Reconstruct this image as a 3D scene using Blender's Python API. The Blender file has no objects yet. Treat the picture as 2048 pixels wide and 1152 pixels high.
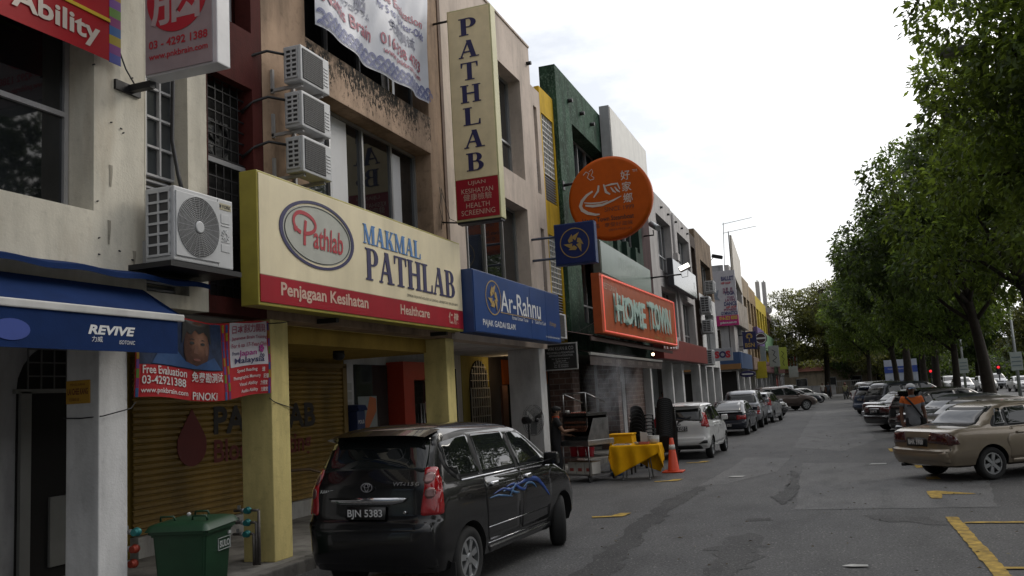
import bpy, bmesh, math, random
import numpy as np
from mathutils import Vector, Matrix
from mathutils.bvhtree import BVHTree
from mathutils.geometry import delaunay_2d_cdt

random.seed(7)
rng = np.random.default_rng(11)
R_ = math.radians
scene = bpy.context.scene
COL = scene.collection

# ------------------------------------------------------------------ camera
cam_data = bpy.data.cameras.new("camera")
cam = bpy.data.objects.new("camera", cam_data)
COL.objects.link(cam)
cam_data.sensor_width = 36.0
cam_data.lens = 36.0 * 1750.0 / 2048.0
cam_data.clip_end = 2000.0
cam_data.clip_start = 0.05
cam.matrix_world = Matrix(((0.938086, 0.095204, 0.333062, 0.0),
                           (0.341804, -0.098269, -0.934619, 0.0),
                           (-0.056250, 0.990596, -0.124726, 1.95),
                           (0, 0, 0, 1)))
scene.camera = cam

# ------------------------------------------------------------------ light
SUN_EL, SUN_AZ = R_(34), R_(38)          # azimuth measured from +Y towards +X
sun_data = bpy.data.lights.new("sun", 'SUN')
sun_data.energy = 0.9
sun_data.angle = R_(25)
sun_data.color = (1.0, 0.93, 0.82)
sun = bpy.data.objects.new("sun", sun_data)
COL.objects.link(sun)
_sd = Vector((math.sin(SUN_AZ) * math.cos(SUN_EL), math.cos(SUN_AZ) * math.cos(SUN_EL), math.sin(SUN_EL)))
sun.rotation_euler = (-_sd).to_track_quat('-Z', 'Y').to_euler()
sun.location = _sd * 80

world = bpy.data.worlds.new("World")
scene.world = world
world.use_nodes = True
wn, wl = world.node_tree.nodes, world.node_tree.links
wn.clear()
w_out = wn.new('ShaderNodeOutputWorld')
w_bg = wn.new('ShaderNodeBackground')
w_bg.inputs['Strength'].default_value = 0.1
sky = wn.new('ShaderNodeTexSky')
sky.sky_type = 'NISHITA'
sky.sun_disc = False
sky.sun_elevation = SUN_EL
sky.sun_rotation = SUN_AZ
sky.air_density = 1.2
sky.dust_density = 2.5
w_tc = wn.new('ShaderNodeTexCoord')
w_map = wn.new('ShaderNodeMapping')
w_map.inputs['Scale'].default_value = (1.0, 1.0, 2.6)
w_map.inputs['Location'].default_value = (0.35, 0.1, 0.2)
w_noise = wn.new('ShaderNodeTexNoise')
w_noise.inputs['Scale'].default_value = 2.6
w_noise.inputs['Detail'].default_value = 7
w_noise.inputs['Roughness'].default_value = 0.55
w_ramp = wn.new('ShaderNodeValToRGB')
w_ramp.color_ramp.elements[0].position = 0.36
w_ramp.color_ramp.elements[0].color = (0.48, 0.48, 0.48, 1)
w_ramp.color_ramp.elements[1].position = 0.54
w_mix = wn.new('ShaderNodeMix')
w_mix.data_type = 'RGBA'
# cloud layer: brightest towards the veiled sun, duller in the opposite half of the sky
w_dot = wn.new('ShaderNodeVectorMath')
w_dot.operation = 'DOT_PRODUCT'
w_dot.inputs[1].default_value = tuple(_sd)
w_rng = wn.new('ShaderNodeMapRange')
w_rng.inputs['From Min'].default_value = -0.55
w_rng.inputs['From Max'].default_value = 1.0
w_rng.inputs['To Min'].default_value = 0.7
w_rng.inputs['To Max'].default_value = 18.0
w_col = wn.new('ShaderNodeVectorMath')
w_col.operation = 'SCALE'
w_col.inputs[0].default_value = (1.0, 1.0, 1.015)
wl.new(w_tc.outputs['Generated'], w_dot.inputs[0])
wl.new(w_dot.outputs['Value'], w_rng.inputs['Value'])
wl.new(w_rng.outputs['Result'], w_col.inputs['Scale'])
wl.new(w_col.outputs[0], w_mix.inputs['B'])
wl.new(w_tc.outputs['Generated'], w_map.inputs['Vector'])
wl.new(w_map.outputs['Vector'], w_noise.inputs['Vector'])
wl.new(w_noise.outputs['Fac'], w_ramp.inputs['Fac'])
wl.new(w_ramp.outputs['Color'], w_mix.inputs['Factor'])
wl.new(sky.outputs['Color'], w_mix.inputs['A'])
wl.new(w_mix.outputs['Result'], w_bg.inputs['Color'])
wl.new(w_bg.outputs['Background'], w_out.inputs['Surface'])

scene.view_settings.view_transform = 'Standard'
scene.view_settings.look = 'None'
scene.view_settings.exposure = 0.0
scene.view_settings.gamma = 1.0
scene.cycles.max_bounces = 6
scene.cycles.diffuse_bounces = 2
scene.cycles.glossy_bounces = 3
scene.cycles.transparent_max_bounces = 8
scene.cycles.volume_bounces = 0

# ------------------------------------------------------------------ materials
MATS = {}


def _nodes(name):
    m = bpy.data.materials.new(name)
    m.use_nodes = True
    nt = m.node_tree
    return m, nt, nt.nodes['Principled BSDF']


def _tex(nt, scale, detail=4, stretch=(1, 1, 1), kind='noise', loc=(0, 0, 0), rough=0.6):
    tc = nt.nodes.new('ShaderNodeTexCoord')
    mp = nt.nodes.new('ShaderNodeMapping')
    mp.inputs['Scale'].default_value = stretch
    mp.inputs['Location'].default_value = loc
    n = nt.nodes.new('ShaderNodeTexNoise' if kind == 'noise' else 'ShaderNodeTexVoronoi')
    n.inputs['Scale'].default_value = scale
    if kind == 'noise':
        n.inputs['Detail'].default_value = detail
        n.inputs['Roughness'].default_value = rough
    nt.links.new(tc.outputs['Object'], mp.inputs['Vector'])
    nt.links.new(mp.outputs['Vector'], n.inputs['Vector'])
    return n.outputs['Fac'] if kind == 'noise' else n.outputs['Distance']


def _ramp(nt, src, stops):
    r = nt.nodes.new('ShaderNodeValToRGB')
    el = r.color_ramp.elements
    while len(el) < len(stops):
        el.new(0.5)
    for e, (p, c) in zip(el, stops):
        e.position = p
        e.color = (c[0], c[1], c[2], 1) if not isinstance(c, (int, float)) else (c, c, c, 1)
    nt.links.new(src, r.inputs['Fac'])
    return r.outputs['Color']


def _mix(nt, a, b, fac=1.0, mode='MULTIPLY'):
    m = nt.nodes.new('ShaderNodeMix')
    m.data_type = 'RGBA'
    m.blend_type = mode
    for sock, v in (('A', a), ('B', b)):
        if isinstance(v, tuple):
            m.inputs[sock].default_value = (*v[:3], 1)
        else:
            nt.links.new(v, m.inputs[sock])
    if isinstance(fac, (int, float)):
        m.inputs['Factor'].default_value = fac
    else:
        nt.links.new(fac, m.inputs['Factor'])
    return m.outputs['Result']


def _bump(nt, bsdf, src, strength, dist=0.02):
    b = nt.nodes.new('ShaderNodeBump')
    b.inputs['Strength'].default_value = strength
    b.inputs['Distance'].default_value = dist
    nt.links.new(src, b.inputs['Height'])
    nt.links.new(b.outputs['Normal'], bsdf.inputs['Normal'])


def mat(name, col, rough=0.55, metal=0.0, spec=0.5, coat=0.0, var=0.12, vscale=3.0, bump=0.0, bscale=60, emit=0.0,
        streak=0.0, alpha=None):
    """general procedural surface: colour with slow variation, optional run-down streaks and fine bump"""
    if name in MATS:
        return MATS[name]
    m, nt, b = _nodes(name)
    b.inputs['Roughness'].default_value = rough
    b.inputs['Metallic'].default_value = metal
    b.inputs['Specular IOR Level'].default_value = spec
    b.inputs['Coat Weight'].default_value = coat
    b.inputs['Coat Roughness'].default_value = 0.04
    c = tuple(col)
    src = None
    if var > 0:
        f = _tex(nt, vscale, 5)
        src = _mix(nt, c, _ramp(nt, f, [(0.3, 1 - var), (0.7, 1 + var * 0.5)]))
    if streak > 0:
        f = _tex(nt, 2.2, 6, (1, 1, 0.14))
        src = _mix(nt, src if src is not None else c, _ramp(nt, f, [(0.38, 1 - streak), (0.62, 1.0)]))
    if src is not None:
        nt.links.new(src, b.inputs['Base Color'])
    else:
        b.inputs['Base Color'].default_value = (*c, 1)
    if bump > 0:
        _bump(nt, b, _tex(nt, bscale, 3), bump)
    if emit > 0:
        b.inputs['Emission Color'].default_value = (*c, 1)
        b.inputs['Emission Strength'].default_value = emit
    MATS[name] = m
    return m


def plaster(name, col, dirt=0.25, spots=0.0, spot_col=(0.02, 0.018, 0.015), loc=(0, 0, 0), rustmix=0.0, mouldtop=None):
    """painted masonry with stains, rain streaks, hairline patches and fine grain"""
    if name in MATS:
        return MATS[name]
    m, nt, b = _nodes(name)
    b.inputs['Roughness'].default_value = 0.85
    b.inputs['Specular IOR Level'].default_value = 0.2
    c = _mix(nt, tuple(col), _ramp(nt, _tex(nt, 0.9, 7, (1, 1, 1), loc=loc), [(0.3, 1 - dirt), (0.65, 1.03)]))
    c = _mix(nt, c, _ramp(nt, _tex(nt, 2.6, 8, (1, 1, 0.24), loc=loc), [(0.32, max(.3, 1 - dirt * 1.4)), (0.55, 1.0)]))
    c = _mix(nt, c, _ramp(nt, _tex(nt, 9, 4, (1, 1, 1), loc=loc), [(0.28, 1 - dirt * 0.7), (0.45, 1.0)]))
    if rustmix > 0:
        c = _mix(nt, c, (0.32, 0.2, 0.08), _mix(nt, (0, 0, 0), (rustmix, rustmix, rustmix),
                 _ramp(nt, _tex(nt, 1.1, 6, (1.4, 1.4, 0.3), loc=(4, 2, 1)), [(0.55, 0.0), (0.7, 1.0)]), 'MIX'), 'MIX')
    if spots > 0:
        f = _tex(nt, 17.0, 9, (1, 1, 0.55), loc=(loc[0] + 3, 1, 0), rough=0.78)
        if mouldtop:
            # mould grows thickest along the wet upper edge
            tc = nt.nodes.new('ShaderNodeTexCoord')
            sz = nt.nodes.new('ShaderNodeSeparateXYZ')
            nt.links.new(tc.outputs['Object'], sz.inputs[0])
            ma = nt.nodes.new('ShaderNodeMath')
            ma.operation = 'MULTIPLY_ADD'
            ma.inputs[1].default_value = 0.30
            ma.inputs[2].default_value = -0.30 * mouldtop
            nt.links.new(sz.outputs['Z'], ma.inputs[0])
            ad = nt.nodes.new('ShaderNodeMath')
            nt.links.new(f, ad.inputs[0])
            nt.links.new(ma.outputs[0], ad.inputs[1])
            f = ad.outputs[0]
        k = _mix(nt, _ramp(nt, f, [(0.60 - spots * 0.16, 0.0), (0.63 - spots * 0.14, 1.0)]), _ramp(nt, _tex(nt, 1.8, 5, loc=loc), [(0.40, 0.15), (0.52, 1.0)]))
        c = _mix(nt, c, spot_col, k, 'MIX')
    nt.links.new(c, b.inputs['Base Color'])
    _bump(nt, b, _tex(nt, 38, 5), 0.25, 0.015)
    MATS[name] = m
    return m


def glass(name, col=(0.012, 0.014, 0.016), rough=0.03, spec=0.6):
    """dark window glazing over an unlit room: a mirror-like dark sheet"""
    if name in MATS:
        return MATS[name]
    m, nt, b = _nodes(name)
    f = _tex(nt, 0.8, 3)
    nt.links.new(_mix(nt, tuple(col), _ramp(nt, f, [(0.35, 0.6), (0.7, 1.6)])), b.inputs['Base Color'])
    b.inputs['Roughness'].default_value = rough
    b.inputs['Specular IOR Level'].default_value = spec
    _bump(nt, b, _tex(nt, 1.6, 2), 0.04, 0.02)
    MATS[name] = m
    return m


def brick(name, col, mortar, scale=1.0):
    if name in MATS:
        return MATS[name]
    m, nt, b = _nodes(name)
    tc = nt.nodes.new('ShaderNodeTexCoord')
    sx = nt.nodes.new('ShaderNodeSeparateXYZ')
    nt.links.new(tc.outputs['Object'], sx.inputs[0])
    ad = nt.nodes.new('ShaderNodeMath')
    nt.links.new(sx.outputs['X'], ad.inputs[0])
    nt.links.new(sx.outputs['Y'], ad.inputs[1])
    cb = nt.nodes.new('ShaderNodeCombineXYZ')
    nt.links.new(ad.outputs[0], cb.inputs['X'])
    nt.links.new(sx.outputs['Z'], cb.inputs['Y'])
    t = nt.nodes.new('ShaderNodeTexBrick')
    t.inputs['Scale'].default_value = scale
    t.inputs['Brick Width'].default_value = 0.34
    t.inputs['Row Height'].default_value = 0.15
    t.inputs['Mortar Size'].default_value = 0.012
    t.inputs['Color1'].default_value = (*col, 1)
    t.inputs['Color2'].default_value = (col[0] * 0.6, col[1] * 0.6, col[2] * 0.65, 1)
    t.inputs['Mortar'].default_value = (*mortar, 1)
    nt.links.new(cb.outputs[0], t.inputs['Vector'])
    c = _mix(nt, t.outputs['Color'], _ramp(nt, _tex(nt, 6, 5), [(0.3, 0.6), (0.7, 1.2)]))
    nt.links.new(c, b.inputs['Base Color'])
    b.inputs['Roughness'].default_value = 0.9
    _bump(nt, b, t.outputs['Fac'], -0.5, 0.02)
    MATS[name] = m
    return m


def paint(name, col, metal=0.0, rough=0.28):
    """car paint with clear coat"""
    return mat(name, col, rough, metal, 0.4, 0.7, var=0.08, vscale=2)


def leafmat(name, col, trans, tmix=0.35):
    if name in MATS:
        return MATS[name]
    m, nt, b = _nodes(name)
    geo = nt.nodes.new('ShaderNodeNewGeometry')
    v = _ramp(nt, geo.outputs['Random Per Island'], [(0.0, 0.55), (0.5, 1.0), (0.9, 1.35), (1.0, 1.9)])
    big = _ramp(nt, _tex(nt, 0.62, 4), [(0.36, 0.45), (0.64, 1.75)])
    c = _mix(nt, _mix(nt, tuple(col), v), big)
    nt.links.new(c, b.inputs['Base Color'])
    b.inputs['Roughness'].default_value = 0.5
    b.inputs['Specular IOR Level'].default_value = 0.35
    tr = nt.nodes.new('ShaderNodeBsdfTranslucent')
    nt.links.new(_mix(nt, _mix(nt, tuple(trans), v), big), tr.inputs['Color'])
    ms = nt.nodes.new('ShaderNodeMixShader')
    ms.inputs[0].default_value = tmix
    out = nt.nodes['Material Output']
    nt.links.new(b.outputs[0], ms.inputs[1])
    nt.links.new(tr.outputs[0], ms.inputs[2])
    nt.links.new(ms.outputs[0], out.inputs['Surface'])
    MATS[name] = m
    return m


# ------------------------------------------------------------------ objects
ORG = {}


def thing(name, label, cat, loc=(0, 0, 0), rz=0.0, group=None):
    o = bpy.data.objects.new(name, None)
    o.empty_display_size = 0.2
    COL.objects.link(o)
    o.location = loc
    o.rotation_euler = (0, 0, rz)
    tag(o, label, cat, group)
    ORG[o] = Vector(loc) if rz == 0.0 else None
    return o


def tag(o, label=None, cat=None, group=None, kind=None):
    if label:
        o['label'] = label
    if cat:
        o['category'] = cat
    if group:
        o['group'] = group
    if kind:
        o['kind'] = kind
    return o


class MB:
    """collects shapes, then links them as ONE mesh object"""

    def __init__(self):
        self.bm = bmesh.new()
        self.mi = 0

    def face(self, pts, mi=None):
        f = self.bm.faces.new([self.bm.verts.new(p) for p in pts])
        f.material_index = self.mi if mi is None else mi
        return f

    def box(self, x0, x1, y0, y1, z0, z1, bev=0.0):
        v = [self.bm.verts.new((x, y, z)) for x in (x0, x1) for y in (y0, y1) for z in (z0, z1)]
        fs = []
        for q in ((0, 1, 3, 2), (4, 6, 7, 5), (0, 4, 5, 1), (2, 3, 7, 6), (0, 2, 6, 4), (1, 5, 7, 3)):
            f = self.bm.faces.new([v[i] for i in q])
            f.material_index = self.mi
            fs.append(f)
        if bev > 0:
            es = list({e for f in fs for e in f.edges})
            r = bmesh.ops.bevel(self.bm, geom=es, offset=bev, segments=2, affect='EDGES', profile=0.6)
            for f in r['faces']:
                f.material_index = self.mi
        return self

    def obox(self, c, R, U, N, sx, sy, sz, bev=0.0):
        """box centred on c with half sizes along three axes"""
        c, R, U, N = Vector(c), Vector(R), Vector(U), Vector(N)
        old = set(self.bm.verts)
        self.box(-sx, sx, -sy, sy, -sz, sz, bev)
        for v in [q for q in self.bm.verts if q not in old]:
            p = v.co
            v.co = c + R * p.x + U * p.y + N * p.z
        return self

    def prism(self, pts, O, R, U, depth, back=0.0):
        """polygon in the (R,U) frame at O, extruded from -back to depth along R x U"""
        O, R, U = Vector(O), Vector(R), Vector(U)
        N = R.cross(U)
        a = [self.bm.verts.new(O + R * p[0] + U * p[1] - N * back) for p in pts]
        b = [self.bm.verts.new(O + R * p[0] + U * p[1] + N * depth) for p in pts]
        n = len(pts)
        fs = [self.bm.faces.new(list(reversed(a))), self.bm.faces.new(b)]
        for i in range(n):
            fs.append(self.bm.faces.new((a[i], a[(i + 1) % n], b[(i + 1) % n], b[i])))
        for f in fs:
            f.material_index = self.mi
        return self

    def cyl(self, p0, p1, r, r2=None, n=12, cap=True):
        p0, p1 = Vector(p0), Vector(p1)
        r2 = r if r2 is None else r2
        d = (p1 - p0).normalized()
        s = d.orthogonal().normalized()
        t = d.cross(s)
        A, B = [], []
        for i in range(n):
            a = 2 * math.pi * i / n
            o = s * math.cos(a) + t * math.sin(a)
            A.append(self.bm.verts.new(p0 + o * r))
            B.append(self.bm.verts.new(p1 + o * r2))
        for i in range(n):
            f = self.bm.faces.new((A[i], A[(i + 1) % n], B[(i + 1) % n], B[i]))
            f.material_index = self.mi
            f.smooth = True
        if cap:
            for q in (list(reversed(A)), B):
                f = self.bm.faces.new(q)
                f.material_index = self.mi
        return self

    def tube(self, pts, r, n=6, r2=None):
        pts = [Vector(p) for p in pts]
        rings = []
        prev = None
        for i, p in enumerate(pts):
            d = (pts[min(i + 1, len(pts) - 1)] - pts[max(i - 1, 0)]).normalized()
            if prev is None:
                s = d.orthogonal().normalized()
            else:
                s = (prev - d * prev.dot(d)).normalized()
            prev = s
            t = d.cross(s)
            rr = r if r2 is None else r + (r2 - r) * i / (len(pts) - 1)
            rings.append([self.bm.verts.new(p + (s * math.cos(2 * math.pi * k / n) + t * math.sin(2 * math.pi * k / n)) * rr) for k in range(n)])
        for A, B in zip(rings, rings[1:]):
            for i in range(n):
                f = self.bm.faces.new((A[i], A[(i + 1) % n], B[(i + 1) % n], B[i]))
                f.material_index = self.mi
                f.smooth = True
        for q in (list(reversed(rings[0])), rings[-1]):
            self.bm.faces.new(q).material_index = self.mi
        return self

    def sph(self, c, r, sc=(1, 1, 1), u=12, v=8):
        m = Matrix.Translation(Vector(c)) @ Matrix.Diagonal((r * sc[0], r * sc[1], r * sc[2], 1))
        res = bmesh.ops.create_uvsphere(self.bm, u_segments=u, v_segments=v, radius=1.0, matrix=m)
        for vt in res['verts']:
            for f in vt.link_faces:
                f.material_index = self.mi
                f.smooth = True
        return self

    def ring(self, O, R, U, ro, ri, depth, n=40, sy=1.0, back=0.0):
        """flat annulus with thickness"""
        O, R, U = Vector(O), Vector(R), Vector(U)
        N = R.cross(U)
        def P(r, i, d):
            a = 2 * math.pi * i / n
            return O + R * (r * math.cos(a)) + U * (r * sy * math.sin(a)) + N * d
        vs = [[self.bm.verts.new(P(r, i, d)) for i in range(n)] for r, d in ((ro, -back), (ro, depth), (ri, depth), (ri, -back))]
        for k in range(3):
            for i in range(n):
                j = (i + 1) % n
                f = self.bm.faces.new((vs[k][i], vs[k][j], vs[k + 1][j], vs[k + 1][i]))
                f.material_index = self.mi
        return self

    def lathe(self, prof, c=(0, 0, 0), axis='z', n=20):
        """profile of (radius, height)"""
        c = Vector(c)
        rings = []
        for r, h in prof:
            ring = []
            for i in range(n):
                a = 2 * math.pi * i / n
                p = (r * math.cos(a), r * math.sin(a), h)
                if axis == 'y':
                    p = (p[0], p[2], p[1])
                if axis == 'x':
                    p = (p[2], p[0], p[1])
                ring.append(self.bm.verts.new(c + Vector(p)))
            rings.append(ring)
        for A, B in zip(rings, rings[1:]):
            for i in range(n):
                f = self.bm.faces.new((A[i], A[(i + 1) % n], B[(i + 1) % n], B[i]))
                f.material_index = self.mi
                f.smooth = True
        for q in (list(reversed(rings[0])), rings[-1]):
            self.bm.faces.new(q).material_index = self.mi
        return self

    def grid(self, fn, nu, nv, smooth=True):
        vs = [[self.bm.verts.new(fn(i / nu, j / nv)) for j in range(nv + 1)] for i in range(nu + 1)]
        for i in range(nu):
            for j in range(nv):
                f = self.bm.faces.new((vs[i][j], vs[i + 1][j], vs[i + 1][j + 1], vs[i][j + 1]))
                f.material_index = self.mi
                f.smooth = smooth
        return self

    def build(self, name, m, parent=None, local=False, smooth=None, fix=True):
        """local=False: shapes are in world space (parents must be unrotated)"""
        if fix:
            bmesh.ops.recalc_face_normals(self.bm, faces=self.bm.faces[:])
        me = bpy.data.meshes.new(name)
        if parent is not None and not local:
            root = parent
            while root.parent:
                root = root.parent
            off = ORG.get(root)
            if off is None:
                off = Vector((0, 0, 0))
            if parent is not root:
                off = off + parent.location
            bmesh.ops.translate(self.bm, verts=self.bm.verts[:], vec=-off)
        self.bm.to_mesh(me)
        self.bm.free()
        for q in (m if isinstance(m, (list, tuple)) else [m]):
            me.materials.append(q)
        if smooth is not None:
            me.polygons.foreach_set('use_smooth', [True] * len(me.polygons))
            me.set_sharp_from_angle(angle=R_(smooth))
        o = bpy.data.objects.new(name, me)
        COL.objects.link(o)
        if parent is not None:
            o.parent = parent
        else:
            ORG[o] = Vector((0, 0, 0))
        return o


def settle(o):
    """give a one-mesh thing an origin at the foot of its shape"""
    me = o.data
    n = len(me.vertices)
    a = np.empty(n * 3)
    me.vertices.foreach_get('co', a)
    a = a.reshape(-1, 3)
    c = Vector(((a[:, 0].min() + a[:, 0].max()) / 2, (a[:, 1].min() + a[:, 1].max()) / 2, a[:, 2].min()))
    me.transform(Matrix.Translation(-c))
    o.location = c
    ORG[o] = c
    return o


def copy_tree(o, loc=None, rz=None, label=None, repaint=None, parent=None, group=None):
    c = o.copy()
    COL.objects.link(c)
    if parent is not None:
        c.parent = parent
    if loc is not None:
        c.location = loc
        ORG[c] = Vector(loc)
    if rz is not None:
        c.rotation_euler = (0, 0, rz)
    if label:
        c['label'] = label
    if group:
        c['group'] = group
    if repaint and c.type == 'MESH':
        for s in c.material_slots:
            if s.material and s.material.name in repaint:
                nm = repaint[s.material.name]
                s.link = 'OBJECT'
                s.material = nm
    for ch in list(o.children):
        copy_tree(ch, repaint=repaint, parent=c)
    return c


# ------------------------------------------------------------------ lettering
_TXT = {}


def _text_mesh(body, bold, shear):
    k = (body, bold, shear)
    if k not in _TXT:
        cu = bpy.data.curves.new('t', 'FONT')
        cu.body = body
        cu.size = 1.0
        cu.offset = bold
        cu.shear = shear
        cu.resolution_u = 3
        cu.align_x = 'LEFT'
        o = bpy.data.objects.new('t', cu)
        COL.objects.link(o)
        bpy.context.view_layer.update()
        me = bpy.data.meshes.new_from_object(o.evaluated_get(bpy.context.evaluated_depsgraph_get()))
        bpy.data.objects.remove(o)
        bpy.data.curves.remove(cu)
        v = np.empty(len(me.vertices) * 3)
        me.vertices.foreach_get('co', v)
        v = v.reshape(-1, 3)[:, :2].copy()
        faces = [list(p.vertices) for p in me.polygons]
        bpy.data.meshes.remove(me)
        _TXT[k] = (v, faces)
    return _TXT[k]


YP, XP, ZP = Vector((0, 1, 0)), Vector((1, 0, 0)), Vector((0, 0, 1))


def text(body, O, R, U, w, h, m, parent, name='lettering', bold=0.0, shear=0.0, local=False, warp=None, center=False, lift=0.0):
    """lettering fitted to a w x h box whose lower-left corner is O; h or w None keeps the letters' own shape"""
    v, faces = _text_mesh(body, bold, shear)
    O, R, U = Vector(O), Vector(R), Vector(U)
    N = R.cross(U)
    mn, mx = v.min(0), v.max(0)
    if w is None:
        w = (mx[0] - mn[0]) * h / max(mx[1] - mn[1], 1e-6)
    if h is None:
        h = (mx[1] - mn[1]) * w / max(mx[0] - mn[0], 1e-6)
    if center:
        O = O - R * (w / 2)
    q = (v - mn) / np.maximum(mx - mn, 1e-6) * np.array([w, h])
    mb = MB()
    vs = []
    for a, b in q:
        p = O + R * float(a) + U * float(b) + N * lift
        if warp:
            p = warp(p)
        vs.append(mb.bm.verts.new(p))
    for f in faces:
        try:
            mb.bm.faces.new([vs[i] for i in f])
        except ValueError:
            pass
    return mb.build(name, m, parent, local=local, fix=False)


def serif(body, O, R, U, w, h, m, parent, name='lettering', depth=0.006, gap=0.18, center=False):
    """roman capitals drawn with thick and thin strokes and bracket serifs"""
    T, t, s, sh = 0.22, 0.075, 0.09, 0.055
    def bar(x0, x1, y0, y1):
        return [(x0, y0), (x1, y0), (x1, y1), (x0, y1)]
    def stem(x, wd, y0=0.0, y1=1.0, foot=True, head=True):
        out = [bar(x, x + wd, y0, y1)]
        if foot:
            out.append(bar(x - s, x + wd + s, 0, sh))
        if head:
            out.append(bar(x - s, x + wd + s, 1 - sh, 1))
        return out
    def bowl(x, y0, y1, wd):
        n = 10
        cy, ry = (y0 + y1) / 2, (y1 - y0) / 2
        out = []
        for i in range(n):
            a0, a1 = -math.pi / 2 + math.pi * i / n, -math.pi / 2 + math.pi * (i + 1) / n
            out.append([(x + wd * math.cos(a0), cy + ry * math.sin(a0)), (x + wd * math.cos(a1), cy + ry * math.sin(a1)),
                        (x + (wd - T) * math.cos(a1), cy + (ry - sh) * math.sin(a1)), (x + (wd - T) * math.cos(a0), cy + (ry - sh) * math.sin(a0))])
        return out
    def diag(x0, y0, x1, y1, wd):
        return [(x0, y0), (x0 + wd, y0), (x1 + wd, y1), (x1, y1)]
    G = {
        'P': (0.72, stem(.09, T) + [bar(.31, .42, 1 - sh, 1), bar(.31, .42, .45, .45 + sh)] + bowl(.42, .45, 1, .32)),
        'B': (0.80, stem(.09, T) + [bar(.31, .42, 1 - sh, 1), bar(.31, .42, .5, .5 + sh), bar(.31, .45, 0, sh)] + bowl(.42, .5, 1, .30) + bowl(.45, 0, .5 + sh, .34)),
        'A': (0.90, [diag(.06, 0, .42, 1, t), diag(.58, 0, .36, 1, T), bar(.24, .62, .30, .30 + t), bar(0, .22, 0, sh), bar(.50, .92, 0, sh)]),
        'T': (0.80, [bar(.29, .29 + T, 0, 1), bar(.18, .62, 0, sh), bar(0, .8, 1 - sh, 1), [(0, .72), (.05, .72), (.10, 1), (0, 1)], [(.75, .72), (.8, .72), (.8, 1), (.70, 1)]]),
        'H': (0.98, stem(.09, T) + stem(.67, T) + [bar(.31, .67, .49, .49 + t)]),
        'L': (0.76, stem(.09, T) + [bar(.31, .72, 0, sh), [(.66, 0), (.76, 0), (.76, .30), (.71, .30)]]),
        'M': (1.12, [bar(.10, .10 + t, 0, 1), diag(.46, 0, .06, 1, T * .9), diag(.46, 0, .80, 1, t), bar(.82, .82 + T, 0, 1), bar(0, .28, 0, sh), bar(.73, 1.12, 0, sh), bar(0, .22, 1 - sh, 1), bar(.82, 1.12, 1 - sh, 1)]),
        'K': (0.92, stem(.09, T) + [diag(.31, .38, .66, 1, t * 1.3), diag(.62, 0, .36, .54, T), bar(.5, .92, 0, sh), bar(.56, .88, 1 - sh, 1)]),
    }
    O, R, U = Vector(O), Vector(R), Vector(U)
    tot = sum(G[c][0] for c in body) + gap * (len(body) - 1)
    k = w / tot
    if center:
        O = O - R * (w / 2)
    mb = MB()
    x = 0.0
    j = 0
    for c in body:
        for p in G[c][1]:
            mb.prism([((x + a) * k, b * h) for a, b in p], O, R, U, depth + 0.0004 * (j % 9))
            j += 1
        x += G[c][0] + gap
    return mb.build(name, m, parent)

# ================================================================== setting
F = -6.5            # plane of the shopfronts' upper walls and columns
GL = -6.86          # plane of the window panes
SH = -8.8           # plane of the shops under the covered walkway


def asphalt():
    m, nt, b = _nodes('asphalt')
    big = _ramp(nt, _tex(nt, 0.22, 6), [(0.3, (0.070, 0.070, 0.072)), (0.7, (0.100, 0.099, 0.098))])
    c = _mix(nt, big, _ramp(nt, _tex(nt, 1.6, 8, (1, 0.35, 1)), [(0.34, 0.78), (0.55, 1.04)]))
    c = _mix(nt, c, _ramp(nt, _tex(nt, 34, 4, rough=.75), [(0.36, 0.42), (0.64, 1.6)]))
    chips = _ramp(nt, _tex(nt, 20, kind='v'), [(0.16, 1.0), (0.24, 0.0)])
    c = _mix(nt, c, (0.30, 0.29, 0.27), _mix(nt, chips, _ramp(nt, _tex(nt, 5, 4), [(0.42, 0.0), (0.6, 0.8)])), 'MIX')
    crack = _tex(nt, 0.8, 9, rough=0.7, loc=(3, 8, 0))
    c = _mix(nt, c, _ramp(nt, crack, [(0.492, 1.0), (0.4985, 0.62), (0.505, 1.0)]))
    nt.links.new(c, b.inputs['Base Color'])
    b.inputs['Roughness'].default_value = 0.72
    b.inputs['Specular IOR Level'].default_value = 0.35
    _bump(nt, b, _tex(nt, 70, 4), 0.55, 0.012)
    return m


def asphalt_patch(name, a, bcol, chip):
    m, nt, b = _nodes(name)
    c = _mix(nt, _ramp(nt, _tex(nt, 0.5, 6), [(0.3, a), (0.7, bcol)]), _ramp(nt, _tex(nt, 36, 4, rough=.75), [(0.36, 0.5), (0.64, 1.5)]))
    c = _mix(nt, c, _ramp(nt, _tex(nt, 2.4, 7, (1, 0.4, 1)), [(0.35, 0.75), (0.5, 1.02)]))
    chips = _ramp(nt, _tex(nt, 20, kind='v'), [(0.14, 1.0), (0.22, 0.0)])
    c = _mix(nt, c, (0.3, 0.29, 0.27), _mix(nt, chips, (chip, chip, chip)), 'MIX')
    nt.links.new(c, b.inputs['Base Color'])
    b.inputs['Roughness'].default_value = 0.75
    b.inputs['Specular IOR Level'].default_value = 0.3
    _bump(nt, b, _tex(nt, 65, 4), 0.6, 0.015)
    return m


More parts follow.
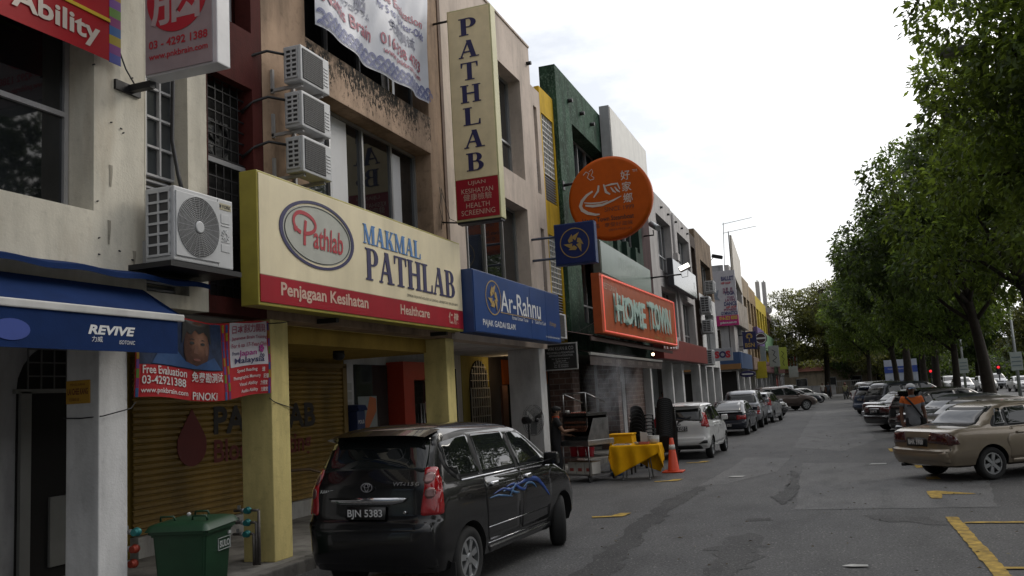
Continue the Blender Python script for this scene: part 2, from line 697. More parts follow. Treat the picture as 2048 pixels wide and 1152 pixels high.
M_ASPH = asphalt()
M_PALE = asphalt_patch('pale_asphalt', (0.120, 0.120, 0.122), (0.155, 0.154, 0.152), 0.25)
M_DARKP = asphalt_patch('dark_asphalt', (0.040, 0.040, 0.041), (0.066, 0.065, 0.064), 0.5)
M_DARKQ = asphalt_patch('worn_asphalt', (0.056, 0.056, 0.057), (0.082, 0.081, 0.080), 0.5)
M_YLINE = mat('road_yellow', (0.46, 0.30, 0.045), 0.8, var=0.7, vscale=7, bump=0.3)
M_WLINE = mat('road_white', (0.5, 0.5, 0.48), 0.8, var=0.4, vscale=9)
M_CONC = plaster('walkway_concrete', (0.24, 0.23, 0.21), 0.35)
M_KERB = plaster('kerb_concrete', (0.20, 0.19, 0.175), 0.45)
M_EARTH = mat('verge_soil', (0.06, 0.052, 0.032), 0.95, var=0.5, vscale=1.5, bump=0.4, bscale=12)
M_GRASSG = mat('verge_turf', (0.045, 0.065, 0.02), 0.95, var=0.5, vscale=2.0, bump=0.5, bscale=25)


def sheet(name, x0, x1, y0, y1, z, m, kind='structure'):
    mb = MB()
    mb.face([(x0, y0, z), (x1, y0, z), (x1, y1, z), (x0, y1, z)])
    o = mb.build(name, m)
    tag(o, kind=kind)
    return o


sheet('ground', -600, 600, -200, 900, -0.012, M_EARTH)
sheet('road', -6.2, 7.2, -12, 122, 0.0, M_ASPH)
sheet('cross_road', -120, 120, 122.0, 130, 0.0, M_ASPH)
mb = MB()
mb.grid(lambda u, v: (44 + 40 * u, -20 + 200 * v, 8.5 * min(1, u * 4)), 8, 10)
mb.grid(lambda u, v: (-150 + 300 * u, 158 + 40 * v, 7.5 * min(1, v * 4)), 10, 8)
tag(mb.build('sky_block_bank', mat('sky_block_growth', (0.02, 0.03, 0.012), 0.95, var=.5, vscale=.6, bump=.6, bscale=3), fix=False), kind='structure')  # raised dark backdrop, added to block white sky between the far trees
sheet('avenue', 10.2, 24, -12, 121.9, 0.0, M_ASPH)
sheet('verge', 7.35, 10.05, -12, 121, 0.06, M_GRASSG)
mb = MB()
mb.box(7.2, 7.35, -12, 121, -0.05, 0.12, 0.02)
mb.box(10.05, 10.2, -12, 121, -0.05, 0.12, 0.02)
tag(mb.build('verge_kerb', M_KERB), kind='structure')
mb = MB()
mb.box(-20, -6.36, -6, 58.5, -0.05, 0.15)
mb.box(-20, -6.36, 66.5, 150, -0.05, 0.15)
tag(mb.build('covered_walkway', M_CONC), kind='structure')
mb = MB()
for a0, a1 in ((-6, 58.5), (66.5, 121)):
    y = a0
    while y < a1 - 0.1:
        L = min(1.2, a1 - y)
        mb.box(-6.36, -6.2, y + 0.006, y + L - 0.006, -0.05, 0.154 + random.uniform(-.006, .006), 0.018)
        y += L
tag(mb.build('kerb', M_KERB), kind='structure')


def ragged(pts, amp, step=0.25):
    """outline of a road patch with a worn edge"""
    out = []
    for i, p in enumerate(pts):
        q = pts[(i + 1) % len(pts)]
        n = max(1, int(math.dist(p, q) / step))
        for k in range(n):
            t = k / n
            out.append((p[0] + (q[0] - p[0]) * t + random.uniform(-amp, amp), p[1] + (q[1] - p[1]) * t + random.uniform(-amp, amp)))
    return out


def patch(name, pts, z, m, amp=0.05, step=0.25):
    mb = MB()
    f = mb.face([(p[0], p[1], z) for p in ragged(pts, amp, step)])
    bmesh.ops.triangulate(mb.bm, faces=[f])
    o = mb.build(name, m)
    return tag(o, kind='structure')


patch('road_patch', [(-0.85, 22.6), (-0.72, 14.4), (2.05, 14.5), (2.75, 20.2), (1.8, 21.9)], 0.004, M_PALE, 0.02)
patch('road_patch', [(-2.4, 24.8), (-2.45, 22.2), (-2.7, 18.0), (-2.2, 18.25), (-1.35, 20.5), (-1.2, 24.2)], 0.004, M_PALE, 0.02)
patch('road_patch', [(-2.72, 18.0), (-2.95, 15.9), (-2.95, 13.4), (-2.9, 11.3), (-2.85, 9.4), (-2.7, 7.5), (-2.3, 7.5), (-2.45, 9.8), (-2.62, 12.6), (-2.62, 15.5), (-2.5, 17.8)], 0.004, M_DARKP, 0.07, 0.18)
patch('road_patch', [(-1.05, 20.6), (-0.95, 19.2), (-1.0, 17.4), (-1.15, 16.0), (-0.92, 15.0), (-0.76, 16.5), (-0.84, 19.0), (-0.92, 20.6)], 0.008, M_DARKQ, 0.05, 0.15)
patch('road_patch', [(0.3, 13.9), (1.1, 13.5), (1.2, 12.9), (0.4, 13.2)], 0.004, M_DARKQ, 0.09, 0.15)
patch('road_patch', [(-1.6, 11.6), (-1.2, 12.3), (-0.95, 11.3), (-1.0, 10.0), (-1.35, 9.2), (-1.5, 10.4)], 0.004, M_DARKQ, 0.12, 0.15)
patch('road_patch', [(-1.4, 13.5), (-1.05, 13.6), (-0.95, 13.35), (-1.3, 13.3)], 0.004, M_DARKP, 0.05, 0.1)
patch('road_patch', [(-1.15, 60.0), (1.2, 60.0), (1.1, 30.0), (0.1, 26.0), (-1.3, 28.0)], 0.004, M_PALE, 0.06, 0.5)


patch('gutter_dirt', [(-6.19, 5.0), (-5.85, 5.0), (-5.75, 9.0), (-5.9, 14.0), (-5.8, 19.0), (-5.95, 26.0), (-5.85, 40.0), (-5.95, 58.0), (-6.19, 58.0)], 0.004, M_DARKP, 0.05, 0.3)


def mark(name, quads, m=None, z=0.012):
    mb = MB()
    for q in quads:
        f = mb.face([(p[0], p[1], z) for p in ragged(q, 0.012, 0.12)])
        bmesh.ops.triangulate(mb.bm, faces=[f])
    return tag(mb.build(name, m or M_YLINE), kind='structure')


def rect(x0, x1, y0, y1):
    return [(x0, y0), (x1, y0), (x1, y1), (x0, y1)]


mark('bay_marking', [rect(1.27, 1.43, 9.4, 13.5),
                     rect(1.44, 3.6, 12.95, 13.06), rect(1.42, 3.6, 10.0, 10.1)])
mark('bay_marking', [[(1.3, 16.45), (1.46, 16.5), (1.95, 16.1), (2.0, 16.0), (1.5, 16.05), (1.45, 15.5), (1.3, 15.5)]])
mark('bay_marking', [rect(1.5, 1.72, 18.3, 18.75)])
mark('bay_marking', [rect(1.5, 1.7, 20.6, 21.6)])
for yy in (13.7, 18.9, 23.4):
    mark('bay_marking', [[(-3.75, yy), (-3.3, yy + .12), (-3.22, yy + 0.5), (-3.42, yy + 0.5), (-3.5, yy + .2), (-3.8, yy + .12)]])
for yy in (25.2,):
    mark('bay_marking', [rect(1.25, 1.37, yy, yy + 1.1)])
mark('litter_stain', [[(-0.08, 10.05), (0.02, 10.0), (0.18, 10.02), (0.16, 10.12), (0.0, 10.14)]], M_WLINE, 0.016)
mark('litter_stain', [[(-2.3, 19.5), (-2.0, 19.48), (-1.95, 19.7), (-2.25, 19.72)]], M_WLINE, 0.016)
mark('litter_stain', [[(0.6, 21.6), (0.95, 21.6), (0.98, 21.85), (0.65, 21.85)]], M_WLINE, 0.016)

# fallen leaves and litter scattered over the road
mb = MB()
for i in range(420):
    x, y = random.uniform(-3.4, 6.0), random.uniform(7.0, 34) if random.random() < .8 else random.uniform(7, 16)
    if random.random() < 0.45:
        x = random.uniform(1.3, 6)
    a, s = random.uniform(0, 6.28), random.uniform(.015, .04)
    dx, dy = math.cos(a) * s, math.sin(a) * s
    mb.mi = 0 if random.random() < .75 else 1
    mb.face([(x - dx, y - dy, .018), (x + dy * .4, y - dx * .4, .024 + s * .2), (x + dx, y + dy, .018), (x - dy * .4, y + dx * .4, .022)])
tag(mb.build('fallen_leaves', [mat('dead_leaf', (0.11, 0.075, 0.03), 0.8, var=.4), mat('dry_leaf', (0.3, 0.27, 0.2), .8)], fix=False), kind='stuff',
    label='dry fallen leaves scattered over the asphalt', cat='leaves')

# ================================================================== shop row
M_ALU = mat('aluminium', (0.42, 0.43, 0.44), 0.4, 0.7, var=.1)
M_DARKM = mat('dark_metal', (0.02, 0.02, 0.022), 0.5, 0.3, var=.2)
M_GLASS = glass('dark_glazing')
M_GLASS2 = glass('grey_glazing', (0.05, 0.055, 0.06), 0.08)
M_BLIND = mat('white_blind', (0.62, 0.63, 0.65), 0.5, var=.06)
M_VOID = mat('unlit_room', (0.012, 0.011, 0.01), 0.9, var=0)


def cells(mb, x, y0, y1, z0, z1, holes, d):
    """front sheet with openings, their reveals, and a solid back"""
    ys = sorted({y0, y1, *[v for h in holes for v in h[:2] if y0 < v < y1]})
    zs = sorted({z0, z1, *[v for h in holes for v in h[2:4] if z0 < v < z1]})
    def solid(i, j):
        if i < 0 or j < 0 or i >= len(ys) - 1 or j >= len(zs) - 1:
            return False
        cy, cz = (ys[i] + ys[i + 1]) / 2, (zs[j] + zs[j + 1]) / 2
        return not any(h[0] < cy < h[1] and h[2] < cz < h[3] for h in holes)
    vd = {}
    def V(a, b, c):
        k = (round(a, 4), round(b, 4), round(c, 4))
        if k not in vd:
            vd[k] = mb.bm.verts.new(k)
        return vd[k]
    def Q(*p):
        f = mb.bm.faces.new([V(*q) for q in p])
        f.material_index = mb.mi
    for i in range(len(ys) - 1):
        for j in range(len(zs) - 1):
            if not solid(i, j):
                continue
            a, b, c, e = ys[i], ys[i + 1], zs[j], zs[j + 1]
            Q((x, a, c), (x, b, c), (x, b, e), (x, a, e))
            Q((x - d, a, c), (x - d, a, e), (x - d, b, e), (x - d, b, c))
            if not solid(i - 1, j):
                Q((x, a, c), (x, a, e), (x - d, a, e), (x - d, a, c))
            if not solid(i + 1, j):
                Q((x, b, c), (x - d, b, c), (x - d, b, e), (x, b, e))
            if not solid(i, j - 1):
                Q((x, a, c), (x - d, a, c), (x - d, b, c), (x, b, c))
            if not solid(i, j + 1):
                Q((x, a, e), (x, b, e), (x - d, b, e), (x - d, a, e))


def shop_wall(root, y0, y1, top, m, holes, name='wall', z0=3.1, d=0.34, x=F, back=True):
    mb = MB()
    cells(mb, x, y0 + .003, y1 - .003, z0, top, holes, d)
    if back:
        mb.box(-18, x - d - .06, y0 + .01, y1 - .01, 3.32, top - 0.7)
    o = mb.build(name, m, root)
    return o


def ground_floor(root, y0, y1, mwall, mceil):
    mb = MB()
    mb.box(-18, SH, y0 + .012, y1 - .012, 0.15, 3.3)
    mb.build('shop_front_wall', mwall, root)
    mb = MB()
    mb.box(SH, F - .345, y0 + .006, y1 - .006, 3.1, 3.30)
    mb.build('walkway_ceiling', mceil, root)


def column(root, y0, y1, m, x0=-6.95, x1=F - .001, z1=3.098):
    mb = MB()
    mb.box(x0, x1, y0, y1, 0.15, z1, 0.012)
    return mb.build('column', m, root)


def window(root, y0, y1, z0, z1, mull=(), trans=(), x=GL, mf=None, mg=None, t=0.05, name='window'):
    """aluminium frame with its panes behind"""
    mf, mg = mf or M_ALU, mg or M_GLASS
    mb = MB()
    mb.box(x, x + .05, y0, y1, z1 - t, z1)
    mb.box(x, x + .05, y0, y1, z0, z0 + t)
    mb.box(x + .001, x + .05, y0, y0 + t, z0 + t, z1 - t)
    mb.box(x + .001, x + .05, y1 - t, y1, z0 + t, z1 - t)
    for q in mull:
        mb.box(x + .002, x + .056, q - t / 2, q + t / 2, z0 + t, z1 - t)
    for q in trans:
        mb.box(x + .003, x + .052, y0 + t, y1 - t, q - t / 2, q + t / 2)
    o = mb.build(name, mf, root)
    mb = MB()
    e = [y0 + t / 2] + sorted(mull) + [y1 - t / 2]
    for a, b in zip(e, e[1:]):
        tl = random.uniform(-.012, .012)
        mb.face([(x + .012 + tl, a, z0 + t / 2), (x + .012 - tl, b, z0 + t / 2), (x + .012 - tl, b, z1 - t / 2), (x + .012 + tl, a, z1 - t / 2)])
    mb.build('pane', mg, o)
    return o


def grille(root, y0, y1, z0, z1, ny, nz, m, x, r=0.008, name='grille'):
    mb = MB()
    for i in range(ny + 1):
        y = y0 + (y1 - y0) * i / ny
        mb.box(x - r, x + r, y - r, y + r, z0, z1)
    for i in range(nz + 1):
        z = z0 + (z1 - z0) * i / nz
        mb.box(x - r * 1.2, x + r * 1.2, y0, y1, z - r, z + r)
    return mb.build(name, m, root)


def louvre(root, y0, y1, z0, z1, n, m, x, name='louvre'):
    mb = MB()
    h = (z1 - z0) / n
    for i in range(n):
        z = z0 + h * i
        mb.prism([(0, 0), (.07, -.0), (.07, .012), (0, h * .75)], (x - .07, y0, z), (1, 0, 0), (0, 0, 1), 0, y1 - y0)
    return mb.build(name, m, root)


def cap(root, y0, y1, z, m, x=F, d=0.34, h=0.06):
    mb = MB()
    mb.box(x - d - .03, x + .03, y0 + .005, y1 - .005, z + .002, z + h, 0.01)
    return mb.build('parapet_cap', m, root)


P_CREAM = plaster('cream_plaster', (0.68, 0.64, 0.54), 0.18, rustmix=0.3)
P_WHITE = plaster('white_plaster', (0.68, 0.68, 0.68), 0.18, loc=(5, 2, 0))
P_GREYW = plaster('grey_plaster', (0.42, 0.42, 0.43), 0.22, loc=(2, 9, 4))
P_MAROON = plaster('maroon_plaster', (0.085, 0.018, 0.015), 0.3)
P_TAN = plaster('tan_plaster', (0.44, 0.31, 0.215), 0.36, loc=(1, 5, 2))
P_MOULD = plaster('mouldy_plaster', (0.50, 0.36, 0.26), 0.3, spots=0.78, loc=(2, 4, 1), mouldtop=6.86)
P_BEIGE = plaster('beige_plaster', (0.60, 0.51, 0.44), 0.18, loc=(7, 1, 3))
P_YELLOW = plaster('yellow_plaster', (0.62, 0.40, 0.03), 0.2)
P_COLY = plaster('pale_yellow_plaster', (0.74, 0.62, 0.26), 0.22)
P_MUST = plaster('mustard_plaster', (0.36, 0.24, 0.05), 0.2)
P_GREEN = plaster('green_plaster', (0.035, 0.085, 0.052), 0.5, spots=0.5, spot_col=(0.10, 0.15, 0.12), loc=(9, 3, 3))
P_DGREEN = plaster('dark_green_plaster', (0.03, 0.06, 0.045), 0.3)
P_PALE = plaster('pale_grey_plaster', (0.47, 0.45, 0.44), 0.2, loc=(3, 3, 8))
P_BROWN = plaster('brown_plaster', (0.26, 0.19, 0.13), 0.45, spots=0.3, loc=(8, 8, 2))
P_ORANGE = plaster('orange_plaster', (0.45, 0.11, 0.015), 0.2)
P_RED = plaster('red_plaster', (0.30, 0.03, 0.02), 0.2)

# ---- cream shophouse at the left edge
b0 = thing('shophouse', 'cream plastered shophouse over the blue awning at the left edge', 'building', (F, 1.5, 0))
shop_wall(b0, 1.5, 7.08, 11.0, P_CREAM, [(3.7, 6.41, 3.96, 6.75), (3.7, 6.41, 7.3, 9.6)])
ground_floor(b0, 1.5, 7.3, P_GREYW, P_WHITE)
window(b0, 3.72, 6.4, 3.97, 6.74, (4.6, 5.5), (4.95,), mf=mat('silver_frame', (0.5, 0.5, 0.52), .35, .6))
window(b0, 3.72, 6.4, 7.31, 9.59, (4.6, 5.5), (8.2,))
column(b0, 6.48, 6.84, P_WHITE, x0=-6.9)
column(b0, 1.9, 2.26, P_WHITE, x0=-6.9)
cap(b0, 1.5, 7.08, 11.0, P_CREAM)
mb = MB()
for y, z in ((6.62, 4.9), (6.75, 4.88), (6.78, 4.83), (6.45, 4.06), (6.47, 3.7), (6.47, 3.55), (6.73, 3.62), (6.9, 3.55), (6.4, 5.42), (6.9, 5.45)):
    mb.cyl((F - .01, y, z), (F + .02, y, z + random.uniform(-.02, .01)), 0.007)
mb.build('wall_plug', M_DARKM, b0)
for y, z, w, h in ((6.62, 4.24, .05, .22), (6.6, 3.66, .045, .24), (6.93, 3.5, .05, .14), (5.2, 3.5, .16, .42)):
    mb = MB()
    mb.grid(lambda u, v: (F + .003 + .001 * v, y + w * (u - .5) * (1 - .5 * v) + .004 * math.sin(v * 5), z + h * (1 - v)), 2, 6)
    mb.build('drip_stain', plaster('drip_grime', (.36, .33, .27), .5) if h < .4 else plaster('rust_drip', (.56, .49, .36), .3), b0)
mb = MB()
for k in range(3):
    mb.box(SH, SH + .012, 7.18, 7.34, 2.16 + k * .115, 2.255 + k * .115)
np_ = mb.build('number_plate', mat('pink_plate', (0.42, 0.25, 0.22), .6), b0)
for k, s in enumerate(('-G', '-1', '-2')):
    text(s, (SH + .014, 7.2, 2.18 + k * .115), YP, ZP, .1, .055, mat('plate_red', (0.3, 0.03, 0.03)), b0, name='plate_lettering', bold=.02)

# ---- stair bay between the cream and the tan shophouses
b1 = thing('stair_bay', 'narrow stair bay in cream and maroon with louvres and a black grille', 'building', (F, 7.08, 0))
shop_wall(b1, 7.08, 8.06, 10.8, P_CREAM, [(7.1, 7.74, 3.25, 6.9), (7.1, 7.74, 7.4, 9.6)], d=0.24)
shop_wall(b1, 8.06, 9.14, 10.6, P_MAROON, [(8.08, 8.93, 3.3, 5.98), (8.3, 8.93, 6.72, 9.2)], name='maroon_wall', d=0.24)
window(b1, 7.3, 7.96, 4.55, 6.9, (7.52, 7.74), (4.88, 5.21, 5.54, 5.87, 6.2, 6.5), x=-6.74, mg=M_GLASS2, t=0.025, mf=mat('white_metal', (0.45, 0.45, 0.46), .5))
louvre(b1, 7.12, 7.96, 3.3, 4.55, 17, mat('grey_louvre', (0.33, 0.33, 0.34), .5), -6.68)
grille(b1, 8.1, 8.95, 5.0, 5.98, 6, 7, M_DARKM, -6.64)
grille(b1, 8.1, 8.95, 3.3, 4.92, 6, 10, M_DARKM, -6.64)
mb = MB()
mb.box(-6.66, -6.62, 8.08, 8.93, 4.92, 4.98)
mb.build('grille_rail', mat('grey_rail', (0.25, 0.25, 0.26)), b1)
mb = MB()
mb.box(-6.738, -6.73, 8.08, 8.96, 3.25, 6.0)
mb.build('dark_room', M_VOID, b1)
window(b1, 8.3, 8.82, 6.72, 9.2, (8.56,), (7.4,), x=-6.76)
ground_floor(b1, 7.3, 9.14, P_GREYW, P_WHITE)
# arched stair door
def arch_pts(y0, y1, z0, zs, zt, n=12):
    c, r = (y0 + y1) / 2, (y1 - y0) / 2
    return [(y0, z0), (y1, z0)] + [(c + r * math.cos(math.pi * i / n), zs + (zt - zs) * math.sin(math.pi * i / n)) for i in range(n + 1)]
mb = MB()
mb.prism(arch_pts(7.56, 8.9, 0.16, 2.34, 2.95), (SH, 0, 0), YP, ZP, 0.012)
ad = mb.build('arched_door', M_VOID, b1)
grille(ad, 7.68, 8.78, 2.36, 2.84, 6, 3, mat('grey_bar', (0.11, 0.11, 0.11)), SH + .04)
mb = MB()
mb.box(SH + .015, SH + .06, 7.58, 7.72, 0.2, 2.34)
mb.box(SH + .015, SH + .06, 7.5, 8.95, 2.32, 2.37)
mb.box(SH + .016, SH + .05, 8.0, 8.8, 0.3, 1.1)
mb.build('door_frame', mat('dull_white_metal', (0.2, 0.2, 0.19)), ad)

# ---- tan shophouse (the laboratory)
b2 = thing('shophouse', 'stained tan shophouse above the long cream signboard', 'building', (F, 9.14, 0))
shop_wall(b2, 9.14, 14.8, 10.9, P_TAN, [(10.17, 14.22, 4.25, 6.47), (10.17, 14.22, 7.15, 9.3)])
mb = MB()
mb.grid(lambda u, v: (F + .006 + .006 * math.sin(u * 40) * math.sin(v * 9), 10.16 + u * 4.1, 6.475 + v * 0.68), 8, 3)
mb.build('mouldy_spandrel', P_MOULD, b2)
window(b2, 10.19, 14.21, 4.26, 6.46, (11.25, 12.25, 13.25))
mb = MB()
mb.box(GL + .02, GL + .03, 11.32, 11.78, 4.3, 6.4)
mb.build('window_blind', M_BLIND, b2)
mb = MB()
mb.box(GL + .02, GL + .03, 13.3, 13.62, 4.9, 6.3)
mb.build('window_blind', M_BLIND, b2)
window(b2, 10.19, 14.21, 7.16, 9.29, (11.25, 12.25, 13.25))
mb = MB()
mb.box(GL + .02, GL + .03, 13.05, 13.28, 7.2, 7.7)
mb.build('window_blind', M_BLIND, b2)
ground_floor(b2, 9.14, 14.8, P_MUST, P_COLY)
mb = MB()
mb.box(-8.78, -6.9, 9.14, 14.78, 2.86, 3.098)
mb.build('beam', P_MUST, b2)
column(b2, 9.2, 9.58, P_COLY)
column(b2, 14.5, 14.86, P_COLY)
cap(b2, 9.14, 14.8, 10.9, P_TAN)
mb = MB()
mb.box(F - .1, F + .02, 14.78, 14.9, 3.2, 10.6)
mb.build('downpipe', mat('rusty_pipe', (0.12, 0.07, 0.045), .8, var=.4), b2)
mb = MB()
mb.tube([(F + .02, 14.5, 5.9), (F + .03, 14.52, 5.7), (F + .02, 14.47, 5.5), (F + .03, 14.53, 5.3), (F + .02, 14.5, 5.1)], .006)
mb.tube([(F + .02, 14.58, 5.8), (F + .03, 14.55, 5.4), (F + .02, 14.6, 5.2)], .006)
mb.build('loose_wire', M_DARKM, b2)
# roller shutter
def corr(y0, y1, z0, z1, pitch, x, dx):
    mb = MB()
    n = int((z1 - z0) / pitch)
    prof = []
    for i in range(n):
        z = z0 + pitch * i
        prof += [(x, z), (x + dx, z + pitch * .18), (x + dx, z + pitch * .70), (x + dx * .25, z + pitch * .86)]
    prof.append((x, z1))
    for (a, b), (c, d) in zip(prof, prof[1:]):
        mb.face([(a, y0, b), (a, y1, b), (c, y1, d), (c, y0, d)])
    return mb
M_SHUT = mat('shutter_yellow', (0.27, 0.165, 0.03), 0.55, var=.3, vscale=2, streak=.35)
sh_ = corr(9.3, 14.62, 0.42, 2.7, 0.086, SH + .03, 0.03).build('roller_shutter', M_SHUT, b2)
mb = MB()
mb.box(SH, SH + .085, 14.62, 14.76, .42, 2.74)
mb.box(SH, SH + .085, 9.3, 14.76, 2.7, 2.78)
mb.build('shutter_guide', mat('guide_yellow', (0.2, 0.13, 0.035)), sh_)
mb = MB()
mb.box(SH + .001, SH + .14, 9.3, 14.78, .152, .42)
mb.build('shutter_step', plaster('step_white', (0.4, 0.39, 0.37), .3), b2)
XS = SH + .068
M_SRED, M_SBLK = mat('shutter_red', (0.13, 0.012, 0.01), .6), mat('shutter_black', (0.025, 0.02, 0.018), .6)
mb = MB()
mb.prism([(.31 * math.sin(t) * (1 if abs(math.cos(t)) < 2 else 1) * (1.0 if math.cos(t) < 0.2 else (1 - (math.cos(t) - .2) / .8) ** .7),
           -.28 * (-math.cos(t)) * 1 if math.cos(t) < 0 else .55 * math.cos(t)) for t in [2 * math.pi * i / 36 for i in range(36)]],
         (XS, 10.42, 1.52), YP, ZP, .006)
mb.build('blood_drop_emblem', M_SRED, sh_)
text('PATHLAB', (XS, 10.9, 1.66), YP, ZP, 2.75, .42, M_SBLK, sh_, bold=.03)
text('Blood Testing', (XS, 10.9, 1.14), YP, ZP, 2.6, .44, M_SRED, sh_, bold=.02)

# ---- beige shophouse (the pawnbroker)
b3 = thing('shophouse', 'beige shophouse with deep window openings above the blue signboard', 'building', (F, 14.8, 0))
shop_wall(b3, 14.8, 20.5, 10.8, P_BEIGE, [(15.7, 19.66, 4.0, 6.43), (15.7, 19.66, 7.15, 9.66)])
window(b3, 15.72, 19.65, 4.01, 6.42, (16.55, 17.55, 18.7), (4.55,))
window(b3, 15.72, 19.65, 7.16, 9.65, (16.55, 17.55, 18.7), (8.05,))
ground_floor(b3, 14.8, 20.5, P_WHITE, P_WHITE)
column(b3, 19.9, 20.36, P_WHITE, x0=-7.3)
cap(b3, 14.8, 20.5, 10.8, P_BEIGE)
mb = MB()
mb.cyl((F - .05, 20.3, 10.33), (F + .12, 20.3, 10.33), .05)
mb.build('drain_spout', M_DARKM, b3)
# the shop front: glazed panel, red door surround, posters
mb = MB()
mb.box(SH, SH + .05, 15.15, 16.45, .2, 2.78)
gp = mb.build('glass_panel', glass('shop_glass', (0.03, 0.035, 0.035), .06), b3)
mb = MB()
mb.box(SH + .052, SH + .056, 15.2, 15.95, .5, 2.15)
mb.build('poster', mat('poster_grey', (0.24, 0.27, 0.27), .5), gp)
mb = MB()
mb.prism([(0, 0), (.7, .7), (.7, .95), (0.45, 1.0)], (SH + .057, 15.22, 1.15), YP, ZP, .002)
mb.build('poster_flash', mat('poster_orange', (0.45, 0.13, 0.04), .5), gp)
text('OPERASI TELEKOM', (SH + .057, 15.22, .95), YP, ZP, .7, .08, M_DARKM, gp)
rf = MB()
cells(rf, SH + .42, 16.47, 19.1, .16, 2.84, [(16.95, 18.86, .15, 2.46)], .4)
rd = rf.build('door_surround', P_RED if False else mat('red_panel', (0.38, 0.035, 0.012), .35, var=.1), b3)
mb = MB()
mb.box(SH + .03, SH + .06, 16.96, 18.85, .17, 2.45)
dg_ = mb.build('glass_door', glass('door_glass', (0.02, 0.018, 0.016), .05), rd)
mb = MB()
for y in (17.85, 18.0):
    mb.cyl((SH + .12, y, .9), (SH + .12, y, 1.95), .022)
mb.build('handle', M_ALU, dg_)
mb = MB()
mb.box(SH + .062, SH + .068, 18.2, 18.75, 1.72, 1.98)
mb.build('notice', mat('notice_pink', (0.5, 0.33, 0.3)), dg_)
mb = MB()
for k in range(3):
    mb.ring((SH + .07, 18.3 + k * .175, 1.87), YP, ZP, .07, .05, .002, 16)
    mb.obox((SH + .0712, 18.3 + k * .175, 1.87), (0, 1, 1), (0, -1, 1), (1, 0, 0), .045, .008, .001)
mb.build('notice_symbol', mat('notice_red', (0.45, 0.03, 0.02)), dg_)
for k, s in enumerate(('WAKTU OPERASI', '9.00 - 6.00', '9.00 - 1.00', 'TUTUP')):
    text(s, (SH + .069, 18.25, 1.62 - k * .1), YP, ZP, .42, .05, mat('glass_white', (.35, .35, .34)), dg_)
mb = MB()
mb.box(SH, SH + .08, 19.12, 20.0, .2, 2.75)
mb.build('glass_panel', glass('shop_glass'), b3)
mb = MB()
for k, (a, c) in enumerate(((1.9, 2.05), (2.1, 2.25), (2.28, 2.42))):
    mb.box(SH + .001, SH + .006, 14.86, 15.06, a, c)
mb.build('wall_notice', mat('notice_paper', (.4, .4, .38)), b3)

# ---- stair bay with yellow wall and white grilles
b4 = thing('stair_bay', 'narrow stair bay with yellow wall and white grilles beside green facade', 'building', (F, 20.5, 0))
shop_wall(b4, 20.5, 21.2, 9.85, P_BEIGE, [(20.62, 20.9, 7.05, 9.35), (20.62, 20.9, 3.9, 6.15)], name='beige_wall', d=.2)
shop_wall(b4, 21.2, 22.42, 10.05, P_YELLOW, [(21.28, 22.3, 7.0, 9.35), (21.28, 22.3, 3.4, 6.1)], name='yellow_wall', d=.14)
for z0, z1 in ((7.05, 9.35), (3.9, 6.15)):
    louvre(b4, 20.63, 20.89, z0, z0 + 1.0, 12, mat('grey_louvre', (0.33, 0.33, 0.34)), -6.56)
for z0, z1 in ((7.75, 9.35), (4.6, 6.1)):
    grille(b4, 21.28, 22.3, z0, z1, 7, 11, mat('white_bar', (.55, .55, .53), .5), -6.545, .012)
    louvre(b4, 21.28, 22.3, z0 - .75, z0 - .03, 10, mat('grey_louvre', (0.33, 0.33, 0.34)), -6.53)
mb = MB()
mb.box(-6.72, -6.70, 20.55, 22.4, 3.3, 9.6)
mb.build('stairwell', mat('stairwell_grey', (.17, .17, .17)), b4)
ground_floor(b4, 20.5, 22.42, plaster('yellow_shade_plaster', (0.42, 0.36, 0.10), .2), P_WHITE)
mb = MB()
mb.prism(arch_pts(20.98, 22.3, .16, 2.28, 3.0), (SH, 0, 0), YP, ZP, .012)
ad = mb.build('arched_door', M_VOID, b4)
grille(ad, 21.0, 22.26, .3, 2.26, 8, 8, mat('white_bar', (.55, .55, .53)), SH + .05, .014)
mb = MB()
for i in range(1, 8):
    y = 20.98 + 1.32 * i / 8
    h = .72 * math.sqrt(max(0, 1 - ((y - 21.64) / .66) ** 2))
    mb.box(SH + .03, SH + .05, y - .012, y + .012, 2.28, 2.28 + h)
for k in (1, 2, 3):
    w = .66 * math.sqrt(1 - (k * .18 / .72) ** 2)
    mb.box(SH + .028, SH + .052, 21.64 - w, 21.64 + w, 2.27 + k * .18, 2.29 + k * .18)
mb.build('fanlight_bars', mat('white_bar', (.55, .55, .53)), ad)

# ---- green shophouse (the restaurant)
b5 = thing('shophouse', 'dark green shophouse behind the round orange sign', 'building', (F, 22.42, 0))
shop_wall(b5, 22.42, 28.1, 11.05, P_GREEN, [(23.86, 27.9, 3.95, 6.3), (23.86, 27.9, 7.2, 9.75)], x=F + .12, d=.46)
window(b5, 23.88, 27.88, 3.96, 6.29, (24.9, 25.9, 26.9), (4.6,))
window(b5, 23.88, 27.88, 7.21, 9.74, (24.9, 25.9, 26.9), (8.2,))
for y in (23.6, 24.9, 26.1):
    mb = MB()
    mb.cyl((F + .05, y, 10.35), (F + .26, y, 10.35), .06)
    mb.build('drain_spout', M_DARKM, b5)
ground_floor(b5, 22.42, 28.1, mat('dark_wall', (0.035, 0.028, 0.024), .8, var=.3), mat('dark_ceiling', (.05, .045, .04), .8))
M_BRICK = brick('brown_brick', (0.14, 0.085, 0.07), (0.20, 0.17, 0.15))
column(b5, 22.62, 23.3, M_BRICK, x0=-7.15)
column(b5, 27.8, 28.3, M_BRICK, x0=-7.15)
mb = MB()
mb.box(-7.5, -7.3, 20.6, 22.6, .15, 3.09)
mb.build('brick_wall', M_BRICK, b5)
mb = MB()
mb.box(SH + .002, SH + .03, 23.4, 27.6, 2.35, 3.05)
